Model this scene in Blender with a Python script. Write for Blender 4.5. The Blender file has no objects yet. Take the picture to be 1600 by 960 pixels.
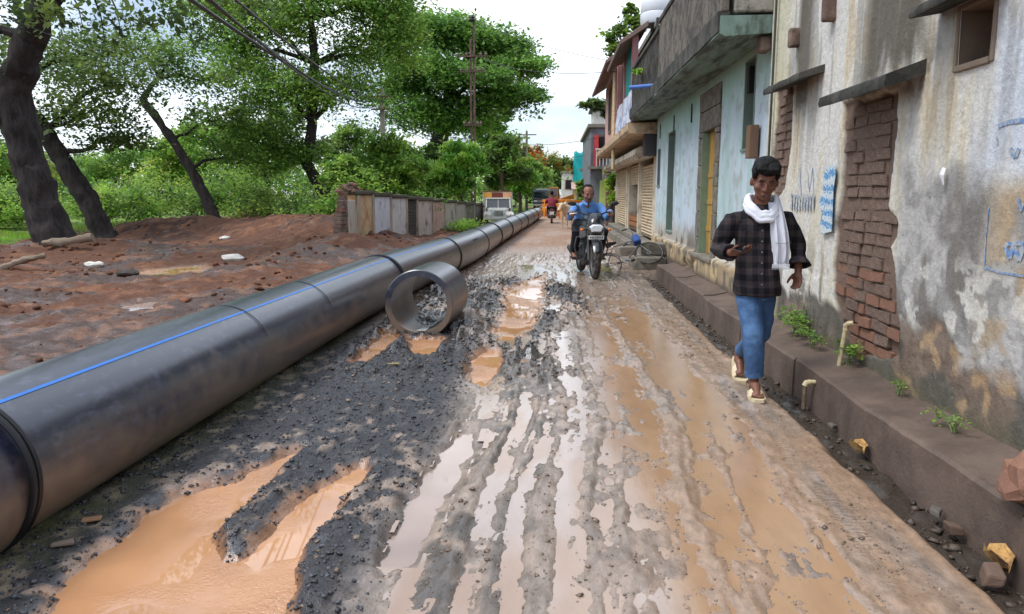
import bpy, bmesh, math, random
import numpy as np
from mathutils import Vector, Matrix, noise as mnoise

# ------------------------------------------------------------------ camera, sky, sun, exposure
scene = bpy.context.scene
CAM_H = 1.46
LENS_PX, HORIZON_PX, VANISH_PX = 1150.0, 303.0, 865.0      # measured on the 1600 x 960 photograph
PITCH = math.atan((480 - HORIZON_PX) / LENS_PX)
YAW = math.atan((VANISH_PX - 800) * math.cos(PITCH) / LENS_PX)
cam_data = bpy.data.cameras.new('camera')
cam_data.sensor_width = 36.0
cam_data.lens = LENS_PX / 1600 * 36.0
cam_data.clip_start = 0.05
cam_data.clip_end = 3000
cam = bpy.data.objects.new('camera', cam_data)
scene.collection.objects.link(cam)
cam.location = (0, 0, CAM_H)
cam.rotation_euler = (math.radians(90) - PITCH, 0, YAW)
scene.camera = cam

SUN_EL, SUN_AZ = math.radians(60), math.radians(-112)        # azimuth from +Y (up the road) towards +X
world = bpy.data.worlds.new('World')
scene.world = world
world.use_nodes = True
wt = world.node_tree
wt.nodes.clear()
def wn(kind, **kw):
    n = wt.nodes.new(kind)
    for k, v in kw.items():
        setattr(n, k, v)
    return n
w_out = wn('ShaderNodeOutputWorld'); w_bg = wn('ShaderNodeBackground')
w_sky = wn('ShaderNodeTexSky'); w_sky.sky_type = 'NISHITA'; w_sky.sun_disc = False
w_sky.sun_elevation = SUN_EL; w_sky.sun_rotation = SUN_AZ
w_co = wn('ShaderNodeTexCoord')
w_map = wn('ShaderNodeMapping'); w_map.inputs['Scale'].default_value = (1.0, 1.0, 2.6)
w_noise = wn('ShaderNodeTexNoise'); w_noise.inputs['Scale'].default_value = 2.2
w_noise.inputs['Detail'].default_value = 7; w_noise.inputs['Roughness'].default_value = 0.55
w_ramp = wn('ShaderNodeValToRGB')
w_ramp.color_ramp.elements[0].position = 0.36; w_ramp.color_ramp.elements[0].color = (0.35, 0.35, 0.35, 1)
w_ramp.color_ramp.elements[1].position = 0.60; w_ramp.color_ramp.elements[1].color = (1, 1, 1, 1)
w_noise2 = wn('ShaderNodeTexNoise'); w_noise2.inputs['Scale'].default_value = 3.4
w_noise2.inputs['Detail'].default_value = 6
w_cloud = wn('ShaderNodeValToRGB')
w_cloud.color_ramp.elements[0].position = 0.38; w_cloud.color_ramp.elements[0].color = (3.5, 4.3, 5.4, 1)
w_cloud.color_ramp.elements[1].position = 0.60; w_cloud.color_ramp.elements[1].color = (10.2, 10.7, 11.4, 1)
w_mix = wn('ShaderNodeMix', data_type='RGBA')
L = wt.links.new
L(w_co.outputs['Generated'], w_map.inputs['Vector'])
L(w_map.outputs['Vector'], w_noise.inputs['Vector']); L(w_map.outputs['Vector'], w_noise2.inputs['Vector'])
L(w_noise.outputs['Fac'], w_ramp.inputs['Fac']); L(w_noise2.outputs['Fac'], w_cloud.inputs['Fac'])
L(w_ramp.outputs['Color'], w_mix.inputs[0])
L(w_sky.outputs['Color'], w_mix.inputs[6]); L(w_cloud.outputs['Color'], w_mix.inputs[7])
L(w_mix.outputs[2], w_bg.inputs['Color']); L(w_bg.outputs['Background'], w_out.inputs['Surface'])
w_bg.inputs['Strength'].default_value = 0.088

sun_data = bpy.data.lights.new('sun', 'SUN')
sun_data.energy = 1.5; sun_data.angle = math.radians(25); sun_data.color = (1.0, 0.985, 0.96)
sun = bpy.data.objects.new('sun', sun_data)
scene.collection.objects.link(sun)
sun.rotation_euler = (math.radians(90) - SUN_EL, 0, math.pi - SUN_AZ)
vs = scene.view_settings
vs.view_transform = 'Standard'; vs.look = 'None'; vs.exposure = 1.03; vs.gamma = 1.0; vs.use_curve_mapping = False
scene.cycles.use_denoising = True
scene.cycles.max_bounces = 6; scene.cycles.transparent_max_bounces = 4
scene.cycles.caustics_reflective = False; scene.cycles.caustics_refractive = False

# ------------------------------------------------------------------ measuring helpers
_fw = Vector((-math.sin(YAW) * math.cos(PITCH), math.cos(YAW) * math.cos(PITCH), -math.sin(PITCH)))
_rt = Vector((math.cos(YAW), math.sin(YAW), 0)); _up = _rt.cross(_fw)
def _ray(px, py):
    return _rt * ((px - 800) / LENS_PX) - _up * ((py - 480) / LENS_PX) + _fw
def on_ground(px, py, z=0.0):
    d = _ray(px, py); return Vector((0, 0, CAM_H)) + d * ((z - CAM_H) / d.z)
def on_x(px, py, X):
    d = _ray(px, py); return Vector((0, 0, CAM_H)) + d * (X / d.x)
def on_y(px, py, Y):
    d = _ray(px, py); return Vector((0, 0, CAM_H)) + d * (Y / d.y)

# ------------------------------------------------------------------ noise (numpy, repeatable)
def _hash(ix, iy, seed):
    h = (ix.astype(np.int64) * 374761393 + iy.astype(np.int64) * 668265263 + seed * 974711) & 0x7fffffff
    h = ((h ^ (h >> 13)) * 1274126177) & 0x7fffffff
    h = h ^ (h >> 16)
    return (h & 0xffff) / 65535.0
def vnoise(x, y, seed=0):
    x = np.asarray(x, float); y = np.asarray(y, float)
    ix, iy = np.floor(x), np.floor(y); fx, fy = x - ix, y - iy
    fx = fx * fx * (3 - 2 * fx); fy = fy * fy * (3 - 2 * fy)
    a = _hash(ix, iy, seed); b = _hash(ix + 1, iy, seed); c = _hash(ix, iy + 1, seed); d = _hash(ix + 1, iy + 1, seed)
    return (a * (1 - fx) + b * fx) * (1 - fy) + (c * (1 - fx) + d * fx) * fy
def fbm(x, y, octaves=4, seed=0, gain=0.5):
    s = 0; a = 1; t = 0
    for k in range(octaves):
        s = s + a * vnoise(x * 2 ** k + 17.3 * k, y * 2 ** k - 9.1 * k, seed + k); t += a; a *= gain
    return s / t
def sstep(a, b, x):
    t = np.clip((x - a) / (b - a), 0, 1); return t * t * (3 - 2 * t)
def poly_sd(px, py, poly):
    """signed distance to a polygon, negative inside"""
    poly = np.asarray(poly, float); n = len(poly)
    d = np.full(px.shape, 1e9); inside = np.zeros(px.shape, bool)
    for i in range(n):
        ax, ay = poly[i]; bx, by = poly[(i + 1) % n]
        ex, ey = bx - ax, by - ay; wx_, wy_ = px - ax, py - ay
        t = np.clip((wx_ * ex + wy_ * ey) / (ex * ex + ey * ey + 1e-12), 0, 1)
        d = np.minimum(d, (wx_ - ex * t) ** 2 + (wy_ - ey * t) ** 2)
        cond = ((ay > py) != (by > py)) & (px < (bx - ax) * (py - ay) / ((by - ay) if by != ay else 1e-9) + ax)
        inside ^= cond
    d = np.sqrt(d)
    return np.where(inside, -d, d)

# ------------------------------------------------------------------ materials
def lin(r, g, b):
    f = lambda c: (c / 255 / 12.92) if c <= 10 else ((c / 255 + 0.055) / 1.055) ** 2.4
    return (f(r), f(g), f(b))
MATS = {}
def material(name, base, rough=0.7, var=0.25, scale=6.0, bump=0.0, bump_scale=40.0, metallic=0.0, second=None,
             second_amount=0.5, second_scale=3.0, spec=0.5, attr=None, stretch=(1, 1, 1), alpha=1.0, coat=0.0, rough_var=0.1,
             translucent=0.0, dist=0.01):
    """one procedural material: base colour broken by noise, a second colour in patches, rough and bump from noise"""
    if name in MATS: return MATS[name]
    m = bpy.data.materials.new(name); m.use_nodes = True; nt = m.node_tree; nt.nodes.clear()
    N = nt.nodes.new; K = nt.links.new
    out = N('ShaderNodeOutputMaterial'); p = N('ShaderNodeBsdfPrincipled'); co = N('ShaderNodeTexCoord'); mp = N('ShaderNodeMapping')
    mp.inputs['Scale'].default_value = stretch
    K(co.outputs['Object'], mp.inputs['Vector'])
    n1 = N('ShaderNodeTexNoise'); n1.inputs['Scale'].default_value = scale; n1.inputs['Detail'].default_value = 6
    n1.inputs['Roughness'].default_value = 0.65
    K(mp.outputs['Vector'], n1.inputs['Vector'])
    if attr:
        a = N('ShaderNodeAttribute'); a.attribute_name = attr; src = a.outputs['Color']
    else:
        c = N('ShaderNodeRGB'); c.outputs[0].default_value = (*base, 1); src = c.outputs[0]
    if second:
        n2 = N('ShaderNodeTexNoise'); n2.inputs['Scale'].default_value = second_scale; n2.inputs['Detail'].default_value = 8
        n2.inputs['Roughness'].default_value = 0.7
        K(mp.outputs['Vector'], n2.inputs['Vector'])
        r2 = N('ShaderNodeMapRange'); lo = 0.5 + (0.5 - second_amount) * 0.5
        r2.inputs['From Min'].default_value = lo - 0.06; r2.inputs['From Max'].default_value = lo + 0.08
        K(n2.outputs['Fac'], r2.inputs['Value'])
        mx = N('ShaderNodeMix'); mx.data_type = 'RGBA'
        K(r2.outputs['Result'], mx.inputs[0]); K(src, mx.inputs[6]); mx.inputs[7].default_value = (*second, 1)
        src = mx.outputs[2]
    mr = N('ShaderNodeMapRange'); mr.inputs['From Min'].default_value = 0.25; mr.inputs['From Max'].default_value = 0.75
    mr.inputs['To Min'].default_value = 1 - var; mr.inputs['To Max'].default_value = 1 + var
    K(n1.outputs['Fac'], mr.inputs['Value'])
    mul = N('ShaderNodeVectorMath'); mul.operation = 'SCALE'
    K(src, mul.inputs[0]); K(mr.outputs['Result'], mul.inputs['Scale'])
    K(mul.outputs['Vector'], p.inputs['Base Color'])
    rr = N('ShaderNodeMapRange'); rr.inputs['From Min'].default_value = 0.3; rr.inputs['From Max'].default_value = 0.7
    rr.inputs['To Min'].default_value = max(0.02, rough - rough_var); rr.inputs['To Max'].default_value = min(1, rough + rough_var)
    K(n1.outputs['Fac'], rr.inputs['Value']); K(rr.outputs['Result'], p.inputs['Roughness'])
    p.inputs['Metallic'].default_value = metallic; p.inputs['Specular IOR Level'].default_value = spec
    p.inputs['Coat Weight'].default_value = coat; p.inputs['Coat Roughness'].default_value = 0.15
    if bump:
        n3 = N('ShaderNodeTexNoise'); n3.inputs['Scale'].default_value = bump_scale; n3.inputs['Detail'].default_value = 8
        n3.inputs['Roughness'].default_value = 0.7
        K(mp.outputs['Vector'], n3.inputs['Vector'])
        b = N('ShaderNodeBump'); b.inputs['Strength'].default_value = bump; b.inputs['Distance'].default_value = dist
        K(n3.outputs['Fac'], b.inputs['Height']); K(b.outputs['Normal'], p.inputs['Normal'])
    sh = p.outputs['BSDF']
    if translucent:
        t = N('ShaderNodeBsdfTranslucent'); K(mul.outputs['Vector'], t.inputs['Color'])
        ms = N('ShaderNodeMixShader'); ms.inputs[0].default_value = translucent
        K(sh, ms.inputs[1]); K(t.outputs['BSDF'], ms.inputs[2]); sh = ms.outputs[0]
    K(sh, out.inputs['Surface'])
    MATS[name] = m
    return m

# ------------------------------------------------------------------ object helpers
COL = scene.collection
WLOC = {}
def thing(name, label, cat, loc=(0, 0, 0), group=None, rotz=0.0):
    o = bpy.data.objects.new(name, None); COL.objects.link(o)
    o.empty_display_size = 0.1; o.location = loc; o.rotation_euler = (0, 0, rotz)
    WLOC[o.name] = Vector(loc)
    return tag(o, label, cat, group)
def tag(o, label, cat, group=None):
    o['label'] = label; o['category'] = cat
    if group: o['group'] = group
    return o
def structure(o):
    o['kind'] = 'structure'; return o
def stuff(o, label=None, cat=None):
    o['kind'] = 'stuff'
    if label: o['label'] = label
    if cat: o['category'] = cat
    return o
def link(name, me, mat=None, parent=None, local=False):
    o = bpy.data.objects.new(name, me); COL.objects.link(o)
    if mat and not me.materials: me.materials.append(mat)
    if parent:
        o.parent = parent
        if not local: o.matrix_parent_inverse = Matrix.Translation(-WLOC.get(parent.name, Vector((0, 0, 0))))
    return o
def copy_tree(o, parent=None):
    c = o.copy(); COL.objects.link(c); c.parent = parent
    for ch in o.children: copy_tree(ch, c)
    return c
def np_mesh(name, V, Fc, smooth=False, attrs=None):
    """V (n,3), Fc (m,k) all faces with k corners"""
    me = bpy.data.meshes.new(name); V = np.ascontiguousarray(V, np.float32); Fc = np.ascontiguousarray(Fc, np.int32)
    k = Fc.shape[1]
    me.vertices.add(len(V)); me.vertices.foreach_set('co', V.ravel())
    me.loops.add(Fc.size); me.loops.foreach_set('vertex_index', Fc.ravel())
    me.polygons.add(len(Fc)); me.polygons.foreach_set('loop_start', np.arange(0, Fc.size, k, dtype=np.int32))
    if smooth: me.polygons.foreach_set('use_smooth', np.ones(len(Fc), bool))
    for an, (typ, arr) in (attrs or {}).items():
        a = me.attributes.new(an, typ, 'POINT')
        if typ == 'FLOAT_COLOR':
            arr = np.concatenate([arr, np.ones((len(arr), 1))], 1) if arr.shape[1] == 3 else arr
            a.data.foreach_set('color', np.ascontiguousarray(arr, np.float32).ravel())
        else: a.data.foreach_set('value', np.ascontiguousarray(arr, np.float32).ravel())
    me.update(calc_edges=True); me.validate()
    return me

class MB:
    """collects shapes into one mesh"""
    def __init__(s): s.v = []; s.f = []
    def add(s, V, Fs, M=None):
        b = len(s.v)
        s.v += [tuple(M @ Vector(p)) if M else tuple(p) for p in V]
        s.f += [tuple(i + b for i in f) for f in Fs]; return s
    def box(s, c, d, M=None, taper=1.0, rotz=0.0):
        x, y, z = d[0] / 2, d[1] / 2, d[2] / 2; t = taper
        V = [(-x, -y, -z), (x, -y, -z), (x, y, -z), (-x, y, -z), (-x * t, -y * t, z), (x * t, -y * t, z), (x * t, y * t, z), (-x * t, y * t, z)]
        Fs = [(0, 3, 2, 1), (4, 5, 6, 7), (0, 1, 5, 4), (1, 2, 6, 5), (2, 3, 7, 6), (3, 0, 4, 7)]
        T = Matrix.Translation(c) @ Matrix.Rotation(rotz, 4, 'Z')
        return s.add(V, Fs, (M @ T) if M else T)
    def span(s, a, b, M=None):
        """box from corner a to corner b"""
        return s.box([(a[i] + b[i]) / 2 for i in range(3)], [abs(b[i] - a[i]) for i in range(3)], M)
    def bar(s, p, q, w, h=None, roll=0.0):
        p, q = Vector(p), Vector(q); d = q - p; Lg = d.length
        if Lg < 1e-6: return s
        Q = d.to_track_quat('Z', 'Y').to_matrix().to_4x4()
        return s.box((0, 0, 0), (w, h or w, Lg), Matrix.Translation((p + q) / 2) @ Q @ Matrix.Rotation(roll, 4, 'Z'))
    def tube(s, pts, r, n=10, cap=True, closed=False, squash=1.0):
        pts = [Vector(p) for p in pts]; m = len(pts)
        rs = list(r) if hasattr(r, '__len__') else [r] * m
        b = len(s.v); ref = None
        for i, p in enumerate(pts):
            if closed: d = pts[(i + 1) % m] - pts[i - 1]
            else: d = pts[min(i + 1, m - 1)] - pts[max(i - 1, 0)]
            d = d.normalized() if d.length > 1e-9 else Vector((0, 0, 1))
            if ref is None:
                ref = d.orthogonal().normalized()
                if abs(d.z) < 0.9: ref = Vector((0, 0, 1)).cross(d).normalized()
            u = (ref - d * ref.dot(d)); u = u.normalized() if u.length > 1e-6 else d.orthogonal().normalized(); ref = u; w = d.cross(u)
            for k in range(n):
                a = 2 * math.pi * k / n
                s.v.append(tuple(p + u * (math.cos(a) * rs[i]) + w * (math.sin(a) * rs[i] * squash)))
        for i in range(m if closed else m - 1):
            j = (i + 1) % m
            for k in range(n):
                k2 = (k + 1) % n
                s.f.append((b + i * n + k, b + i * n + k2, b + j * n + k2, b + j * n + k))
        if cap and not closed:
            s.f.append(tuple(b + k for k in range(n - 1, -1, -1))); s.f.append(tuple(b + (m - 1) * n + k for k in range(n)))
        return s
    def loft(s, rings, cap=True):
        """rings: lists of equally many points"""
        b = len(s.v); n = len(rings[0])
        for r in rings: s.v += [tuple(p) for p in r]
        for i in range(len(rings) - 1):
            for k in range(n):
                k2 = (k + 1) % n
                s.f.append((b + i * n + k, b + i * n + k2, b + (i + 1) * n + k2, b + (i + 1) * n + k))
        if cap:
            s.f.append(tuple(b + k for k in range(n - 1, -1, -1))); s.f.append(tuple(b + (len(rings) - 1) * n + k for k in range(n)))
        return s
    def lathe(s, prof, n=24, M=None):
        """prof: (radius, height) pairs turned round Z"""
        R_ = []
        for r, h in prof:
            ring = [Vector((r * math.cos(2 * math.pi * k / n), r * math.sin(2 * math.pi * k / n), h)) for k in range(n)]
            R_.append([M @ p for p in ring] if M else ring)
        return s.loft(R_, cap=False)
    def prism(s, poly, t, M=None):
        """polygon in local XY extruded from z=0 to z=t"""
        n = len(poly)
        V = [(x, y, 0) for x, y in poly] + [(x, y, t) for x, y in poly]
        Fs = [tuple(range(n - 1, -1, -1)), tuple(range(n, 2 * n))] + [(i, (i + 1) % n, n + (i + 1) % n, n + i) for i in range(n)]
        return s.add(V, Fs, M)
    def ball(s, c, r, n=12, m=8, M=None):
        r = r if hasattr(r, '__len__') else (r, r, r)
        T = Matrix.Translation(c) @ (M or Matrix.Identity(4))
        b = len(s.v)
        s.v.append(tuple(T @ Vector((0, 0, -r[2]))))
        for i in range(1, m):
            ph = -math.pi / 2 + math.pi * i / m
            for k in range(n):
                a = 2 * math.pi * k / n
                s.v.append(tuple(T @ Vector((r[0] * math.cos(ph) * math.cos(a), r[1] * math.cos(ph) * math.sin(a), r[2] * math.sin(ph)))))
        s.v.append(tuple(T @ Vector((0, 0, r[2])))); top = len(s.v) - 1
        for k in range(n):
            s.f.append((b, b + 1 + (k + 1) % n, b + 1 + k)); s.f.append((top, top - n + k, top - n + (k + 1) % n))
        for i in range(m - 2):
            for k in range(n):
                k2 = (k + 1) % n; o = b + 1 + i * n
                s.f.append((o + k, o + k2, o + n + k2, o + n + k))
        return s
    def mesh(s, name='mesh', smooth=False):
        me = bpy.data.meshes.new(name); me.from_pydata(s.v, [], s.f)
        if smooth:
            me.polygons.foreach_set('use_smooth', [True] * len(me.polygons))
        me.update(); return me
    def build(s, name, mat, parent=None, smooth=False, bevel=0.0, local=False, wobble=0.0, wscale=6.0, angle=35):
        if wobble:
            s.v = [tuple(Vector(p) + Vector(mnoise.noise_vector(Vector(p) * wscale)) * wobble) for p in s.v]
        me = s.mesh(name, False)
        bm = bmesh.new(); bm.from_mesh(me); bmesh.ops.recalc_face_normals(bm, faces=bm.faces); bm.to_mesh(me); bm.free()
        if smooth:
            me.polygons.foreach_set('use_smooth', [True] * len(me.polygons)); me.set_sharp_from_angle(angle=math.radians(angle))
        o = link(name, me, mat, parent, local)
        if bevel:
            b = o.modifiers.new('bevel', 'BEVEL'); b.width = bevel; b.segments = 2; b.limit_method = 'ANGLE'; b.angle_limit = math.radians(40)
        return o
def lerp(a, b, t): return a + (b - a) * t
def vlerp(a, b, t): return Vector(a).lerp(Vector(b), t)
rnd = random.Random(7)
# ------------------------------------------------------------------ ground
def G2(pts): return [tuple(on_ground(x, y).xy) for x, y in pts]
PUDDLES = {   # outline on the ground, kind of water
 'wide': (G2([(40,975),(110,905),(160,860),(215,803),(300,768),(370,747),(430,716),(468,703),(460,722),(430,745),(400,772),(372,800),(346,835),(352,872),(392,858),(440,800),(500,762),(555,728),(578,733),(542,782),(492,850),(464,915),(455,975)]), 'orange'),
 'rut_long': (G2([(735,670),(702,690),(662,738),(622,800),(596,858),(588,888),(640,886),(682,820),(712,758),(738,700)]), 'pale'),
 'rut_far': (G2([(788,455),(826,436),(852,430),(850,462),(834,515),(806,532),(776,534),(768,515),(780,490)]), 'orange'),
 'rut_mid': (G2([(732,562),(756,544),(784,546),(782,584),(756,606),(734,598)]), 'orange'),
 'bright': (G2([(812,413),(852,411),(858,424),(820,428)]), 'pale'),
 'ring': (G2([(634,529),(698,529),(690,548),(676,562),(642,560)]), 'orange'),
 'pipe_side': (G2([(535,572),(560,552),(606,513),(624,528),(600,552),(570,570)]), 'orange'),
 'clay_white': (G2([(176,480),(212,472),(258,468),(250,480),(205,486)]), 'pale'),
 'clay_left': (G2([(-5,506),(20,510),(10,516),(-12,515)]), 'pale'),
 'clay_orange': (G2([(205,424),(300,415),(340,418),(310,428),(235,432)]), 'orange'),
 'clay_low': (G2([(262,436),(318,433),(300,440),(262,442)]), 'pale'),
}
def carve_noise(x, y): return (fbm(x * 8, y * 6, 4, 61, .6) - 0.5)
def ground_height(x, y, full=False):
    x = np.asarray(x, float); y = np.asarray(y, float)
    road_l = -1.95 + 0.1 * np.sin(y * 0.4) + 0.022 * np.clip(y - 8, 0, 40)
    on_road = sstep(-0.25, 0.25, x - road_l) * sstep(2.6, 1.7, x)
    near = sstep(30, 12, y)
    # ruts that run up the road
    mx = x + 0.06 * np.sin(y * 0.9) + 0.03 * np.sin(y * 2.1 + 1)
    ruts = 0
    for cx, w, d in ((-0.50, .10, .030), (-0.27, .045, .028), (-0.10, .035, .02), (0.10, .07, .020), (0.30, .05, .014), (0.52, .13, .020), (0.80, .07, .018), (1.02, .17, .030), (-1.05, .16, .015)):
        vary = 0.1 + 1.0 * fbm(x * 0.6 + cx * 7, y * 0.6, 3, 5)
        ruts = ruts - d * vary * np.exp(-((mx - cx) / w) ** 2) + 0.45 * d * vary * np.exp(-((np.abs(mx - cx) - w * 1.7) / (w * .5)) ** 2)
    sx_ = mx + 0.05 * (fbm(x * 3, y * 1.2, 3, 13) - .5)
    streak = 0.55 * (fbm(sx_ * 9, y * 0.8, 4, 11, 0.62) - 0.46) + 0.75 * (fbm(sx_ * 24, y * 1.7, 3, 15, .6) - .48)
    fine = 0.044 * streak + 0.034 * (fbm(x * 17, y * 10, 3, 23, .65) - 0.5) + 0.018 * (fbm(x * 5, y * 3.5, 3, 29, .6) - .5)
    smooth_r = sstep(1.15, 1.35, x)
    fine = fine * (1 - .6 * smooth_r)
    lumps = 0.07 * np.clip(fbm(x * 5, y * 4, 3, 31) - 0.58, 0, 1)
    gravel = sstep(0.15, -0.15, x + 0.74 - 0.12 * fbm(x * 3, y * 2, 2, 77)) * sstep(9.5, 6.0, y) * sstep(-0.3, 0.1, x - road_l + .35)
    churn = sstep(5.0, 6.5, y) * sstep(13.5, 11.5, y) * sstep(0.45, 0.0, x + .3 * np.sin(y * 1.1)) * on_road
    h = on_road * (0.012 + near * (ruts + fine + lumps)) + gravel * (0.055 * fbm(x * 2.2, y * 1.6, 3, 41) + 0.028 * fbm(x * 26, y * 26, 2, 43) - 0.012)
    h = h + churn * (0.16 * np.clip(fbm(x * 5, y * 3.2, 4, 47, 0.6) - 0.46, 0, 1) * 2.2 + .02 * (fbm(x * 14, y * 12, 2, 49) - .5))
    # clay field left of the pipe
    left = sstep(0.1, -0.7, x - road_l + 0.1)
    clods = 0.26 * (fbm(x * 1.1, y * 0.9, 5, 51, 0.62) - 0.47) + 0.16 * (np.abs(fbm(x * 4.5, y * 4, 4, 53, .6) - 0.5)) + 0.09 * np.clip(fbm(x * 8, y * 7, 3, 57, .6) - .5, 0, 1)
    clay = sstep(30, 26, y - 0.2 * (x + 12)) * left
    h = h + left * sstep(40, 30, y) * clods
    def mound(cx, cy, rx, ry, hh, s):
        q = ((x - cx) / rx) ** 2 + ((y - cy) / ry) ** 2
        return hh * np.exp(-q) * (0.65 + 0.7 * fbm(x * 1.7, y * 1.7, 4, s))
    for cx, cy, rx, ry, hh, s in ((-11.7, 17.3, 1.9, 1.5, .42, 1), (-9.9, 24.0, 3.6, 1.5, .48, 2), (-11.4, 27.8, 2.0, 1.6, .80, 3), (-13.6, 24.5, 2.6, 1.3, .45, 4),
                                  (-6.3, 20.2, 1.9, 2.0, .48, 6), (-5.1, 17.0, 1.2, 1.6, .42, 7), (-7.6, 22.3, 2.2, 1.6, .62, 8), (-5.0, 12.8, 0.9, 1.8, .18, 9), (-16.5, 19.5, 3, 1.2, .28, 10),
                                  (-3.3, 7.0, .5, 3.0, .10, 12), (-3.4, 11.5, .5, 3.0, .16, 13)):
        h = h + mound(cx, cy, rx, ry, hh, s)
    # gutter beside the drain wall
    gut = sstep(1.56, 1.70, x + 0.05 * (fbm(y * 3, y * 0 + 2, 2, 91) - .5)) * sstep(14.5, 12.5, y) * sstep(2.6, 1.9, x)
    h = h - gut * (0.145 - 0.06 * fbm(x * 9, y * 9, 3, 93))
    water = np.full(x.shape, 1e3); kinds = {}
    for n, (poly, kind) in PUDDLES.items():
        pa = np.array(poly); lo = pa.min(0) - 0.8; hi = pa.max(0) + 0.8
        m = (x > lo[0]) & (x < hi[0]) & (y > lo[1]) & (y < hi[1])
        if not m.any(): continue
        sc = 1.0 if poly[0][1] < 9 else 2.5
        sd = np.full(x.shape, 9.0)
        sd[m] = poly_sd(x[m], y[m], poly) + carve_noise(x[m], y[m]) * 0.13 * sc
        water = np.minimum(water, sd)
        kinds[kind] = np.minimum(kinds.get(kind, 9.0), sd)
        h = h * sstep(-0.04 * sc, 0.07 * sc, sd) - 0.032 * sstep(0.03 * sc, -0.07 * sc, sd)
    # nothing outside the puddles falls under the water level
    ok = water > 0.02
    h = np.where(ok & (gut < .05), np.where(h < -.02, -.02 + (h + .02) * .3, h), h)
    if not full: return h
    return h, dict(road=on_road, gravel=gravel, churn=churn, left=left, clay=clay, gut=gut, water=water, near=near, kinds=kinds, mx=mx)
def gz(x, y):
    return float(ground_height(np.array([x]), np.array([y]))[0])

def axis(parts):
    out = []
    for a, b, d0, d1 in parts:
        p = a
        while p < b - 1e-6:
            out.append(p); t = (p - a) / (b - a); p += d0 * (d1 / d0) ** t
    out.append(parts[-1][1]); return np.array(out)
gx = axis([(-420, -60, 40, 12), (-60, -22, 4, 0.6), (-22, -6.0, 0.17, 0.065), (-6.0, -2.6, 0.06, 0.036), (-2.6, -.85, 0.02, 0.016), (-.85, 1.6, 0.0138, 0.0138), (1.6, 1.95, .02, .02), (1.95, 2.6, 0.08, 0.2), (2.6, 60, 1, 10), (60, 420, 12, 40)])
gy = axis([(-60, -4, 10, 2), (-4, 1.9, 1.0, 0.1), (1.9, 6.5, 0.024, 0.027), (6.5, 14, 0.028, 0.06), (14, 30, 0.08, 0.16), (30, 60, 0.2, 0.8), (60, 420, 3, 40), (420, 1500, 60, 200)])
XX, YY = np.meshgrid(gx, gy)
hh, mk = ground_height(XX.ravel(), YY.ravel(), True)
xr, yr = XX.ravel(), YY.ravel()
def mixc(c, d, t): return c + (np.array(d) - c) * np.clip(t, 0, 1)[:, None]
n_big = fbm(xr * 1.3, yr * 0.8, 4, 101); n_str = fbm(xr * 9, yr * 1.1, 4, 103); n_f = fbm(xr * 14, yr * 10, 3, 105)
col = np.tile(np.array(lin(140, 124, 112)), (len(xr), 1))                    # grey brown road mud
col = mixc(col, lin(158, 138, 122), sstep(0.42, 0.62, n_str) * 0.6)
col = mixc(col, lin(92, 82, 74), sstep(0.52, 0.64, n_f) * 0.5)
tan_road = sstep(0.25, 0.55, xr + .25 * (n_big - .5)) * sstep(11.5, 8, yr)                           # right half: ochre slurry
col = mixc(col, lin(146, 120, 98), tan_road * sstep(0.34, 0.54, n_str * 0.6 + n_big * 0.4))
col = mixc(col, lin(168, 146, 132), sstep(12.5, 16, yr) * mk['road'] * 0.8)  # dry far road
col = mixc(col, lin(150, 116, 90), sstep(17, 22, yr) * mk['road'] * sstep(.45, .55, n_big) * .6)
col = mixc(col, lin(54, 49, 46), mk['churn'] * sstep(0.36, 0.48, fbm(xr * 4, yr * 2.4, 4, 47)))
dark_rut = sstep(0.16, 0.05, np.abs(mk['mx'] + 0.36 + .03 * np.sin(yr))) + sstep(0.10, 0.03, np.abs(mk['mx'] + 0.12)) * .8
col = mixc(col, lin(84, 76, 70), np.clip(dark_rut, 0, 1) * sstep(9.5, 7, yr) * sstep(0.36, 0.52, n_f * .5 + n_big * .5))
col = mixc(col, lin(50, 50, 54), mk['gravel'] * sstep(0.30, 0.42, n_f * 0.5 + n_big * 0.5))
red = np.tile(np.array(lin(98, 66, 50)), (len(xr), 1))
nb2 = fbm(xr * 0.9, yr * 0.9, 5, 111, 0.6); nb3 = fbm(xr * 3.5, yr * 3.5, 4, 113, .6)
red = mixc(red, lin(72, 48, 38), sstep(0.45, 0.58, nb2)); red = mixc(red, lin(134, 92, 66), sstep(0.56, 0.68, nb3) * 0.7)
col = mixc(col, red, 1 - 0) if False else col + (red - col) * mk['left'][:, None]
grass_m = np.clip(1 - mk['clay'] + 0, 0, 1) * mk['left'] * sstep(0.30, 0.42, fbm(xr * .4, yr * .4, 3, 115))
grass_m = np.maximum(grass_m, sstep(-13.6, -14.6, xr + .5 * np.sin(yr)) * sstep(17.6, 18.6, yr) * sstep(23, 21, yr))
gcol = np.tile(np.array(lin(86, 112, 44)), (len(xr), 1)); gcol = mixc(gcol, lin(120, 146, 56), sstep(.45, .6, nb3))
col = col + (gcol - col) * grass_m[:, None]
col = mixc(col, lin(62, 54, 47), mk['gut'])
for kind, c in (('orange', lin(176, 126, 86)),):
    if kind in mk['kinds']: col = mixc(col, c, sstep(0.035, -.01, mk['kinds'][kind] + 0.10 * (n_f - .5)) * 0.6)
wet = 0.92 * mk['road'] * sstep(24, 14, yr)
wet = wet + 0.45 * sstep(0.40, 0.56, fbm(xr * 3.0, yr * 0.7, 4, 121)) * mk['road'] * sstep(22, 12, yr)
wet = wet * (1 - 0.75 * mk['gravel']) + 0.25 * mk['gravel'] + mk['left'] * 0.60 * sstep(.42, .56, nb2) * sstep(24, 16, yr)
wet = np.maximum(wet, sstep(0.12, 0.0, mk['water'])); wet = np.clip(wet * (1 - grass_m), 0, 1)
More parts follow.
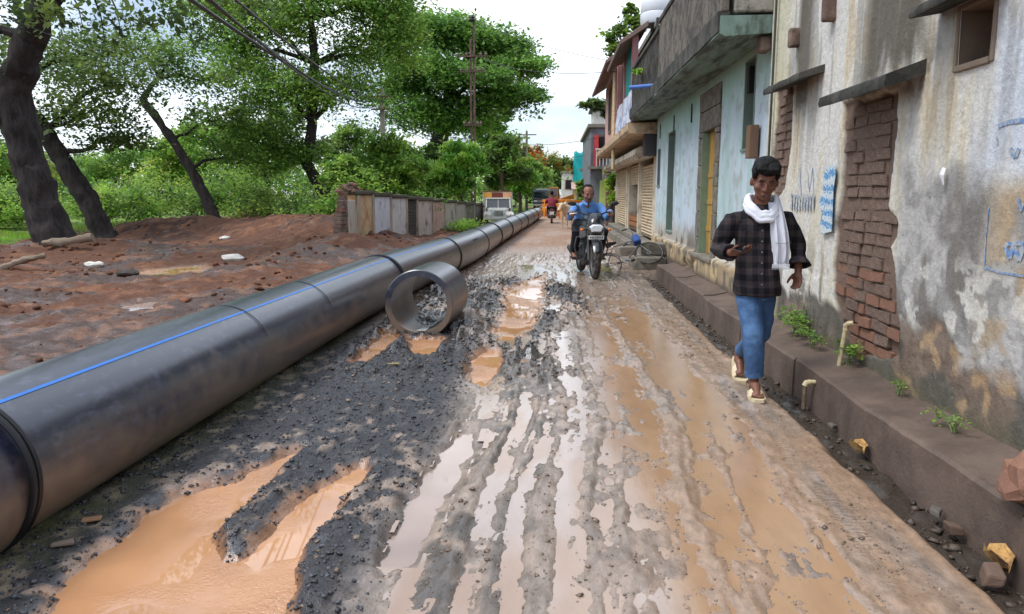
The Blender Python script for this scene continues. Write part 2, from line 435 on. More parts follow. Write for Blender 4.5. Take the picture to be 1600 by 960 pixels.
td = np.abs(xr - (1.33 + 0.02 * np.sin(yr * 1.7))); tread = sstep(0.06, 0.045, td) * sstep(4.6, 4.2, yr)
tread = tread * sstep(.40, .55, fbm(xr * 6, yr * 2.2, 3, 151))
nx, ny = len(gx), len(gy)
idx = np.arange(nx * ny).reshape(ny, nx)
Fq = np.stack([idx[:-1, :-1].ravel(), idx[:-1, 1:].ravel(), idx[1:, 1:].ravel(), idx[1:, :-1].ravel()], 1)
me = np_mesh('ground', np.stack([xr, yr, hh], 1), Fq, True, {'col': ('FLOAT_COLOR', col), 'wet': ('FLOAT', wet), 'tread': ('FLOAT', tread)})
def ground_material():
    m = bpy.data.materials.new('wet_mud'); m.use_nodes = True; nt = m.node_tree; nt.nodes.clear(); N = nt.nodes.new; K = nt.links.new
    out = N('ShaderNodeOutputMaterial'); p = N('ShaderNodeBsdfPrincipled'); co = N('ShaderNodeTexCoord')
    a = N('ShaderNodeAttribute'); a.attribute_name = 'col'; w = N('ShaderNodeAttribute'); w.attribute_name = 'wet'
    t = N('ShaderNodeAttribute'); t.attribute_name = 'tread'
    mp = N('ShaderNodeMapping'); mp.inputs['Scale'].default_value = (1, 0.55, 1); K(co.outputs['Object'], mp.inputs['Vector'])
    n1 = N('ShaderNodeTexNoise'); n1.inputs['Scale'].default_value = 26; n1.inputs['Detail'].default_value = 7; n1.inputs['Roughness'].default_value = .7
    n2 = N('ShaderNodeTexNoise'); n2.inputs['Scale'].default_value = 75; n2.inputs['Detail'].default_value = 5; n2.inputs['Roughness'].default_value = .7
    K(mp.outputs['Vector'], n1.inputs['Vector']); K(mp.outputs['Vector'], n2.inputs['Vector'])
    mr = N('ShaderNodeMapRange'); mr.inputs['From Min'].default_value = .3; mr.inputs['From Max'].default_value = .7
    mr.inputs['To Min'].default_value = .66; mr.inputs['To Max'].default_value = 1.3; K(n1.outputs['Fac'], mr.inputs['Value'])
    sc_ = N('ShaderNodeVectorMath'); sc_.operation = 'SCALE'; K(a.outputs['Color'], sc_.inputs[0]); K(mr.outputs['Result'], sc_.inputs['Scale'])
    K(sc_.outputs['Vector'], p.inputs['Base Color'])
    # rough: dry 0.85, wet 0.12, patchy
    n4 = N('ShaderNodeTexNoise'); n4.inputs['Scale'].default_value = 9; n4.inputs['Detail'].default_value = 6; K(mp.outputs['Vector'], n4.inputs['Vector'])
    ad = N('ShaderNodeMath'); ad.operation = 'MULTIPLY_ADD'; K(n4.outputs['Fac'], ad.inputs[0]); ad.inputs[1].default_value = 0.9; ad.inputs[2].default_value = -0.45
    sm = N('ShaderNodeMath'); sm.operation = 'ADD'; K(w.outputs['Fac'], sm.inputs[0]); K(ad.outputs[0], sm.inputs[1])
    rg = N('ShaderNodeMapRange'); rg.inputs['From Min'].default_value = .1; rg.inputs['From Max'].default_value = .85
    rg.inputs['To Min'].default_value = .85; rg.inputs['To Max'].default_value = .06; K(sm.outputs[0], rg.inputs['Value']); K(rg.outputs['Result'], p.inputs['Roughness'])
    sp = N('ShaderNodeMapRange'); sp.inputs['To Min'].default_value = .3; sp.inputs['To Max'].default_value = 1.0; K(sm.outputs[0], sp.inputs['Value']); K(sp.outputs['Result'], p.inputs['Specular IOR Level'])
    wv = N('ShaderNodeTexWave'); wv.bands_direction = 'Y'; wv.inputs['Scale'].default_value = 9; wv.inputs['Distortion'].default_value = 5; wv.inputs['Detail Scale'].default_value = 4; K(co.outputs['Object'], wv.inputs['Vector'])
    wm = N('ShaderNodeMath'); wm.operation = 'MULTIPLY'; K(wv.outputs['Fac'], wm.inputs[0]); K(t.outputs['Fac'], wm.inputs[1])
    h1 = N('ShaderNodeMath'); h1.operation = 'MULTIPLY_ADD'; K(n2.outputs['Fac'], h1.inputs[0]); h1.inputs[1].default_value = .5; K(n1.outputs['Fac'], h1.inputs[2])
    h2 = N('ShaderNodeMath'); h2.operation = 'ADD'; K(h1.outputs[0], h2.inputs[0]); K(wm.outputs[0], h2.inputs[1])
    b = N('ShaderNodeBump'); b.inputs['Strength'].default_value = 1.0; b.inputs['Distance'].default_value = .022
    K(h2.outputs[0], b.inputs['Height']); bs = N('ShaderNodeMapRange'); bs.inputs['From Min'].default_value = .3; bs.inputs['From Max'].default_value = .95; bs.inputs['To Min'].default_value = 1.0; bs.inputs['To Max'].default_value = .32; K(w.outputs['Fac'], bs.inputs['Value']); K(bs.outputs['Result'], b.inputs['Strength']); K(b.outputs['Normal'], p.inputs['Normal']); K(p.outputs['BSDF'], out.inputs['Surface'])
    return m
structure(link('ground', me, ground_material()))
del XX, YY

# ------------------------------------------------------------------ puddles
def water_material(name, base, ripple, spec, dist=0.004):
    m = bpy.data.materials.new(name); m.use_nodes = True; nt = m.node_tree; N = nt.nodes.new; K = nt.links.new
    p = nt.nodes['Principled BSDF']; co = N('ShaderNodeTexCoord')
    n = N('ShaderNodeTexNoise'); n.inputs['Scale'].default_value = 2.5; n.inputs['Detail'].default_value = 4; K(co.outputs['Object'], n.inputs['Vector'])
    mr = N('ShaderNodeMapRange'); mr.inputs['From Min'].default_value = .3; mr.inputs['From Max'].default_value = .7; mr.inputs['To Min'].default_value = .86; mr.inputs['To Max'].default_value = 1.1
    K(n.outputs['Fac'], mr.inputs['Value'])
    s = N('ShaderNodeVectorMath'); s.operation = 'SCALE'; s.inputs[0].default_value = base; K(mr.outputs['Result'], s.inputs['Scale']); K(s.outputs['Vector'], p.inputs['Base Color'])
    p.inputs['Roughness'].default_value = .03; p.inputs['Specular IOR Level'].default_value = spec
    if ripple:
        n2 = N('ShaderNodeTexNoise'); n2.inputs['Scale'].default_value = 30; n2.inputs['Detail'].default_value = 4; n2.inputs['Distortion'].default_value = 1.6; K(co.outputs['Object'], n2.inputs['Vector'])
        n3 = N('ShaderNodeTexNoise'); n3.inputs['Scale'].default_value = 1.6; K(co.outputs['Object'], n3.inputs['Vector'])
        g = N('ShaderNodeMapRange'); g.inputs['From Min'].default_value = .48; g.inputs['From Max'].default_value = .6; K(n3.outputs['Fac'], g.inputs['Value'])
        mm = N('ShaderNodeMath'); mm.operation = 'MULTIPLY'; K(n2.outputs['Fac'], mm.inputs[0]); K(g.outputs['Result'], mm.inputs[1])
        b = N('ShaderNodeBump'); b.inputs['Strength'].default_value = ripple; b.inputs['Distance'].default_value = dist
        K(mm.outputs[0], b.inputs['Height']); K(b.outputs['Normal'], p.inputs['Normal'])
    return m
W_MAT = {'orange': water_material('silty_orange_water', lin(184, 136, 98), 1.0, 1.0, .012),
         'pale': water_material('pale_milky_water', lin(158, 138, 126), 0.12, 1.0),
         }
for k_, (n, (poly, kind)) in enumerate(PUDDLES.items()):
    pa = np.array(poly); c = pa.mean(0); grow = 0.16 if c[1] < 9 else .5
    lo, hi = pa.min(0) - grow, pa.max(0) + grow
    st = max(0.05, (hi - lo).max() / 60)
    xs = np.arange(lo[0], hi[0] + st, st); ys = np.arange(lo[1], hi[1] + st, st)
    A, B = np.meshgrid(xs, ys); sd = poly_sd(A.ravel(), B.ravel(), poly).reshape(A.shape)
    keep = (sd[:-1, :-1] < grow * .8)
    ii = np.arange(A.size).reshape(A.shape)
    Fq = np.stack([ii[:-1, :-1][keep], ii[:-1, 1:][keep], ii[1:, 1:][keep], ii[1:, :-1][keep]], 1)
    used, inv = np.unique(Fq, return_inverse=True)
    V = np.stack([A.ravel(), B.ravel(), np.full(A.size, -0.0125 - 0.0005 * k_)], 1)[used]
    structure(link('puddle', np_mesh('puddle', V, inv.reshape(Fq.shape), True), W_MAT[kind]))

# thin rain water standing in the wheel tracks: one level sheet, the mud ridges rise through it
fx = np.arange(-1.0, 1.46, 0.04); fy = np.concatenate([np.arange(1.6, 8, .06), np.arange(8, 15.6, .15)])
A, B = np.meshgrid(fx, fy); ii = np.arange(A.size).reshape(A.shape); a_, b_ = A.ravel(), B.ravel()
wsd = ground_height(a_, b_, True)[1]['water'].reshape(A.shape)[:-1, :-1]
keep = (wsd > .03) & (np.minimum(A, A + .3 * (fbm(A * 2, B * .6, 2, 141) - .5))[:-1, :-1] > -.78)
Fq = np.stack([ii[:-1, :-1][keep], ii[:-1, 1:][keep], ii[1:, 1:][keep], ii[1:, :-1][keep]], 1)
used, inv = np.unique(Fq, return_inverse=True)
fc = np.tile(np.array(lin(164, 148, 138)), (len(a_), 1))
fc = mixc(fc, lin(160, 128, 98), sstep(.30, .55, a_ + .3 * (fbm(a_ * 3, b_ * .8, 3, 142) - .5)) * sstep(12, 9, b_))
fc = mixc(fc, lin(150, 118, 90), sstep(.5, .62, fbm(a_ * 5, b_ * 1.2, 3, 143)) * .6)
fh, fm = ground_height(a_, b_, True); dry = fm['water'] > .03
sel = dry & (a_ > -.45) & (a_ < 1.15) & (b_ < 9)
lv0 = float(np.percentile(fh[sel], 50))
lvl = lv0 - 0.006 * sstep(1.1, 1.4, a_) - .004 * sstep(-.3, -.55, a_) + .002 * sstep(.2, .0, np.abs(a_ - .12))
m_film = material('rain_film', (1, 1, 1), .05, .10, 9, attr='col', spec=1.0, rough_var=.04, bump=.25, bump_scale=40, dist=.004, stretch=(1, .4, 1))
structure(link('road_water', np_mesh('road_water', np.stack([a_, b_, lvl], 1)[used], inv.reshape(Fq.shape), True, {'col': ('FLOAT_COLOR', fc[used])}), m_film))

# ------------------------------------------------------------------ gravel, clods, rubble grains (uncountable)
def stone_cloud(name, mat, pts, sizes, seed, attrs=None, flat=0.6):
    r = np.random.default_rng(seed); n = len(pts)
    base = np.array([(-1, -1, -.7), (1, -1, -.7), (1, 1, -.7), (-1, 1, -.7), (-.7, -.7, .8), (.7, -.7, .8), (.7, .7, .8), (-.7, .7, .8)]) * 0.5
    V = base[None] * (1 + r.uniform(-.45, .45, (n, 8, 3)))
    V = V * sizes[:, None, None] * np.stack([r.uniform(.7, 1.4, n), r.uniform(.7, 1.4, n), r.uniform(.4, 1.0, n) * flat * 1.5], 1)[:, None]
    a = r.uniform(0, 6.28, n); t = r.uniform(-.6, .6, n)
    ca, sa, ct, st = np.cos(a), np.sin(a), np.cos(t), np.sin(t)
    x, y, z = V[..., 0], V[..., 1], V[..., 2]
    y, z = y * ct[:, None] - z * st[:, None], y * st[:, None] + z * ct[:, None]
    x, y = x * ca[:, None] - y * sa[:, None], x * sa[:, None] + y * ca[:, None]
    V = np.stack([x, y, z], 2) + pts[:, None]
    fq = np.array([(0, 3, 2, 1), (4, 5, 6, 7), (0, 1, 5, 4), (1, 2, 6, 5), (2, 3, 7, 6), (3, 0, 4, 7)])
    Fq = (fq[None] + (np.arange(n) * 8)[:, None, None]).reshape(-1, 4)
    cv = np.repeat(r.uniform(.5, 1.6, n), 8)
    return stuff(link(name, np_mesh(name, V.reshape(-1, 3), Fq, False, {'shade': ('FLOAT', cv)}), mat))
def shade_material(name, base, rough=.6, spec=.5, var=.3):
    m = material(name, base, rough, var, 30, spec=spec, bump=.3, bump_scale=60)
    nt = m.node_tree; p = [n for n in nt.nodes if n.type == 'BSDF_PRINCIPLED'][0]
    src = p.inputs['Base Color'].links[0].from_socket
    a = nt.nodes.new('ShaderNodeAttribute'); a.attribute_name = 'shade'
    s = nt.nodes.new('ShaderNodeVectorMath'); s.operation = 'SCALE'
    nt.links.new(src, s.inputs[0]); nt.links.new(a.outputs['Fac'], s.inputs['Scale']); nt.links.new(s.outputs['Vector'], p.inputs['Base Color'])
    return m
r_ = np.random.default_rng(3)
cx_ = r_.uniform(-2.5, 0.1, 44000); cy_ = 1.9 + 8 * r_.uniform(0, 1, 44000) ** 1.5
hz_, mk_ = ground_height(cx_, cy_, True)
keep = (r_.uniform(0, 1, 44000) < mk_['gravel'] * 1.0) & (hz_ > -.011) & (mk_['water'] > -.05)
cx_, cy_, hz_ = cx_[keep], cy_[keep], hz_[keep]
sz_ = 0.003 + 0.017 * r_.uniform(0, 1, len(cx_)) ** 5
stone_cloud('gravel', shade_material('black_gravel', lin(58, 58, 64), .45, .6), np.stack([cx_, cy_, hz_ + sz_ * .15], 1), sz_, 4)
cx_ = r_.uniform(-1.9, 1.6, 9000); cy_ = 2.0 + 11 * r_.uniform(0, 1, 9000) ** 1.3
hz_, mk_ = ground_height(cx_, cy_, True)
keep = (mk_['water'] > 0.02) & (fbm(cx_ * 1.6, cy_ * 1.0, 3, 131) > .56) & (hz_ > lv0)
cx_, cy_, hz_ = cx_[keep], cy_[keep], hz_[keep]; sz_ = 0.005 + 0.02 * r_.uniform(0, 1, len(cx_)) ** 4
stone_cloud('mud_crumbs', shade_material('mud_crumb', lin(104, 86, 72), .4, .7), np.stack([cx_, cy_, hz_ + sz_ * .1], 1), sz_, 5)
# crumbs of mud along every waterline of the wheel tracks
cx_ = r_.uniform(-.8, 1.5, 90000); cy_ = 1.9 + 9 * r_.uniform(0, 1, 90000) ** 1.4
hz_, mk_ = ground_height(cx_, cy_, True)
keep = (np.abs(hz_ - lv0) < .006) & (mk_['water'] > .02)
cx_, cy_, hz_ = cx_[keep][:8000], cy_[keep][:8000], hz_[keep][:8000]; sz_ = 0.003 + 0.008 * r_.uniform(0, 1, len(cx_)) ** 3
stone_cloud('waterline_crumbs', shade_material('wet_crumb', lin(118, 102, 90), .3, .8), np.stack([cx_, cy_, np.maximum(hz_, lv0 - .002) + sz_ * .1], 1), sz_, 15)
cx_ = r_.uniform(-1.9, .6, 30000); cy_ = r_.uniform(5.5, 13.4, 30000)
hz_, mk_ = ground_height(cx_, cy_, True)
keep = (mk_['churn'] > r_.uniform(0, 1, 30000)) & (mk_['water'] > .02) & (hz_ > .01) & ((np.abs(cx_ + 1.27) > .42) | (np.abs(cy_ - 7.95) > .65))
cx_, cy_, hz_ = cx_[keep][:5500], cy_[keep][:5500], hz_[keep][:5500]; sz_ = 0.005 + 0.03 * r_.uniform(0, 1, len(cx_)) ** 4
stone_cloud('churned_lumps', shade_material('black_mud_lump', lin(66, 58, 52), .5, .6), np.stack([cx_, cy_, hz_ + sz_ * .1], 1), sz_, 16)
cx_ = r_.uniform(-18, -2.6, 9000); cy_ = r_.uniform(4, 29, 9000)
hz_, mk_ = ground_height(cx_, cy_, True)
keep = (mk_['water'] > 0.1) & (mk_['clay'] > .5) & (fbm(cx_ * .7, cy_ * .7, 3, 133) > .52)
cx_, cy_, hz_ = cx_[keep], cy_[keep], hz_[keep]; sz_ = 0.012 + 0.10 * r_.uniform(0, 1, len(cx_)) ** 6
stone_cloud('clay_clods', shade_material('red_clay_clod', lin(98, 62, 44), .85, .3), np.stack([cx_, cy_, hz_ + sz_ * .1], 1), sz_, 6)
cx_ = r_.uniform(1.68, 1.88, 1100); cy_ = r_.uniform(2.0, 13.4, 1100); hz_ = ground_height(cx_, cy_); sz_ = 0.005 + 0.04 * r_.uniform(0, 1, 1100) ** 7
stone_cloud('gutter_rubble', shade_material('gutter_grit', lin(74, 63, 55), .6, .5), np.stack([cx_, cy_, hz_ + sz_ * .2], 1), sz_, 8)
# ------------------------------------------------------------------ right side: drain, old house, green house, shops
def wall_grid(name, X, y0, y1, z0, z1, step, depth, colour, mat, parent, holes=(), face=-1, ystep=None):
    """a wall facing -X as a fine relief: depth(y, z) is how far it sinks behind X; colour(y, z) its paint"""
    ys = np.arange(y0, y1 + 1e-6, ystep or step); zs = np.arange(z0, z1 + 1e-6, step)
    A, B = np.meshgrid(ys, zs); a, b = A.ravel(), B.ravel()
    V = np.stack([X + depth(a, b), a, b], 1)
    ii = np.arange(A.size).reshape(A.shape); keep = np.ones((len(zs) - 1, len(ys) - 1), bool)
    yc, zc = A[:-1, :-1] + step / 2, B[:-1, :-1] + step / 2
    for h in holes: keep &= ~((yc > h[0]) & (yc < h[1]) & (zc > h[2]) & (zc < h[3]))
    Fq = np.stack([ii[:-1, :-1][keep], ii[1:, :-1][keep], ii[1:, 1:][keep], ii[:-1, 1:][keep]], 1)
    return link(name, np_mesh(name, V, Fq, True, {'col': ('FLOAT_COLOR', colour(a, b))}), mat, parent)
def YZ(pts, X): return [(lambda p: (p.y, p.z))(on_x(x, y, X)) for x, y in pts]
M_plaster = material('old_plaster', (1, 1, 1), .88, .24, 24, bump=.8, bump_scale=42, attr='col', dist=.016, second=lin(136, 128, 116), second_amount=.15, second_scale=11)
M_green = material('lime_wash', (1, 1, 1), .8, .10, 7, bump=.3, bump_scale=30, attr='col', stretch=(1, 1, .35), dist=.01)
M_mudcem = material('mud_cement', lin(100, 84, 74), .7, .32, 3.5, bump=.7, bump_scale=38, second=lin(84, 70, 62), second_amount=.45, second_scale=1.6)
M_conc = material('grey_concrete', lin(126, 120, 110), .85, .22, 6, bump=.5, bump_scale=50, second=lin(84, 80, 72), second_amount=.4, second_scale=3)
M_blackconc = material('mossy_concrete', lin(78, 76, 70), .9, .35, 8, bump=.6, bump_scale=45, second=lin(42, 42, 38), second_amount=.55, second_scale=4)
M_brick = material('weathered_brick', lin(124, 104, 92), .95, .4, 9, bump=.7, bump_scale=60, second=lin(102, 82, 72), second_amount=.5, second_scale=7)
M_brickred = material('red_brick', lin(136, 98, 80), .95, .3, 9, bump=.7, bump_scale=60, second=lin(112, 84, 70), second_amount=.35, second_scale=7)
M_dark = material('dark_interior', lin(26, 24, 24), .9, .2)
M_pvc = material('cream_pvc', lin(206, 190, 150), .45, .12, 10, second=lin(150, 130, 100), second_amount=.35, second_scale=14)
M_wood = material('brown_wood', lin(110, 84, 64), .75, .3, 12, bump=.3, bump_scale=30, stretch=(1, 1, .15))
M_yellowwood = material('ochre_painted_wood', lin(176, 138, 66), .6, .2, 10, bump=.2, stretch=(1, 1, .2), second=lin(128, 98, 58), second_amount=.35)

# --- drain wall with its walk on top: one cast kerb in lengths
drain = thing('drain_wall', 'long mud-brown cement drain wall with a flat top along the house fronts', 'drain', (1.9, 8, -.1))
ye = [1.2, 2.9, 4.35, 5.7, 7.4, 9.3, 11.3, 13.4]
for k in range(len(ye) - 1):
    a, b = ye[k] + .004, ye[k + 1] - .004
    n = max(6, int((b - a) / .12)); rings = []
    for i in range(n + 1):
        y = lerp(a, b, i / n); wv = .010 * math.sin(y * 2.3 + k) + .012 * mnoise.noise(Vector((y * 3, k, 0)))
        zt = .200 + .008 * math.sin(y * 1.7 + k * 2) + .006 * mnoise.noise(Vector((y * 5, 4, k)))
        rings.append([Vector((1.875 + wv, y, -.22)), Vector((1.88 + wv, y, zt - .018)), Vector((1.895 + wv, y, zt)), Vector((2.02, y, zt + .006 * mnoise.noise(Vector((y * 4, 7, 1))))), Vector((2.25, y, zt + .05)), Vector((2.25, y, -.22))])
    MB().loft(rings).build('cast_length', M_mudcem, drain, smooth=True, angle=30)

# --- old plastered house
house = thing('old_plaster_house', 'old house with stained peeling white plaster and a bricked-up doorway', 'house', (2.6, 5.4, .2))
BR1 = YZ([(1317,160),(1362,152),(1402,142),(1400,200),(1396,240),(1390,300),(1388,325),(1402,345),(1403,370),(1392,386),(1398,420),(1402,500),(1398,560),(1332,556),(1312,505),(1303,470),(1302,420),(1306,350),(1315,305),(1318,220)], 2.2)
BR2 = YZ([(1212,140),(1240,132),(1237,200),(1234,250),(1226,292),(1214,312),(1204,300),(1206,240),(1212,190)], 2.2)
WIN = [on_x(1495, 104, 2.2), on_x(1556, 4, 2.2)]
wy0, wy1, wz0 = WIN[1].y, WIN[0].y, WIN[0].z; wz1 = on_x(1525, 8, 2.2).z
def house_sd(y, z):
    s1 = poly_sd(y, z, BR1) + .05 * (fbm(y * 9, z * 9, 3, 201) - .5); s2 = poly_sd(y, z, BR2) + .04 * (fbm(y * 9, z * 9, 3, 202) - .5)
    return np.minimum(s1, s2)
def base_loss(y, z):   # plaster fallen off along the foot of the wall
    return sstep(.06, -.06, z - (.42 + .36 * fbm(y * 1.6, y * 0 + 3, 3, 203) * (1 + .0 * y)) + .18 * (fbm(y * 6, z * 6, 3, 204) - .5))
def house_depth(y, z):
    h = sstep(.010, -.010, house_sd(y, z)) * (.030 + .012 * (fbm(y * 14, z * 14, 3, 208) - .5))
    peel = sstep(.60, .625, fbm(y * 4.5, z * 4.5, 4, 205, .6)) * sstep(1.3, .7, z)
    return h + base_loss(y, z) * .016 + peel * .006 + .022 * (fbm(y * 1.5, z * 1.5, 3, 206) - .5) + .006 * (fbm(y * 12, z * 12, 3, 207) - .5)
def house_colour(y, z):
    n1 = fbm(y * 1.8, z * 1.2, 4, 211); n2 = fbm(y * 9, z * 1.6, 4, 212); n3 = fbm(y * 5, z * 5, 4, 213, .6); n4 = fbm(y * 14, z * 3, 3, 214)
    c = np.tile(np.array(lin(204, 202, 197)), (len(y), 1))
    c = mixc(c, lin(206, 196, 168), sstep(.45, .62, n2) * .55)                         # cream limewash showing
    c = mixc(c, lin(196, 204, 216), sstep(5.0, 4.2, y) * sstep(1.35, 1.7, z) * sstep(.35, .55, n1) * .9)   # bluish repaint
    c = mixc(c, lin(166, 136, 98), sstep(.62, .70, n2) * sstep(1.4, 1.9, z) * .35)    # rusty runs
    for py_, wd in ((4.62, .05), (4.36, .04), (5.05, .05)):
        c = mixc(c, lin(178, 150, 100), sstep(wd, wd * .3, np.abs(y - py_ + .05 * (n3 - .5))) * sstep(1.5, 2.2, z) * sstep(.36, .55, n4) * .5)
    moss = sstep(.30, .5, fbm(y * 5, z * 1.0, 4, 215)) * sstep(2.12, 2.3, z + .3 * (n3 - .5)) * (sstep(.62, .30, np.abs(y - 5.15)) + sstep(.28, .10, np.abs(y - 6.9)))
    c = mixc(c, lin(86, 80, 70), np.clip(moss, 0, 1) * .95)                           # black mould under the parapet drips
    side = sstep(.30, .10, np.abs(y - 4.72)) * sstep(1.95, 2.12, z) * sstep(2.5, 2.2, z) * sstep(.4, .55, n3); c = mixc(c, lin(96, 88, 74), side * .7)
    grey = sstep(.10, -.12, z - 1.52 + .25 * (y - 4.4) * 0 + .40 * (n1 - .5) + .2 * (n3 - .5)) * sstep(4.95, 4.75, y + .12 * (n3 - .5))
    gcol = np.tile(np.array(lin(138, 136, 134)), (len(y), 1)); gcol = mixc(gcol, lin(172, 170, 168), sstep(.48, .60, n3)); gcol = mixc(gcol, lin(106, 102, 98), sstep(.52, .64, fbm(y * 3.2, z * 2, 4, 216)))
    gcol = mixc(gcol, lin(168, 146, 116), sstep(4.0, 3.7, y) * sstep(.40, .58, fbm(y * 4, z * 4, 4, 217)))
    c = c + (gcol - c) * (grey * .92)[:, None]
    streak = sstep(.44, .58, n4) * sstep(1.35, .55, z) * sstep(4.9, 5.2, y); c = mixc(c, lin(104, 98, 90), streak * .8)
    drip = sstep(.54, .64, fbm(y * 11, z * .8, 4, 219)) * sstep(1.0, 2.4, z); c = mixc(c, lin(112, 106, 98), drip * .45)
    white = sstep(.61, .64, fbm(y * 6.5, z * 6.5, 4, 205, .6)) * sstep(1.25, .9, z) * sstep(.25, .5, z); c = mixc(c, lin(206, 204, 196), white * .8)
    bl = base_loss(y, z); bc = np.tile(np.array(lin(112, 94, 80)), (len(y), 1)); bc = mixc(bc, lin(164, 134, 98), sstep(.5, .62, n3)); bc = mixc(bc, lin(76, 70, 62), sstep(.5, .62, fbm(y * 2.4, z * 3, 3, 218)))
    c = c + (bc - c) * (bl * .9)[:, None]
    green = sstep(.42, .22, z + .1 * (n3 - .5)); c = mixc(c, lin(84, 84, 62), green * .6)
    yel = sstep(7.25, 7.45, y); c = mixc(c, lin(190, 186, 150), yel * .6)             # yellowed corner strip
    sd = house_sd(y, z); c = mixc(c, lin(112, 92, 80), sstep(.01, -.01, sd))
    return c
wall_grid('wall', 2.2, 2.6, 7.95, .16, 3.75, .0145, house_depth, house_colour, M_plaster, house, holes=[(wy0, wy1, wz0, wz1)])
MB().span((2.3, 2.6, .1), (2.5, wy0 - .02, 3.75)).span((2.3, wy1 + .02, .1), (2.5, 7.95, 3.75)).span((2.3, wy0 - .02, .1), (2.5, wy1 + .02, wz0 - .01)).span((2.3, wy0 - .02, wz1 + .01), (2.5, wy1 + .02, 3.75)).build('wall_core', M_conc, house)
# bricks of the blocked openings, one by one
def brick_mesh(seed):
    r = random.Random(seed); bm = bmesh.new(); bmesh.ops.create_cube(bm, size=1)
    bmesh.ops.bevel(bm, geom=list(bm.edges), offset=.045, segments=1, affect='EDGES')
    for v in bm.verts: v.co += Vector((r.uniform(-.05, .05), r.uniform(-.03, .03), r.uniform(-.06, .06)))
    me = bpy.data.meshes.new('brick'); bm.to_mesh(me); bm.free(); return me
BM = [brick_mesh(i) for i in range(6)]
for i, b in enumerate(BM): b.materials.append(M_brick if i < 4 else M_brickred)
def lay_bricks(poly, X, parent, course=.082, length=.225, margin=.02, redz=.95):
    pa = np.array(poly); lo, hi = pa.min(0), pa.max(0); k = 0; z = lo[1] - .02
    while z < hi[1]:
        y = lo[0] - rnd.uniform(0, length) - (length / 2 if k % 2 else 0)
        while y < hi[0]:
            ln = length * rnd.uniform(.82, 1.1) * (.5 if rnd.random() < .12 else 1)
            yc, zc = y + ln / 2, z + course / 2
            pts = np.array([(yc - ln * .42, zc), (yc + ln * .42, zc), (yc, zc + .02)])
            sd = poly_sd(pts[:, 0], pts[:, 1], poly)
            if (sd < -.004).all() or (sd[2] < -margin and (sd < .03).all()):
                me_ = BM[rnd.choice([4, 5])] if (zc < redz and rnd.random() < .5) else BM[rnd.randrange(4)]
                o = link('brick', me_, None, parent)
                o.location = (X + rnd.uniform(.004, .022) + .050, yc, zc + rnd.uniform(-.004, .004))
                o.scale = (.10, ln - .012, course - .012); o.rotation_euler = (rnd.uniform(-.03, .03), rnd.uniform(-.03, .03), rnd.uniform(-.03, .03))
            y += ln
        z += course * rnd.uniform(.97, 1.05); k += 1
lay_bricks(BR1, 2.205, house); lay_bricks(BR2, 2.205, house, redz=-1)
def shade_slab(y0, y1, z, xin, xout, drop, th, name='sunshade_slab'):
    rings = []
    for i in range(13):
        y = lerp(y0, y1, i / 12); j = .012 * mnoise.noise(Vector((y * 7, 1, 2))); e = .02 * mnoise.noise(Vector((y * 5, 3, 9)))
        rings.append([(xin, y, z + .02), (xin, y, z + .02 + th * 1.3 + j), (xout + e, y, z - drop + th + j), (xout - .008 + e, y, z - drop + th * .4), (xout + e, y, z - drop - j * .5)])
    return MB().loft(rings).build(name, M_blackconc, house, smooth=True, angle=40)
shade_slab(4.66, 5.74, 2.16, 2.26, 1.97, .07, .07)
shade_slab(6.35, 7.4, 2.44, 2.26, 2.0, .05, .055)
shade_slab(wy0 - .12, wy1 + .22, wz1 + .03, 2.26, 2.02, .02, .05)
# window opening with reveal, dark pane and bars
wnd = MB()
for a, b in (((2.19, wy0 - .03, wz0 - .03), (2.42, wy0, wz1 + .03)), ((2.19, wy1, wz0 - .03), (2.42, wy1 + .03, wz1 + .03)), ((2.185, wy0, wz0 - .035), (2.42, wy1, wz0)), ((2.19, wy0, wz1), (2.42, wy1, wz1 + .03))): wnd.span(a, b)
wn_ = wnd.build('window', material('brown_reveal', lin(122, 106, 92), .8, .15, 8, bump=.3), house, bevel=.006)  # reveal in one brown, darker than the wall plaster
MB().span((2.40, wy0, wz0), (2.43, wy1, wz1)).build('pane', material('dark_interior_pane', lin(74, 62, 56), .6, .3, 5), wn_)  # dark pane colour stands in for the window's dark interior
fr = MB(); fr.span((2.36, wy0, wz0), (2.40, wy0 + .035, wz1)).span((2.36, wy1 - .035, wz0), (2.40, wy1, wz1)).span((2.36, wy0, wz0), (2.397, wy1, wz0 + .035))
fr.build('window_frame', M_wood, wn_)
for i in range(9):
    z = wz0 + .05 + i * .06; MB().tube([(2.35, wy0 + .01, z), (2.35, wy0 + (wy1 - wy0) * .45, z)], .006, 6).build('window_bar', material('rusty_iron', lin(84, 60, 50), .7, .35, 20), wn_)
# projecting joist ends high on the wall
for px_, py_, s in ((1302, 15, .10), (1246, 60, .09), (1197, 70, .17)):
    p = on_x(px_, py_, 2.19); MB().box((p.x - .02, p.y, p.z), (.12, s, .16), taper=.85).build('joist_end', M_brick, house, bevel=.02, wobble=.03)
# conduit down the corner
MB().tube([(2.17, 7.72, .3), (2.17, 7.73, 2.2), (2.165, 7.72, 3.75)], .012, 8).build('conduit', material('old_cable', lin(60, 58, 56), .6), house, smooth=True)
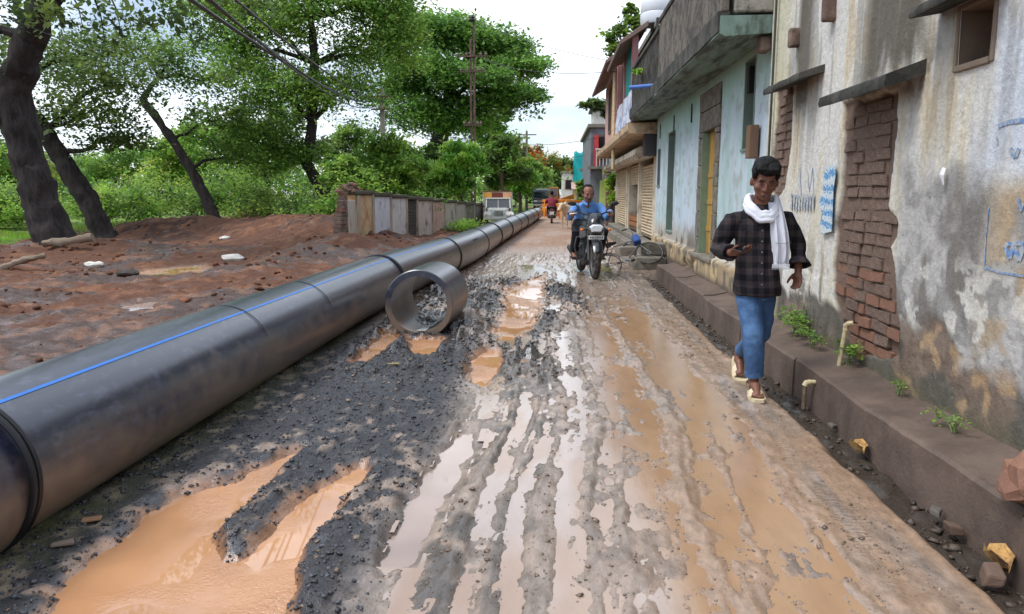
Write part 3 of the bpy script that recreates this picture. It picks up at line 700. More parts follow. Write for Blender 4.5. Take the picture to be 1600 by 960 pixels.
# hand-painted blue lettering, flat paint on plaster
M_blue = material('blue_wall_paint', lin(92, 128, 176), .8, .2, 20, second=lin(166, 168, 170), second_amount=.52, second_scale=30)
def wall_paint(strokes, X=2.2):
    for s in strokes:
        mb = MB(); q = [on_x(x, y, X - .004) for x, y in s[1]]; w = s[0]
        for a, b in zip(q[:-1], q[1:]):
            n = max(2, int((b - a).length / .03))
            for i in range(n):
                p0, p1 = vlerp(a, b, i / n), vlerp(a, b, (i + 1) / n); d = (p1 - p0).normalized(); t = Vector((0, -d.z, d.y)) * w / 2
                ys = np.array([p0.y, p1.y]); zs = np.array([p0.z, p1.z]); dx = house_depth(ys, zs)
                o0, o1 = Vector((dx[0], 0, 0)), Vector((dx[1], 0, 0))
                mb.add([p0 + o0 - t, p1 + o1 - t, p1 + o1 + t, p0 + o0 + t], [(0, 1, 2, 3)])
        mb.build('painted_letter_stroke', M_blue, house)
wall_paint([(.010, [(1546, 322), (1541, 370), (1538, 418), (1562, 426), (1600, 432)]), (.022, [(1559, 197), (1576, 191), (1600, 188)]), (.028, [(1578, 233), (1586, 246), (1592, 232)]), (.03, [(1570, 385), (1578, 404), (1584, 383), (1592, 408), (1600, 384)]), (.02, [(1570, 382), (1600, 380)]), (.012, [(1555, 214), (1558, 226)]), (.016, [(1592, 310), (1596, 330), (1600, 318)]), (.012, [(1250, 262), (1252, 318)]), (.010, [(1262, 268), (1264, 300), (1270, 262), (1271, 305)])])
# faded blue print block left of the doorway
for (a, b) in (((1236, 302), (1272, 332)),):
    p0, p1 = on_x(a[0], a[1], 2.19), on_x(b[0], b[1], 2.19)
    for i in range(9):
        y = lerp(p0.y, p1.y, (i + .2) / 9); y2 = lerp(p0.y, p1.y, (i + .8) / 9)
        MB().add([(2.187, y, p1.z + rnd.uniform(0, .03)), (2.187, y2, p1.z + rnd.uniform(0, .03)), (2.187, y2, p0.z - rnd.uniform(0, .03)), (2.187, y, p0.z - rnd.uniform(0, .03))], [(0, 1, 2, 3)]).build('faded_print_bar', material('faded_blue_print', lin(126, 146, 166), .85, .2, 30, second=lin(190, 188, 180), second_amount=.5, second_scale=30), house)
# torn poster strip
def poster_material():
    m = bpy.data.materials.new('printed_poster'); m.use_nodes = True; nt = m.node_tree; N = nt.nodes.new; K = nt.links.new; p = nt.nodes['Principled BSDF']
    co = N('ShaderNodeTexCoord'); sx = N('ShaderNodeSeparateXYZ'); K(co.outputs['Object'], sx.inputs[0])
    w = N('ShaderNodeTexWave'); w.bands_direction = 'Z'; w.inputs['Scale'].default_value = 3.1; w.inputs['Distortion'].default_value = 6.0; K(co.outputs['Object'], w.inputs['Vector'])
    mp = N('ShaderNodeMapping'); mp.inputs['Scale'].default_value = (1, 40, 70); K(co.outputs['Object'], mp.inputs['Vector'])
    n = N('ShaderNodeTexNoise'); n.inputs['Scale'].default_value = 1.0; n.inputs['Detail'].default_value = 1; K(mp.outputs['Vector'], n.inputs['Vector'])
    r = N('ShaderNodeValToRGB'); r.color_ramp.interpolation = 'CONSTANT'; r.color_ramp.elements[0].color = (*lin(84, 140, 186), 1); r.color_ramp.elements[1].position = .47; r.color_ramp.elements[1].color = (*lin(190, 200, 206), 1)
    mx = N('ShaderNodeMath'); mx.operation = 'MULTIPLY_ADD'; K(w.outputs['Fac'], mx.inputs[0]); mx.inputs[1].default_value = .22; 
    sb = N('ShaderNodeMath'); sb.operation = 'MULTIPLY'; K(n.outputs['Fac'], sb.inputs[0]); sb.inputs[1].default_value = .75; K(sb.outputs[0], mx.inputs[2])
    K(mx.outputs[0], r.inputs['Fac']); K(r.outputs['Color'], p.inputs['Base Color']); p.inputs['Roughness'].default_value = .7
    return m
edge = [(1290, 262), (1304, 257), (1306, 275), (1302, 300), (1301, 335), (1299, 362), (1284, 366), (1281, 350), (1285, 335), (1280, 318), (1286, 300), (1287, 278)]
pp = [on_x(x, y, 2.17) for x, y in edge]
mb = MB(); n = len(pp); cc = sum(pp, Vector()) / n; V = [(p.x + rnd.uniform(-.006, .004), p.y, p.z) for p in pp]
mb.add(V + [(v[0] + .003, v[1], v[2]) for v in V] + [tuple(cc), (cc.x + .003, cc.y, cc.z)], [(i, (i + 1) % n, 2 * n) for i in range(n)] + [(n + (i + 1) % n, n + i, 2 * n + 1) for i in range(n)] + [(i, n + i, n + (i + 1) % n, (i + 1) % n) for i in range(n)])
tag(mb.build('torn_poster', poster_material()), 'torn blue and white printed poster strip pasted beside the bricked doorway', 'poster')
p = on_x(1472, 270, 2.165)
tag(MB().add([(2.17, p.y - .012, p.z - .015), (2.16, p.y + .018, p.z - .01), (2.17, p.y + .012, p.z + .03), (2.18, p.y - .006, p.z + .025), (2.175, p.y - .009, p.z - .07), (2.178, p.y + .006, p.z - .065)], [(0, 1, 2, 3), (0, 4, 5, 1)]).build('paper_scrap', material('white_paper', lin(216, 216, 220), .8, .05)), 'small torn white paper scrap stuck on the grey stained plaster', 'paper')

# PVC stubs on the drain
p0 = on_ground(1311, 568, .235); p1 = on_x(1322, 510, p0.x + .02)
pv = thing('drain_pipe_stub', 'upright cream plastic pipe stub among weeds on the drain top', 'pipe', p0)
MB().tube([p0 - Vector((0, 0, .03)), p0 + (p1 - p0) * .6, p1], .016, 10).build('pipe_length', M_pvc, pv, smooth=True)
MB().tube([p1 - Vector((.0, 0, .03)), p1 + Vector((.0, 0, .006)), p1 + Vector((.015, -.006, .02)), p1 + Vector((.04, -.01, .022))], .021, 10).build('pipe_elbow', M_pvc, pv, smooth=True)
q = on_x(1276, 597, 1.9)
pv = thing('drain_outlet', 'cream plastic elbow outlet poking through the drain wall face', 'pipe', q)
MB().tube([q + Vector((.05, 0, 0)), q + Vector((-.05, 0, -.003))], .017, 10).build('pipe_length', M_pvc, pv, smooth=True)
MB().tube([q + Vector((-.045, 0, -.003)), q + Vector((-.075, -.003, -.008)), q + Vector((-.085, -.004, -.03))], .021, 10).build('pipe_elbow', M_pvc, pv, smooth=True)
MB().tube([q + Vector((-.083, -.004, -.03)), q + Vector((-.082, -.004, -.2))], .015, 10).build('down_pipe', material('muddy_pvc', lin(128, 112, 90), .6, .3, 12, second=lin(84, 72, 60), second_amount=.5, second_scale=20), pv, smooth=True)
p = on_ground(1592, 775, .26)
MBk = MB().ball((p.x + .06, p.y + .02, p.z + .05), (.10, .13, .11), 10, 7)
tag(MBk.build('brick_lump', M_brickred, wobble=.06, wscale=9), 'broken reddish brick lump lying on the near end of the drain top', 'brick lump')

# --- green washed house
gh = thing('green_washed_house', 'pale green limewashed single-storey house with a stone door surround and roof terrace', 'house', (2.6, 12.2, 0))
GX, GY0, GY1 = 2.26, 7.95, 16.7
def gd(px, py): p = on_x(px, py, GX); return p.y, p.z
slot = (gd(1176, 220)[0], gd(1160, 220)[0], gd(1168, 232)[1] , 2.98)      # tall dark recess near the corner
dy0, dy1 = gd(1122, 300)[0], gd(1090, 300)[0]                              # stone surround
dtop = gd(1105, 142)[1]
wy_a = (gd(1053, 280)[0], gd(1043, 280)[0], gd(1048, 362)[1], gd(1048, 208)[1])
wy_b = (gd(1031, 280)[0], gd(1027, 280)[0], gd(1029, 290)[1], gd(1029, 235)[1])
door = (lerp(dy0, dy1, .20), lerp(dy0, dy1, .82), .56, gd(1105, 205)[1])
holes = [slot, (dy0 + .0, dy1, .5, dtop), wy_a, wy_b]
PZ = .56
def g_depth(y, z):
    pl = sstep(.012, -.012, z - PZ - .03 * (fbm(y * 3, y * 0, 2, 301) - .5)) * -.07
    brk = sstep(.56, .60, fbm(y * 2.4, z * 3.4, 4, 302)) * sstep(.5, .4, z) * .06 * sstep(10.2, 10.4, y)
    return pl + brk + .02 * (fbm(y * 1.2, z * 1.2, 3, 303) - .5) + .006 * (fbm(y * 10, z * 10, 3, 304) - .5)
def g_colour(y, z):
    n1 = fbm(y * 1.1, z * .7, 4, 311); n2 = fbm(y * 5, z * 1.0, 4, 312); n3 = fbm(y * 6, z * 6, 4, 313, .6)
    c = np.tile(np.array(lin(174, 190, 196)), (len(y), 1)); c = mixc(c, lin(188, 200, 212), sstep(.42, .6, n1)); c = mixc(c, lin(140, 182, 170), sstep(.5, .68, n2) * .5)
    c = mixc(c, lin(150, 190, 172), sstep(2.2, 3.0, z) * .7); c = mixc(c, lin(150, 158, 150), sstep(.58, .7, n3) * .6)
    foot = sstep(1.05, .6, z + .3 * (n2 - .5)); c = mixc(c, lin(176, 160, 136), foot * .75); c = mixc(c, lin(92, 84, 78), foot * sstep(.52, .62, fbm(y * 3.5, z * 2, 4, 314)) * .8)
    pl = sstep(.01, -.01, z - PZ); pc = np.tile(np.array(lin(156, 136, 108)), (len(y), 1)); pc = mixc(pc, lin(190, 166, 126), sstep(.45, .6, n2)); pc = mixc(pc, lin(92, 92, 84), sstep(.5, .6, n3) * .8); pc = mixc(pc, lin(86, 74, 64), sstep(.36, .22, z))
    return c + (pc - c) * pl[:, None]
wall_grid('wall', GX, GY0, GY1, .16, 3.12, .028, g_depth, g_colour, M_green, gh, holes=holes)
core = MB()
for h in holes: core.span((GX + .28, h[0] - .1, h[2] - .05), (GX + .30, h[1] + .1, h[3] + .05))
core.build('recess_back', material('dark_grey_recess', lin(70, 78, 80), .85, .2), gh)
M_gs = material('grey_green_jamb', lin(112, 128, 118), .85, .2, 6)
for h in (slot, wy_a, wy_b):
    r = MB(); r.span((GX - .004, h[0] - .01, h[2]), (GX + .28, h[0] + .02, h[3])).span((GX - .004, h[1] - .02, h[2]), (GX + .28, h[1] + .01, h[3])).span((GX - .02, h[0] - .02, h[2] - .03), (GX + .28, h[1] + .02, h[2])).span((GX - .004, h[0] - .01, h[3]), (GX + .28, h[1] + .01, h[3] + .02))
    r.build('window_recess', M_gs, gh)
# stone blocks round the door
M_stone = material('rough_stone', lin(122, 114, 104), .9, .3, 12, bump=.8, bump_scale=55, second=lin(92, 84, 76), second_amount=.5, second_scale=9)
def stone_block(y0, y1, z0, z1, out=.02): MB().span((GX - out, y0 + .004, z0 + .004), (GX + .22, y1 - .004, z1 - .004)).build('stone', M_stone, gh, bevel=.012, wobble=.01)
z = .5
while z < door[3]:
    z2 = min(door[3], z + rnd.uniform(.28, .42)); stone_block(dy0, door[0], z, z2, rnd.uniform(.012, .026)); stone_block(door[1], dy1, z, z2, rnd.uniform(.012, .026)); z = z2
z = door[3]
while z < dtop:
    z2 = min(dtop, z + .3); m_ = lerp(dy0, dy1, rnd.uniform(.35, .65)); stone_block(dy0, m_, z, z2, .02); stone_block(m_, dy1, z, z2, .016); z = z2
MB().span((GX - .012, door[1] - .03, .56), (GX + .14, door[1] - .004, door[3])).build('jamb_lining', material('green_painted_jamb', lin(118, 140, 118), .7, .2, 9), gh)
dr = MB().span((GX + .10, lerp(door[0], door[1], .2) + .004, .56), (GX + .14, door[1] - .031, door[3])).build('door_leaf', M_yellowwood, gh, bevel=.004)
for zz in (.9, 1.3, 1.7): MB().span((GX + .088, lerp(door[0], door[1], .22), zz), (GX + .102, door[1] - .04, zz + .07)).build('door_rail', M_yellowwood, dr, bevel=.004)
MB().span((GX + .10, door[0], .56), (GX + .14, lerp(door[0], door[1], .2) - .004, door[3])).build('door_leaf', material('green_painted_wood', lin(98, 122, 92), .7, .2, 9, bump=.2, stretch=(1, 1, .2)), gh, bevel=.004)
MB().span((GX - .10, dy0 - .05, .50), (GX + .2, dy1 + .05, .555)).build('door_sill', M_conc, gh, bevel=.01)
# wooden meter box by the slot
p = on_x(1171, 222, GX - .1); MB().box((GX - .07, p.y, p.z), (.10, .16, .36)).build('meter_box', M_wood, gh, bevel=.008)
# terrace slab and parapet
sx0 = 1.68
slab = MB(); rings = []
for i in range(41):
    y = lerp(GY0 + .02, GY1 + .2, i / 40); j = .02 * mnoise.noise(Vector((y * 2, 5, 1))); j2 = .02 * mnoise.noise(Vector((y * 6, 8, 1)))
    rings.append([(GX + .2, y, 3.10), (sx0 + .06 + j, y, 3.05 + j2 * .4), (sx0 + j, y, 3.08 + j2 * .5), (sx0 + j2 * .5, y, 3.25 + j2), (GX + .2, y, 3.26)])
sl = slab.loft(rings).build('terrace_slab', material('slab_green_black', lin(118, 140, 130), .85, .3, 5, bump=.5, bump_scale=28, second=lin(70, 74, 70), second_amount=.45, second_scale=2.4, stretch=(2.5, .5, 1)), gh, smooth=True, angle=40)
MB().loft([[(sx0 - .015 + .01 * mnoise.noise(Vector((y, 1, 1))), y, 3.10), (sx0 - .02, y, 3.30), (sx0 + .10, y, 3.30), (sx0 + .10, y, 3.10)] for y in np.linspace(GY0 + .03, GY1 + .19, 40)]).build('slab_edge', M_blackconc, gh, wobble=.01)
M_pebble = material('pebbledash', lin(112, 104, 94), .95, .4, 26, bump=1.0, bump_scale=90, second=lin(66, 64, 60), second_amount=.5, second_scale=5)
ysplit = 12.6
np_ = 7
for i in range(np_):
    a, b = lerp(GY0 + .02, ysplit, i / np_) + .004, lerp(GY0 + .02, ysplit, (i + 1) / np_) - .004
    MB().span((sx0 + .01, a, 3.30), (sx0 + .09, b, 4.18)).build('parapet_panel', M_pebble, gh, bevel=.01)
MB().span((sx0 - .01, GY0 + .01, 4.184), (sx0 + .11, ysplit + .02, 4.26)).build('parapet_coping', M_blackconc, gh, bevel=.01)
# broken plaster end where the slab meets the neighbour
p = on_x(1150, 20, 1.68); MB().span((sx0 + .13, GY0 + .015, 3.29), (GX + .15, GY0 + .30, 3.9)).build('broken_slab_end', material('cracked_limeplaster', lin(150, 144, 134), .9, .3, 8, bump=.8, bump_scale=20, second=lin(70, 66, 60), second_amount=.4, second_scale=9), gh, bevel=.02, wobble=.05)
nb = 30
for i in range(nb):
    y = lerp(ysplit + .08, GY1 + .15, i / (nb - 1))
    MB().tube([(sx0 + .05, y, 3.29), (sx0 + .05, y + .01, 3.5), (sx0 + .05, y, 3.72), (sx0 + .05, y - .01, 4.1)], [.032, .022, .034, .022], 6).build('baluster', M_blackconc, gh)
MB().span((sx0, ysplit + .021, 4.10), (sx0 + .10, GY1 + .19, 4.17)).build('rail_cap', M_blackconc, gh, bevel=.01)
p = on_x(1002, 137, 1.55); q = on_x(1028, 137, 1.64)
MB().tube([(1.35, p.y, p.z), (sx0 + .1, p.y - .4, p.z - .02)], .035, 10).build('spout_pipe', material('blue_plastic', lin(60, 104, 176), .4, .1), gh, smooth=True)
for y in np.linspace(9.0, 16.2, 5): MB().span((GX - .01, y - .04, 2.62), (GX + .05, y + .04, 2.92)).build('vent_slot', M_dark, gh)
MB().span((GX + .35, GY0, 3.1), (6.5, GY1, 3.22)).build('roof', M_conc, gh); MB().span((GX + .3, GY0 + .01, .2), (GX + .5, GY1 - .01, 3.09)).build('wall_core', M_conc, gh)
MB().span((GX + .02, GY1 - .2, .1), (6.5, GY1 - .005, 3.1)).build('end_wall', material('pale_green_end', lin(160, 178, 174), .85, .2, 5, bump=.3), gh)
MB().span((6.4, 1.0, .1), (6.6, GY1, 4.0)).build('back_wall', M_conc, gh)
MB().span((2.2, 2.6, 3.76), (6.5, 7.9, 3.9)).build('roof', M_conc, house); MB().span((2.5, 7.7, .1), (6.5, 7.94, 3.75)).build('end_wall', M_conc, house)

# --- shop house with shutters, balcony over the step
sh = thing('shop_house', 'pink two-storey shop house with roller shutters and an overhanging balcony', 'shop', (3.4, 22, 0))
SX = 2.4; SY0, SY1 = 16.75, 28.6
M_cream = material('cream_wall', lin(206, 198, 178), .8, .15, 5, bump=.2, second=lin(150, 138, 120), second_amount=.38, second_scale=2.5)
M_pink = material('pink_wall', lin(206, 160, 150), .8, .15, 4, bump=.2, second=lin(176, 140, 136), second_amount=.4, second_scale=2)
M_shut = material('cream_shutter', lin(206, 188, 160), .55, .15, 6, second=lin(150, 122, 96), second_amount=.36, second_scale=5)
s1 = (18.1, 20.7); d1 = (21.0, 23.9); s2 = (24.6, 28.1)
body = MB()
for a, b in ((SY0, s1[0]), (s1[1], d1[0]), (d1[1], s2[0]), (s2[1], SY1)): body.span((SX - .02, a, .02), (SX + .3, b, 2.45))
body.span((SX - .018, SY0, 2.451), (SX + .3, SY1, 2.75)).build('wall', M_cream, sh, bevel=.01)
MB().span((SX + .3, SY0, .02), (7, SY0 + .2, 5.05)).span((6.8, SY0 + .21, .02), (7, SY1, 5.05)).span((SX + .3, SY1 - .2, .02), (6.79, SY1, 5.05)).build('side_wall', M_cream, sh)
MB().span((SX + .6, d1[0] - 1, .3), (SX + .7, d1[1] + 1, 2.6)).build('shop_interior', M_dark, sh)
def shutter(a, b, z0, z1):
    f = MB().span((SX + .07, a - .02, z0 - .05), (SX + .09, b + .02, z1)).build('roller_shutter', M_shut, sh); z = z0
    while z < z1 - .02:
        MB().tube([(SX + .06, a, z + .037), (SX + .06, b, z + .037)], .032, 6).build('shutter_slat', M_shut, f, smooth=True); z += .078
shutter(*s1, .40, 2.2); shutter(*s2, .38, 2.32); shutter(d1[0], d1[1], 1.78, 2.3)
MB().span((SX + .02, d1[0], .38), (SX + .08, d1[1], .86)).build('counter_board', M_wood, sh, bevel=.01)
for zz in (.5, .66): MB().span((SX - .01, d1[0] + .1, zz), (SX + .02, d1[1] - .1, zz + .12)).build('counter_plank', material('orange_wood', lin(150, 100, 60), .7, .3, 8, stretch=(1, .1, 1)), sh, bevel=.006)
for y in (s1[1] + .15, d1[1] + .35, s2[1] + .15): MB().span((SX - .06, y - .1, .36), (SX - .021, y + .1, 2.45)).build('pilaster', M_cream, sh, bevel=.01)
# step and platform
MB().span((1.85, 19.3, -.05), (SX - .022, 28.4, .24)).build('shop_step', M_conc, sh, bevel=.02, wobble=.01); MB().span((2.1, 17.2, -.05), (SX - .025, 19.29, .34)).build('shop_step', M_conc, sh, bevel=.02, wobble=.01)
MB().span((2.08, 19.5, .242), (SX - .022, 28.3, .37)).build('shop_step', M_conc, sh, bevel=.02)
# shutter hoods
for a, b in ((17.6, 20.9), (21.0, 24.1), (24.2, 28.5)):
    MB().loft([[(SX - .02, y, 2.32), (SX - .42, y, 2.26), (SX - .52, y, 2.36), (SX - .50, y, 2.5), (SX - .02, y, 2.72)] for y in (a, (a + b) / 2, b)]).build('shutter_hood', material('painted_hood', lin(186, 176, 160), .7, .2, 4, second=lin(120, 100, 84), second_amount=.45, second_scale=3), sh, bevel=.015)
# balcony slab, upper wall
ux = 1.72
MB().loft([[(SX + .2, y, 2.76), (ux - .05, y, 2.78), (ux - .10, y, 2.85), (ux - .10, y, 3.0), (SX + .2, y, 3.02)] for y in np.linspace(SY0 + .02, SY1, 12)]).build('balcony_slab', material('tan_slab', lin(186, 160, 130), .8, .2, 3, second=lin(120, 100, 84), second_amount=.4, second_scale=2), sh)
MB().span((SX - .4, SY0 + .03, 2.3), (SX + .28, SY0 + .35, 2.755)).build('slab_bracket', material('dark_bracket', lin(60, 56, 58), .8, .2), sh)
MB().span((ux + .2, SY0 + 4.2, 3.02), (ux + .45, SY1, 5.3)).build('upper_wall', M_pink, sh, bevel=.01)
for y in (21.0, 23.0, 25.6): 
    f = MB().span((ux + .16, y, 3.5), (ux + .199, y + .9, 5.0)).build('window', M_wood, sh, bevel=.01); MB().span((ux + .15, y + .08, 3.6), (ux + .165, y + .82, 4.9)).build('pane', M_dark, f)
MB().tube([(ux + .05, 22.6, 2.2), (ux + .05, 22.6, 5.0)], .05, 8).build('downpipe', M_pvc, sh, smooth=True)
for y in (17.0, 18.9, 20.8): MB().span((ux - .02, y, 3.02), (ux + .12, y + .14, 4.9)).build('balcony_post', material('mauve_post', lin(150, 104, 104), .7, .2), sh, bevel=.01)
nt_ = 26
for i in range(nt_):
    y = lerp(17.15, 18.85, i / nt_); MB().span((ux + .03 + .012 * (i % 2), y, 3.75), (ux + .06 + .012 * (i % 2), y + .07, 4.85)).build('teal_sheet', material('teal_sheeting', lin(24, 140, 134), .5, .15, 5), sh)
mb = MB(); yy = np.linspace(16.9, 20.6, 16)
mb.loft([[(ux - .05 + .03 * math.sin(y * 6), y, 3.05), (ux - .03 + .03 * math.sin(y * 6 + 1), y, 3.35), (ux - .02 + .02 * math.sin(y * 5), y, 3.72), (ux + .0 + .02 * math.sin(y * 5), y, 3.72), (ux - .01 + .03 * math.sin(y * 6 + 1), y, 3.35), (ux - .03 + .03 * math.sin(y * 6), y, 3.05)] for y in yy])
mb.build('balcony_cloth', material('printed_banner', lin(196, 200, 214), .6, .25, 7, second=lin(120, 140, 176), second_amount=.42, second_scale=5), sh, smooth=True)
# sloped roof hoods
M_roofc = material('brown_roof_edge', lin(120, 100, 92), .85, .2, 4)
def hood(a, b, z): MB().loft([[(ux + .3, y, z), (ux - .30, y, z - .38), (ux - .32, y, z - .30), (ux + .3, y, z + .12)] for y in (a, b)]).build('roof_hood', M_roofc, sh, bevel=.01)
hood(16.8, 20.6, 5.05); hood(21.2, 28.6, 5.4)
MB().span((ux + .2, 20.65, 5.06), (ux + .5, 21.15, 5.4)).build('roof_parapet', M_pink, sh)
MB().span((ux + .46, SY0, 5.06), (7, SY1, 5.18)).build('roof', M_conc, sh)
# banded stair wall facing up the street (white with dark courses)
for i in range(7):
    z = 3.3 + i * .27; MB().span((ux + .5, SY0 - .14, z + .03), (4.4, SY0 - .02, z + .25)).build('stair_course', material('whitewashed_block', lin(186, 184, 180), .85, .2, 4, second=lin(110, 108, 104), second_amount=.4, second_scale=3), sh, bevel=.01)
MB().span((ux + .45, SY0 - .10, 3.25), (4.4, SY0 - .019, 5.19)).build('stair_wall', M_blackconc, sh)
# water tank on the roof
tp = on_y(1027, 44, 17.4)
tk = thing('water_tank', 'round white plastic water tank on the shop house roof', 'water tank', (tp.x, tp.y, 5.18))
zt = 5.185
MB().lathe([(0, zt), (.36, zt), (.38, zt + .05), (.38, zt + .22), (.365, zt + .25), (.38, zt + .28), (.38, zt + .46), (.36, zt + .5), (.2, zt + .60), (.18, zt + .66), (0, zt + .66)], 20, Matrix.Translation((tp.x, tp.y, 0))).build('tank_shell', material('white_tank', lin(206, 210, 216), .45, .1, 4), tk, smooth=True)
MB().lathe([(.18, zt + .661), (.2, zt + .665), (.2, zt + .71), (0, zt + .72)], 16, Matrix.Translation((tp.x, tp.y, 0))).build('tank_lid', material('grey_lid', lin(120, 124, 130), .5), tk, smooth=True)
# ------------------------------------------------------------------ farther buildings on the right
M_greyb = material('grey_block_wall', lin(118, 122, 130), .85, .2, 3, bump=.3, second=lin(88, 90, 96), second_amount=.4, second_scale=2)
M_white = material('whitewash', lin(206, 204, 198), .8, .12, 3, second=lin(160, 156, 148), second_amount=.36, second_scale=2)
M_lime = material('lime_green_wall', lin(176, 196, 110), .8, .12, 3)
M_tarp = material('turquoise_tarp', lin(26, 176, 178), .5, .15, 2.5, bump=.4, bump_scale=4)
def far_house(name, label, x0, x1, y0, y1, z1, mat, wins=(), roofmat=None):
    t = thing(name, label, 'house', ((x0 + x1) / 2, y0, 0))
    MB().span((x0, y0, -.2), (x1, y1, z1)).build('wall', mat, t, bevel=.02)
    MB().span((x0 - .15, y0 - .15, z1 + .002), (x1, y1 + .1, z1 + .18)).build('roof', roofmat or M_conc, t, bevel=.02)
    for (xa, xb, za, zb) in wins:
        f = MB().span((xa, y0 - .05, za), (xb, y0 - .002, zb)).build('window', M_wood, t); MB().span((xa + .06, y0 - .06, za + .06), (xb - .06, y0 - .051, zb - .06)).build('pane', M_dark, f)
    return t
# grey house with balconies and a stair tower
t = far_house('grey_concrete_house', 'tall grey concrete house with a stepped white stair tower on its roof', 1.75, 8, 36, 46, 4.55, M_greyb, [(1.95, 2.5, 3.0, 4.2)])
MB().span((1.6, 35.4, 2.62), (4, 36.01, 2.74)).build('balcony_slab', M_conc, t)
for i in range(12): MB().tube([(2.0 + i * .16, 35.5, 2.74), (2.0 + i * .16, 35.5, 3.5)], .02, 6).build('balcony_bar', M_white, t)
MB().span((1.95, 35.46, 3.5), (4, 35.54, 3.57)).build('balcony_rail', M_white, t)
MB().span((2.3, 35.8, 2.1), (4.0, 35.99, 2.62)).build('sun_panel', M_white, t); MB().span((2.2, 35.75, .8), (4.0, 35.985, 2.09)).build('lime_wall_panel', M_lime, t)
MB().span((1.9, 37, 4.74), (3.7, 39, 5.5)).build('stair_head', M_white, t); MB().span((1.75, 36.8, 5.5), (3.8, 39.2, 5.6)).build('stair_roof', M_conc, t)
for i in range(6): MB().span((2.7, 37.4, 5.62 + i * .34), (3.45 - i * .02, 38.4, 5.90 + i * .34)).build('tank_tower_tier', M_white, t)
MB().span((1.9, 35.7, 2.74), (2.1, 35.95, 4.2)).build('red_cloth', material('red_cloth', lin(190, 60, 62), .7), t)
# turquoise tarp shop farther on
t = far_house('tarp_covered_shop', 'low shop front with a turquoise tarp sheet hung over its upper storey', 1.5, 8, 52, 60, 3.0, M_white)
mb = MB()
for j in range(2):
    pass
rows = []
for i in range(12):
    z = lerp(2.1, 4.3, i / 11); rows.append([(1.35 + 2.0 * k / 13 + .03 * math.sin(z * 5), 51.85 + .10 * math.sin(k * 1.3 + z * 3) + (.0 if True else 0), z + .08 * math.sin(k * 1.7)) for k in range(14)])
V = [p for r in rows for p in r]; Fs = [(i * 14 + k, i * 14 + k + 1, (i + 1) * 14 + k + 1, (i + 1) * 14 + k) for i in range(11) for k in range(13)]
o = MB().add(V, Fs).build('tarp_sheet', M_tarp, t, smooth=True); md = o.modifiers.new('thick', 'SOLIDIFY'); md.thickness = .02
for x in (1.4, 2.2): MB().span((x, 51.4, -.1), (x + .16, 51.6, 2.2)).build('shop_post', material('pale_yellow_paint', lin(226, 208, 140), .7, .1), t)
MB().loft([[(1.2, 50.6, 1.75), (3.4, 50.6, 1.75), (3.4, 50.6, 1.8), (1.2, 50.6, 1.8)], [(1.2, 51.9, 2.2), (3.4, 51.9, 2.2), (3.4, 51.9, 2.25), (1.2, 51.9, 2.25)]]).build('shop_awning', material('pinkish_awning', lin(206, 170, 160), .7), t)
MB().span((1.7, 51.9, .1), (2.9, 51.99, 1.7)).build('shop_opening', M_dark, t)
# brown gate pier and low house between
t = far_house('brown_front_house', 'narrow house behind a brown gate pier beyond the shutters', 2.6, 7, 30, 35.6, 2.3, M_cream if True else None)
MB().span((2.05, 29.3, -.1), (2.45, 29.7, 1.55)).build('gate_pier', material('brown_pier', lin(124, 92, 84), .8, .2), t, bevel=.02)
t = far_house('distant_white_house', 'small distant white house where the road bends out of sight', .9, 6, 78, 86, 3.6, M_white, [(1.2, 1.9, 1.9, 2.9)])
# roadside house right of camera continues the row far away on the left bend
t = far_house('dark_roofed_house', 'distant dark-roofed house half hidden by trees at the road end', -3.2, .2, 112, 118, 3.2, M_greyb, [(-2, -1.2, 1.2, 2.2)])
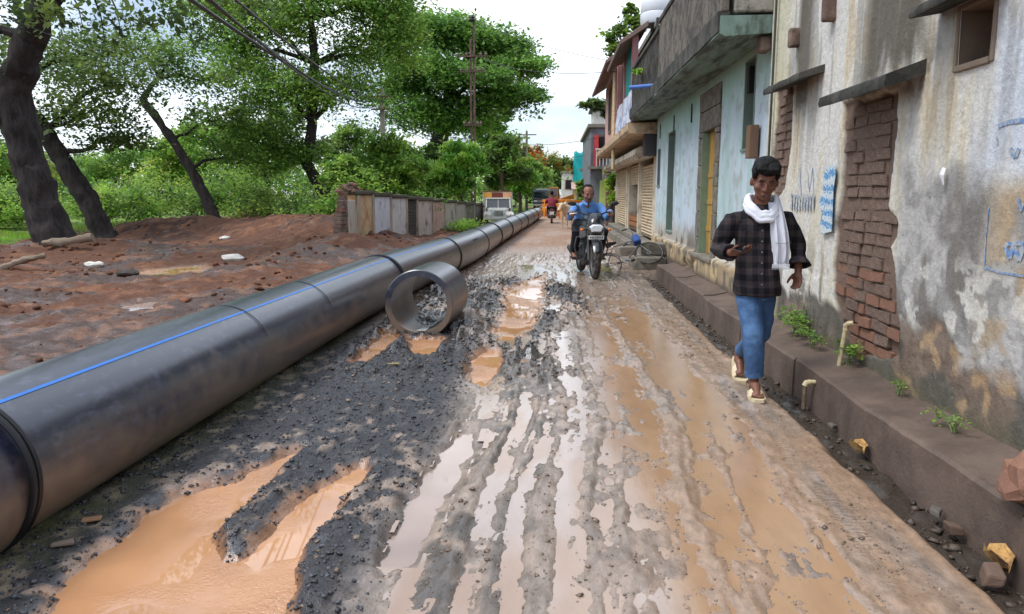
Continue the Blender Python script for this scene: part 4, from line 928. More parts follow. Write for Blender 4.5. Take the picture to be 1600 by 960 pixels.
# ------------------------------------------------------------------ water main, cut ring, boundary wall, poles
def pipe_material():
    m = bpy.data.materials.new('black_pipe_plastic'); m.use_nodes = True; nt = m.node_tree; N = nt.nodes.new; K = nt.links.new; p = nt.nodes['Principled BSDF']
    co = N('ShaderNodeTexCoord'); sx = N('ShaderNodeSeparateXYZ'); K(co.outputs['Object'], sx.inputs[0])
    n = N('ShaderNodeTexNoise'); n.inputs['Scale'].default_value = 3.2; n.inputs['Detail'].default_value = 8; n.inputs['Roughness'].default_value = .7; K(co.outputs['Object'], n.inputs['Vector'])
    mp = N('ShaderNodeMapping'); mp.inputs['Scale'].default_value = (9, 5, 9); mp.inputs['Rotation'].default_value = (0, 0, .35); K(co.outputs['Object'], mp.inputs['Vector'])
    sc_ = N('ShaderNodeTexNoise'); sc_.inputs['Scale'].default_value = 2.2; sc_.inputs['Detail'].default_value = 5; K(mp.outputs['Vector'], sc_.inputs['Vector'])
    r0 = N('ShaderNodeMapRange'); r0.inputs['From Min'].default_value = .54; r0.inputs['From Max'].default_value = .72; K(sc_.outputs['Fac'], r0.inputs['Value'])
    # splashed mud clings to the lower flank: dirt with a ragged upper line
    ad = N('ShaderNodeMath'); ad.operation = 'MULTIPLY_ADD'; K(n.outputs['Fac'], ad.inputs[0]); ad.inputs[1].default_value = -.8; K(sx.outputs['Z'], ad.inputs[2])
    r1 = N('ShaderNodeMapRange'); r1.inputs['From Min'].default_value = .08; r1.inputs['From Max'].default_value = -.22; K(ad.outputs[0], r1.inputs['Value'])
    m1 = N('ShaderNodeMix'); m1.data_type = 'RGBA'; K(r0.outputs['Result'], m1.inputs[0]); m1.inputs[6].default_value = (*lin(28, 31, 50), 1); m1.inputs[7].default_value = (*lin(66, 68, 88), 1)
    m2 = N('ShaderNodeMix'); m2.data_type = 'RGBA'; K(r1.outputs['Result'], m2.inputs[0]); K(m1.outputs[2], m2.inputs[6]); m2.inputs[7].default_value = (*lin(106, 88, 72), 1)
    K(m2.outputs[2], p.inputs['Base Color'])
    rr = N('ShaderNodeMapRange'); rr.inputs['To Min'].default_value = .30; rr.inputs['To Max'].default_value = .75; K(r1.outputs['Result'], rr.inputs['Value']); K(rr.outputs['Result'], p.inputs['Roughness'])
    p.inputs['Specular IOR Level'].default_value = 1.0; p.inputs['Coat Weight'].default_value = .6; p.inputs['Coat Roughness'].default_value = .28
    b = N('ShaderNodeBump'); b.inputs['Strength'].default_value = .25; b.inputs['Distance'].default_value = .01; K(n.outputs['Fac'], b.inputs['Height']); K(b.outputs['Normal'], p.inputs['Normal'])
    return m
M_pipe = pipe_material()
M_bead = material('black_weld_bead', lin(20, 20, 24), .45, .2, 10)
M_stripe = material('blue_stripe', lin(40, 112, 196), .4, .15, 20, spec=.6, second=lin(70, 110, 160), second_amount=.3, second_scale=6)
PR = .33
PATH = [(-2.37, .3), (-2.36, 3.0), (-2.32, 6.0), (-2.24, 9.4), (-2.02, 12.4), (-1.84, 15.0), (-1.72, 19.0), (-1.58, 23.5), (-1.44, 28.0), (-1.26, 33.0), (-1.10, 38.5), (-.95, 43)]
def path_at(y):
    for (x0, y0), (x1, y1) in zip(PATH[:-1], PATH[1:]):
        if y <= y1:
            break
    i = PATH.index((x0, y0)); g = lambda k: PATH[max(0, min(len(PATH) - 1, k))]
    p0, p1, p2, p3 = g(i - 1), g(i), g(i + 1), g(i + 2); t = (y - y0) / (y1 - y0)
    m1 = (p2[0] - p0[0]) / max(1e-6, p2[1] - p0[1]) * (y1 - y0); m2 = (p3[0] - p1[0]) / max(1e-6, p3[1] - p1[1]) * (y1 - y0)
    x = (2*t**3 - 3*t**2 + 1) * p1[0] + (t**3 - 2*t**2 + t) * m1 + (-2*t**3 + 3*t**2) * p2[0] + (t**3 - t**2) * m2
    return Vector((x, y, PR + .012))
main = thing('water_main', 'long black plastic water main with a blue stripe laid along the muddy road', 'pipe', (-2.2, 8, 0))
joints = [.3, 2.66, 9.35, 13.1, 16.6, 19.8, 23.2, 26.8, 30.5, 34.5, 38.5, 42.6]
stripe_a = [math.radians(a) for a in (116, 62, 66, 80, 112, 70, 60, 110, 90, 70, 80)]
for k in range(len(joints) - 1):
    a, b = joints[k], joints[k + 1]; n = max(4, int((b - a) / .5)); pts = [path_at(lerp(a, b, i / n)) for i in range(n + 1)]
    off = Vector((rnd.uniform(-.012, .012), 0, rnd.uniform(-.008, .008))) if k else Vector((-.02, 0, -.03))
    MB().tube([p + off for p in pts], PR, 56).build('pipe_length', M_pipe, main, smooth=True)
    # coextruded blue stripe, 2 mm proud
    ang = stripe_a[k]; mb = MB(); V = []
    for p in pts:
        for da in (-.026, 0, .026): V.append(p + off + Vector((math.cos(ang + da), 0, math.sin(ang + da))) * (PR + .0018))
    mb.add(V, [(i * 3 + j, i * 3 + j + 1, i * 3 + j + 4, i * 3 + j + 3) for i in range(n) for j in (0, 1)])
    if k < 3: mb.build('blue_stripe', M_stripe, main, smooth=True)
    if k:
        p = path_at(a); d = (path_at(a + .1) - path_at(a - .1)).normalized()
        for s in (-.016, .014):
            Q = Matrix.Translation(p + d * s) @ d.to_track_quat('Z', 'Y').to_matrix().to_4x4()
            ring = [Q @ Vector((math.cos(2 * math.pi * i / 56) * (PR + .006), math.sin(2 * math.pi * i / 56) * (PR + .006), 0)) for i in range(56)]
            MB().tube(ring, .013, 8, closed=True).build('weld_bead', M_bead, main, smooth=True)
# faint seams scored round the long lengths
for y in (5.05, 6.5, 11.2, 11.32, 11.44):
    p = path_at(y); ring = [p + Vector((math.cos(math.radians(t)) * (PR + .001), 0, math.sin(math.radians(t)) * (PR + .001))) for t in range(20, 130, 4)]
    MB().tube(ring, .003, 5).build('scored_seam', M_bead, main)
# stencilled print on a farther length (unreadable marks)
for i in range(7):
    y = 14.6 + i * .09; p = path_at(y); ang = math.radians(34)
    c = p + Vector((math.cos(ang), 0, math.sin(ang))) * (PR + .002); MB().box(c, (.006, .05, .05 if i % 3 else .09)).build('stencil_mark', material('faded_stencil', lin(58, 60, 68), .6), main)

# cut ring of the same pipe, lying across the road edge
RO, RI, RL = .36, .295, .95
rc = on_ground(655, 527)
cut = thing('cut_pipe_ring', 'short cut-off ring of thick black pipe resting beside the water main', 'pipe', (rc.x, rc.y, 0))
ax = Vector((.05, 1, 0)).normalized()
Mr = Matrix.Translation((rc.x - .01, rc.y + .06, RO - .03)) @ ax.to_track_quat('Z', 'Y').to_matrix().to_4x4()
MB().lathe([(RI, .0), (RO - .008, 0), (RO, .008), (RO, RL - .008), (RO - .008, RL), (RI, RL), (RI, RL * .5), (RI, 0)], 64, Mr).build('ring_wall', M_pipe, cut, smooth=True, angle=25)
loc = ax.cross(Vector((0, 0, 1)))
bt = Vector((rc.x, rc.y + .06, RO - .03 - RI + .004))
strip = []
for i in range(14):
    t = i / 13; q = bt + ax * lerp(.02, RL - .04, t) + loc * (lerp(.0, .08, t) + .008 * math.sin(t * 19)); w = .045 * (1 + .25 * math.sin(t * 23))
    hgt = lambda s: .004 + .5 * ((q + loc * s - bt - ax * (q - bt).dot(ax)).dot(loc)) ** 2 / RI
    strip.append([q + loc * w + Vector((0, 0, hgt(w))), q - loc * w + Vector((0, 0, hgt(-w))), q - loc * w + Vector((0, 0, hgt(-w) + .006)), q + loc * w + Vector((0, 0, hgt(w) + .006))])
MB().loft(strip).build('wet_mud_streak', material('pale_slurry', lin(186, 186, 184), .15, .2, 30, bump=.4, spec=.8), cut, smooth=True)

# --- boundary wall of plastered panels, broken end with exposed courses
bw = thing('boundary_wall', 'weathered roadside boundary wall with stained panels and a broken brick end', 'wall', (-4.6, 22, 0))
A0, A1 = Vector((-5.15, 18.4, 0)), Vector((-3.55, 37.2, 0)); dW = (A1 - A0).normalized(); nW = Vector((dW.y, -dW.x, 0)); LW = (A1 - A0).length
def Wp(s, out, z): return A0 + dW * s + nW * out + Vector((0, 0, z))
def topz(s): return lerp(1.50, .92, min(1, s / LW * 1.05))
cols = [lin(196, 172, 132), lin(206, 208, 214), lin(204, 202, 198), lin(150, 140, 128), lin(194, 184, 174), lin(190, 164, 148), lin(180, 170, 160), lin(170, 162, 152), lin(120, 112, 104), lin(112, 108, 100), lin(112, 108, 100)]
stain = [lin(176, 124, 82), lin(120, 122, 130), lin(90, 92, 84), lin(80, 66, 58), lin(90, 84, 80), lin(110, 76, 60), lin(84, 80, 74), lin(74, 70, 64), lin(70, 66, 62), lin(64, 62, 58), lin(64, 62, 58)]
edges = [.55, 2.0, 3.6, 5.3, 6.6, 8.6, 10.6, 12.6, 14.6, 16.7, 18.9]
def panel(s0, s1, z0, z1, out, th, mat, name, bev=.015, wob=.012):
    V = [Wp(s, o, z) for z in (z0, z1) for (s, o) in ((s0, out), (s1, out), (s1, out - th), (s0, out - th))]
    return MB().add(V, [(0, 3, 2, 1), (4, 5, 6, 7), (0, 1, 5, 4), (1, 2, 6, 5), (2, 3, 7, 6), (3, 0, 4, 7)]).build(name, mat, bw, bevel=bev, wobble=wob)
M_pil = material('wall_pilaster', lin(168, 156, 138), .9, .25, 4, bump=.5, second=lin(110, 98, 84), second_amount=.38, second_scale=2.5, stretch=(1, 1, .4))
M_bl = material('wall_coping', lin(86, 78, 68), .9, .3, 5, bump=.5, second=lin(64, 74, 44), second_amount=.42, second_scale=3)
for k in range(len(edges) - 1):
    m = material('wall_panel_%d' % k, cols[k], .85, .18, 4, bump=.5, bump_scale=20, second=stain[k], second_amount=.30 if k else .44, second_scale=2.6, stretch=(1, 1, .75))
    if k == 3:   # plaster gone: dark stacked courses
        zc = .0
        while zc < topz(edges[k]) - .12:
            panel(edges[k] + .03, edges[k + 1] - .12, zc + .005, zc + .10, -.02 - rnd.uniform(0, .03), .25, material('black_stone_course', lin(74, 68, 64), .9, .35, 6, bump=.6), 'stone_course', .012, .03); zc += .105
    else: panel(edges[k], edges[k + 1] - .14, -.2, topz(edges[k]) - .06, 0, .24, m, 'wall_panel')
    panel(edges[k + 1] - .14, edges[k + 1], -.2, topz(edges[k]) - .02, .03, .30, M_pil, 'pilaster')
    panel(edges[k] - .02, edges[k + 1] - .0, topz(edges[k]) - .055, topz(edges[k]) + .05, .05, .36, M_bl, 'coping', .02, .03)
panel(.62, .80, -.2, 1.42, .045, .05, M_pil, 'pilaster')
panel(.0, .54, -.2, 1.30, -.005, .22, material('wall_panel_end', lin(190, 184, 172), .85, .2, 4, bump=.5, second=lin(160, 110, 74), second_amount=.45, second_scale=3, stretch=(1, 1, .3)), 'wall_panel')
# toothed brick end
zc = 0.0
while zc < 1.5:
    lead = -.55 + .45 * max(0, (zc - .55)) ** 1.3 + rnd.uniform(-.03, .05); s = lead
    while s < -.02:
        ln = min(.24, -.005 - s)
        if ln > .05: panel(s, s + ln - .012, zc + .005, zc + .095, rnd.uniform(-.03, .01), .20, M_brickred if rnd.random() < .3 else M_brick, 'brick', .01, .012)
        s += .24
    zc += .1
# rubble heaped on top of the end
for i in range(34):
    s = rnd.gauss(.6, .38); z = 1.5 + max(0, .28 - abs(s - .7) * .35) * rnd.random()
    c = Wp(s, rnd.uniform(-.28, .02), z); q = rnd.uniform(.04, .10)
    MB().box((0, 0, 0), (q * 1.5, q, q), Matrix.Translation(c) @ Matrix.Rotation(rnd.uniform(0, 3), 4, 'Z') @ Matrix.Rotation(rnd.uniform(-.5, .5), 4, 'X')).build('rubble', M_brickred if rnd.random() < .4 else M_brick, bw, bevel=.012, wobble=.02)
# arched culvert mouth at the foot of the first panel
pts = [(-.24, -.2), (-.24, .26)] + [(.24 * -math.cos(math.pi * i / 10), .26 + .2 * math.sin(math.pi * i / 10)) for i in range(1, 10)] + [(.24, .26), (.24, -.2)]
s0 = 1.62; V = [Wp(s0 + a, .004, z) for a, z in pts]; V2 = [Wp(s0 + a, .02, z) for a, z in pts]; n = len(pts)
MB().add(V + V2, [tuple(range(n, 2 * n))] + [(i, (i + 1) % n, n + (i + 1) % n, n + i) for i in range(n)]).build('culvert_mouth', material('culvert_brown', lin(86, 66, 48), .9, .3, 4), bw)
panel(.64, .98, .22, .30, .08, .04, material('white_block', lin(220, 216, 210), .8, .1), 'white_block', .006, .004)

# --- poles
M_rustpole = material('rusty_pole', lin(112, 84, 74), .7, .25, 4, metallic=.2, second=lin(74, 56, 50), second_amount=.5, second_scale=3)
M_cpole = material('concrete_pole', lin(148, 142, 132), .85, .2, 3, bump=.3)
M_cable = material('black_cable', lin(36, 36, 38), .5, .1)
M_por = material('porcelain', lin(116, 96, 90), .4, .1)
pb = on_y(738, 100, 41.0)
pole = thing('iron_utility_pole', 'tall rusty iron utility pole with cross arms in front of the spreading tree', 'utility pole', (pb.x, 41.0, 0))
ztop = on_y(738, 34, 41.0).z
MB().bar((pb.x - .09, 41, -.3), (pb.x - .09, 41, ztop - .9), .10, .14).build('pole_rail', M_rustpole, pole); MB().bar((pb.x + .09, 41.02, -.3), (pb.x + .09, 41.02, ztop), .10, .14).build('pole_rail', M_rustpole, pole)
for z, w in ((ztop - 1.8, 1.5), (ztop - 2.6, 1.2), (ztop - 5.4, .9)):
    ca = MB().bar((pb.x - w * .55, 40.9, z), (pb.x + w * .55, 40.9, z), .10, .08).build('cross_arm', M_rustpole, pole)
    for s in (-.5, -.2, .3, .5): MB().lathe([(0, 0), (.05, 0), (.07, .06), (.04, .1), (.06, .15), (0, .18)], 10, Matrix.Translation((pb.x + s * w, 40.9, z + .05))).build('insulator', M_por, ca, smooth=True)
MB().lathe([(0, 0), (.16, 0), (.2, .08), (.12, .16), (.16, .22), (.08, .34), (0, .36)], 12, Matrix.Translation((pb.x, 41, ztop))).build('top_insulator', material('dark_porcelain', lin(40, 38, 40), .4), pole, smooth=True)
pc = on_y(598, 200, 36.0); zc2 = on_y(598, 138, 36.0).z
cp = thing('concrete_utility_pole', 'grey concrete utility pole half lost in foliage behind the boundary wall', 'utility pole', (pc.x, 36, 0))
MB().box((pc.x, 36, (zc2 - .3) / 2), (.28, .28, zc2 + .3), taper=.65).build('pole_shaft', M_cpole, cp, bevel=.02)
MB().bar((pc.x - .7, 35.85, zc2 - .4), (pc.x + .5, 35.85, zc2 - .4), .09, .07).build('cross_arm', M_rustpole, cp)
MB().bar((pc.x - .5, 35.85, zc2 - 1.0), (pc.x + .4, 35.85, zc2 - 1.0), .09, .07).build('cross_arm', M_rustpole, cp)
for (px_, top_, Yp, nm, lb) in ((823, 205, 62, 'thin_utility_pole', 'thin pale utility pole standing near the parked dark truck'), (806, 232, 75, 'small_utility_pole', 'small dark utility pole under the orange-flowering tree')):
    b = on_y(px_, top_, Yp); t = thing(nm, lb, 'utility pole', (b.x, Yp, 0)); MB().tube([(b.x, Yp, -.2), (b.x, Yp, b.z)], [.12, .09], 8).build('pole_shaft', M_cpole, t, smooth=True)
    MB().bar((b.x - .8, Yp, b.z - .3), (b.x + .8, Yp, b.z - .3), .08).build('cross_arm', M_rustpole, t)
# --- overhead cables
def cable(p, q, sag, r, label, n=24, group=None):
    p, q = Vector(p), Vector(q); pts = [p.lerp(q, i / n) - Vector((0, 0, sag * 4 * (i / n) * (1 - i / n))) for i in range(n + 1)]
    return tag(MB().tube(pts, r, 6).build('overhead_cable', M_cable, smooth=True), label, 'cable', group)
top = pc.copy(); P36 = Vector((pc.x, 35.8, zc2 - .4))
nearL = on_y(290, -6, 7.0)
for i, (dx, dz, sg) in enumerate(((0, 0, .25), (.10, .05, .45), (.22, -.02, .6), (.34, .07, .35))):
    cable(nearL + Vector((dx, 0, dz)), P36 + Vector((-.6 + i * .3, 0, -.25 + (i % 2) * .1)), sg, .014 if i else .022, ['thickest black cable of the bundle sagging from top left to the concrete pole', 'thin black cable just above the thickest one of the sagging bundle', 'thin black cable hanging lowest in the bundle towards the concrete pole', 'topmost and rightmost black cable of the bundle towards the concrete pole'][i], group='cable bundle to the concrete pole')
P41 = Vector((pb.x, 40.85, on_y(738, 222, 41).z))
for i in range(4):
    cable(P36 + Vector((-.4 + i * .25, 0, -.7 + .25 * i)), P41 + Vector((-.3 + i * .2, 0, .1 * i)), .5 + .1 * i, .016, ['lowest', 'second lowest', 'second highest', 'highest'][i] + ' black cable sagging between the concrete pole and the iron pole', group='cables between the two poles')
cable(on_y(-10, 20, 9), P36 + Vector((-.4, 0, -.9)), .6, .006, 'thin pale wire running across the big leaning tree trunk')
cable((pb.x + .3, 41, ztop - 1.8), on_y(960, 112, 24), .35, .012, 'wire from the iron pole cross arm to the pink shop house roof')
cable((pb.x, 41, ztop + .2), on_y(1100, 110, 22), .5, .012, 'highest wire from the iron pole top over the road')
cable((pb.x, 41, ztop + .2), on_y(660, -10, 20), .3, .010, 'wire climbing from the iron pole top out of the picture')
cable(on_y(800, 222, 60), on_y(950, 212, 33), .3, .012, 'low wire crossing the sky to the shop balcony')
cable(on_y(815, 248, 66), on_y(930, 240, 40), .25, .012, 'lowest wire crossing the sky to the grey house')
# ------------------------------------------------------------------ trees and plants
def leaf_material(name, tr=.5):
    m = material(name, (1, 1, 1), .55, .12, 3, attr='col', spec=.35, translucent=tr)
    return m
M_leaf = leaf_material('leaves')
M_bark = material('dark_bark', lin(54, 46, 44), .95, .35, 9, bump=1.0, bump_scale=26, second=lin(28, 25, 25), second_amount=.5, second_scale=8, stretch=(1, 1, .3), dist=.03)
M_bark2 = material('brown_bark', lin(84, 70, 58), .95, .35, 6, bump=.8, bump_scale=20, stretch=(1, 1, .3))
def leaf_mesh(name, centres, radii, counts, size, greens, seed, mult=1.0, droop=.25, elong=1.7, flat=.75, fill=.30, clump=.17, per=70):
    """leaf-sized faces in clumps spread through ellipsoids; clumps differ in hue, with gaps between"""
    r = np.random.default_rng(seed); P = []; C = []
    greens = np.array(greens)
    for c, rad, cnt in zip(centres, radii, counts):
        cnt = int(cnt * mult)
        nc = max(3, int(cnt / per)); c = np.array(c); rad = np.array(rad)
        d = r.normal(size=(nc, 3)); d /= np.linalg.norm(d, axis=1)[:, None]; d[:, 2] = np.where(d[:, 2] < -.3, -d[:, 2] * .5, d[:, 2])
        rr = (fill + (1 - fill) * r.uniform(0, 1, nc) ** .45) * (0.82 + .36 * r.uniform(0, 1, nc))
        cc = c + d * rr[:, None] * rad
        cs = clump * rad.mean() * r.uniform(.6, 1.5, nc)
        k = r.integers(0, nc, cnt); off = r.normal(size=(cnt, 3)) * np.array([1, 1, flat])
        p = cc[k] + off * cs[k][:, None]; P.append(p)
        g = greens[r.integers(0, len(greens), nc)] * r.uniform(.75, 1.25, nc)[:, None]
        C.append(np.minimum(g[k] * r.uniform(.82, 1.2, cnt)[:, None] * np.array([1.28, 1.2, 1.1]), .6))
    P = np.concatenate(P); C = np.concatenate(C); n = len(P)
    a = r.uniform(0, 2 * np.pi, n); tilt = r.normal(-droop, .45, n)
    u = np.stack([np.cos(a) * np.cos(tilt), np.sin(a) * np.cos(tilt), np.sin(tilt)], 1)
    w = np.cross(u, np.stack([r.normal(0, .45, n), r.normal(0, .45, n), np.ones(n)], 1)); w /= np.linalg.norm(w, axis=1)[:, None]
    s = size * np.clip(np.exp(r.normal(-.10, .30, n)), .45, 1.8)[:, None]
    V = np.stack([P - u * s * elong * .5, P + w * s * .5 , P + u * s * elong * .5, P - w * s * .5], 1).reshape(-1, 3)
    return np_mesh(name, V, np.arange(4 * n).reshape(n, 4), False, {'col': ('FLOAT_COLOR', np.repeat(C, 4, 0))})
def branch_tube(mb, p, q, r0, r1, seed, n=6, bend=.12):
    p, q = Vector(p), Vector(q); Lg = (q - p).length
    pts = [p.lerp(q, i / n) + Vector(mnoise.noise_vector(Vector((i * .7, seed * 3.1, seed)))) * bend * Lg * math.sin(math.pi * i / n) + Vector((0, 0, .06 * Lg * math.sin(math.pi * i / n))) for i in range(n + 1)]
    mb.tube(pts, [lerp(r0, r1, i / n) for i in range(n + 1)], 7); return pts
def tree(name, label, base, trunk, crown, size, greens, seed, group=None, bark=None, limb_r=.10, fork=None, twigs=3, **kw):
    """trunk: [(point, radius)...]; crown: [(centre, radii, leaves)...]"""
    t = thing(name, label, 'tree', base, group); bark = bark or M_bark; rr = random.Random(seed)
    n = len(trunk); fine = []; fr_ = []
    for i in range(n - 1):
        for k in range(8):
            s = k / 8; p = vlerp(trunk[i][0], trunk[i + 1][0], s) + Vector(mnoise.noise_vector(Vector((i + s, seed, 3)))) * .06 * trunk[i][1] * 4; fine.append(p); fr_.append(lerp(trunk[i][1], trunk[i + 1][1], s))
    fine.append(Vector(trunk[-1][0])); fr_.append(trunk[-1][1])
    tb = MB().tube(fine, fr_, 26); tb.v = [tuple(Vector(p) + Vector(mnoise.noise_vector(Vector((p[0] * 9, p[1] * 9, p[2] * 2.5)))) * trunk[0][1] * .07) for p in tb.v]
    tb.build('trunk', bark, t, smooth=True, wobble=trunk[0][1] * .16, wscale=3.5)
    pts = [Vector(p) for p, _ in trunk]
    start = pts[max(1, int(len(pts) * .5)):] if fork is None else pts[fork:]
    for i, (c, rad, cnt) in enumerate(crown):
        lm = MB(); c = Vector(c); s = min(start, key=lambda p: (p - c).length + (2 if p.z > c.z + .3 else 0))
        tip = c + Vector((0, 0, rad[2] * .1)); path = branch_tube(lm, s, tip, limb_r * (.8 + .4 * rr.random()), limb_r * .28, seed + i)
        for k in range(twigs):
            q = rr.choice(path[3:]); e = c + Vector((rr.uniform(-1, 1) * rad[0], rr.uniform(-1, 1) * rad[1], rr.uniform(-.3, .8) * rad[2])) * .85
            branch_tube(lm, q, e, limb_r * .3, limb_r * .07, seed + i * 7 + k, 4)
        lm.build('limb', bark, t, smooth=True)
    link('crown', leaf_mesh(name, [c for c, _, _ in crown], [r for _, r, _ in crown], [k for _, _, k in crown], size, greens, seed, **kw), M_leaf, t)
    return t
G_dark = [lin(92, 116, 62), lin(78, 104, 60), lin(108, 132, 68), lin(68, 92, 54)]
G_mid = [lin(118, 152, 70), lin(100, 140, 66), lin(136, 168, 80), lin(88, 122, 60)]
G_light = [lin(140, 184, 78), lin(124, 170, 74), lin(160, 198, 92), lin(106, 152, 66)]
G_rain = [lin(112, 154, 74), lin(94, 136, 68), lin(128, 168, 82), lin(78, 112, 60)]
def PY(px, py, Y): return tuple(on_y(px, py, Y))
# big leaning tree at the left edge
Y = 16.9
tr = [(PY(96, 412, Y), .60), (PY(90, 385, Y), .46), (PY(68, 320, Y), .39), (PY(44, 245, Y), .37), (PY(22, 165, Y), .38), (PY(28, 120, Y), .33), (PY(48, 60, Y - .2), .29), (PY(75, 0, Y - .4), .26), (PY(100, -60, Y - .6), .24), (PY(130, -170, Y - 1), .16)]
cr = [(PY(60, -130, Y - 1), (2.6, 2.2, 1.1), 3600), (PY(-90, 60, Y), (1.6, 1.6, 1.2), 1600), (PY(150, -20, Y - 1), (1.5, 1.3, .5), 600), (PY(210, -55, Y - 1), (1.6, 1.5, .8), 1500), (PY(10, -20, Y), (1.3, 1.2, .5), 700), (PY(330, -50, Y - .5), (1.6, 1.4, .7), 1400)]
t = tree('leaning_tree', 'massive dark leaning tree trunk with a fork, nearest the left edge', (tr[0][0][0], Y, 0), tr, cr, .075, G_dark, 11, limb_r=.13, fork=6, clump=.2, per=50)
lm = MB(); lm.tube([PY(14, 190, Y), PY(-8, 150, Y), PY(-40, 110, Y), PY(-120, 60, Y)], [.30, .24, .22, .15], 10); lm.tube([PY(18, 160, Y), PY(16, 130, Y - .1), PY(12, 105, Y - .1)], [.10, .09, .05], 8); lm.build('limb', M_bark, t, smooth=True, wobble=.04)
# hanging sprays from above, part of the leaning tree's crown
link('hanging_spray', leaf_mesh('spray', [PY(130, 20, 14), PY(190, 40, 14.5), PY(250, 35, 15), PY(60, 10, 14), PY(20, 40, 15), PY(300, 10, 15), PY(395, 15, 15), PY(270, 70, 15.5)], [(.8, .6, .5)] * 8, [170, 150, 150, 170, 130, 200, 200, 90], .085, G_dark, 12, clump=.25, per=26, droop=.5), M_leaf, t)
tw = MB()
for px_, a in ((130, 20), (165, 45), (190, 30), (100, 25)): tw.tube([PY(px_ - 25, -20, 14.3), PY(px_ - 8, a * .5, 14.3), PY(px_, a + 25, 14.3)], [.02, .014, .005], 5)
tw.build('twigs', M_bark, t)
# second leaning tree
Y = 22.5
tr = [(PY(170, 388, Y), .42), (PY(162, 366, Y), .34), (PY(140, 320, Y), .31), (PY(112, 275, Y), .30), (PY(92, 240, Y), .27), (PY(70, 205, Y), .22), (PY(48, 170, Y), .16), (PY(30, 130, Y), .10)]
cr = [(PY(130, 190, Y), (1.7, 1.6, .9), 2300), (PY(160, 140, Y), (1.9, 1.7, 1.0), 2600), (PY(70, 110, Y + 1), (2.0, 1.8, 1.2), 2800), (PY(190, 225, Y), (1.2, 1.2, .5), 1100), (PY(20, 205, Y + 1), (1.6, 1.5, .9), 1800), (PY(150, 85, Y + 1), (1.8, 1.6, .8), 1700)]
tree('slanting_tree', 'thinner dark tree slanting left right behind the massive leaning trunk', (tr[0][0][0], Y, 0), tr, cr, .085, G_dark + [lin(96, 116, 58)], 13, mult=1.15, limb_r=.09, fork=4, clump=.22, per=42, twigs=4)
# crooked bare-stemmed tree
Y = 27.5
tr = [(PY(345, 372, Y), .32), (PY(338, 350, Y), .25), (PY(322, 310, Y), .21), (PY(298, 262, Y), .18), (PY(270, 220, Y), .16), (PY(240, 178, Y), .14), (PY(222, 155, Y), .12), (PY(232, 138, Y), .10), (PY(247, 122, Y), .07)]
cr = [(PY(262, 105, Y), (1.5, 1.4, .8), 1500), (PY(320, 130, Y + .5), (1.6, 1.5, .8), 1600), (PY(345, 190, Y + .5), (1.5, 1.5, .9), 1700), (PY(360, 250, Y + 1), (1.3, 1.3, 1.0), 1500), (PY(215, 75, Y), (1.3, 1.3, .6), 700)]
tree('crooked_tree', 'slim crooked dark trunk bent at the top, rising from the red earth mound', (tr[0][0][0], Y, 0), tr, cr, .09, G_dark + G_mid, 17, mult=1.15, limb_r=.07, fork=3, clump=.24, per=40, twigs=4)
# wall-end tree with large crown
Y = 30
tr = [(PY(518, 372, Y), .36), (PY(514, 345, Y), .29), (PY(510, 310, Y), .26), (PY(494, 282, Y), .25), (PY(480, 255, Y), .22), (PY(488, 190, Y), .20), (PY(492, 100, Y), .17), (PY(486, 30, Y), .13), (PY(480, -40, Y), .08)]
cr = [(PY(x, y, Y + dy), (rx, rx * .95, rz), n) for x, y, dy, rx, rz, n in ((430, 60, 0, 2.0, 1.6, 4200), (520, 20, 0, 2.3, 1.7, 5200), (590, 90, .5, 1.9, 1.5, 4200), (450, 160, -.5, 2.0, 1.4, 4200), (540, 150, 0, 1.8, 1.5, 3600), (410, 230, 0, 1.7, 1.3, 3200), (385, 20, .5, 1.7, 1.4, 2600), (600, 20, 1, 1.6, 1.3, 3000), (470, 245, 0, 1.3, .9, 1900), (345, 80, 1, 1.7, 1.4, 2400), (310, 20, 1, 1.5, 1.3, 1700), (560, -30, 1, 2.4, 1.4, 3500), (440, -40, 1, 2.4, 1.4, 3500), (395, 115, 0, 1.5, 1.2, 2400), (625, 60, 1, 1.2, 1.2, 1900))]
tree('broad_tree', 'tall broad green tree above the broken end of the boundary wall', (tr[0][0][0], Y, 0), tr, cr, .088, G_mid, 19, limb_r=.11, fork=4, clump=.20, per=60, mult=1.5)
# spreading rain tree behind the iron pole
Y = 54
tr = [(PY(672, 335, Y), .9), (PY(676, 290, Y), .7), (PY(680, 240, Y), .62), (PY(690, 200, Y), .55), (PY(700, 160, Y), .42), (PY(705, 120, Y), .3)]
cr = [(PY(x, y, Y + dy), (rx, rx, rz * 1.12), n) for x, y, dy, rx, rz, n in ((690, 55, 0, 3.2, 1.3, 5600), (750, 75, 1, 3.2, 1.2, 5200), (800, 110, 0, 2.6, 1.0, 4200), (815, 150, -1, 1.9, .8, 2400), (740, 130, -2, 3.0, 1.1, 4200), (660, 110, -2, 2.6, 1.2, 3800), (640, 60, 1, 2.4, 1.3, 3800), (660, 190, -1, 2.8, 1.8, 4400), (770, 170, 0, 2.4, 1.2, 3000), (640, 150, 0, 2.2, 1.6, 3000), (625, 30, 1, 1.7, 1.0, 2000), (720, 200, 0, 2.6, 1.6, 3400), (790, 85, 2, 2.4, .9, 2800))]
tree('rain_tree', 'huge umbrella-shaped rain tree spreading behind the iron utility pole', (tr[0][0][0], Y, 0), tr, cr, .16, G_rain, 23, limb_r=.26, fork=1, clump=.22, flat=.55, per=70, mult=1.6)
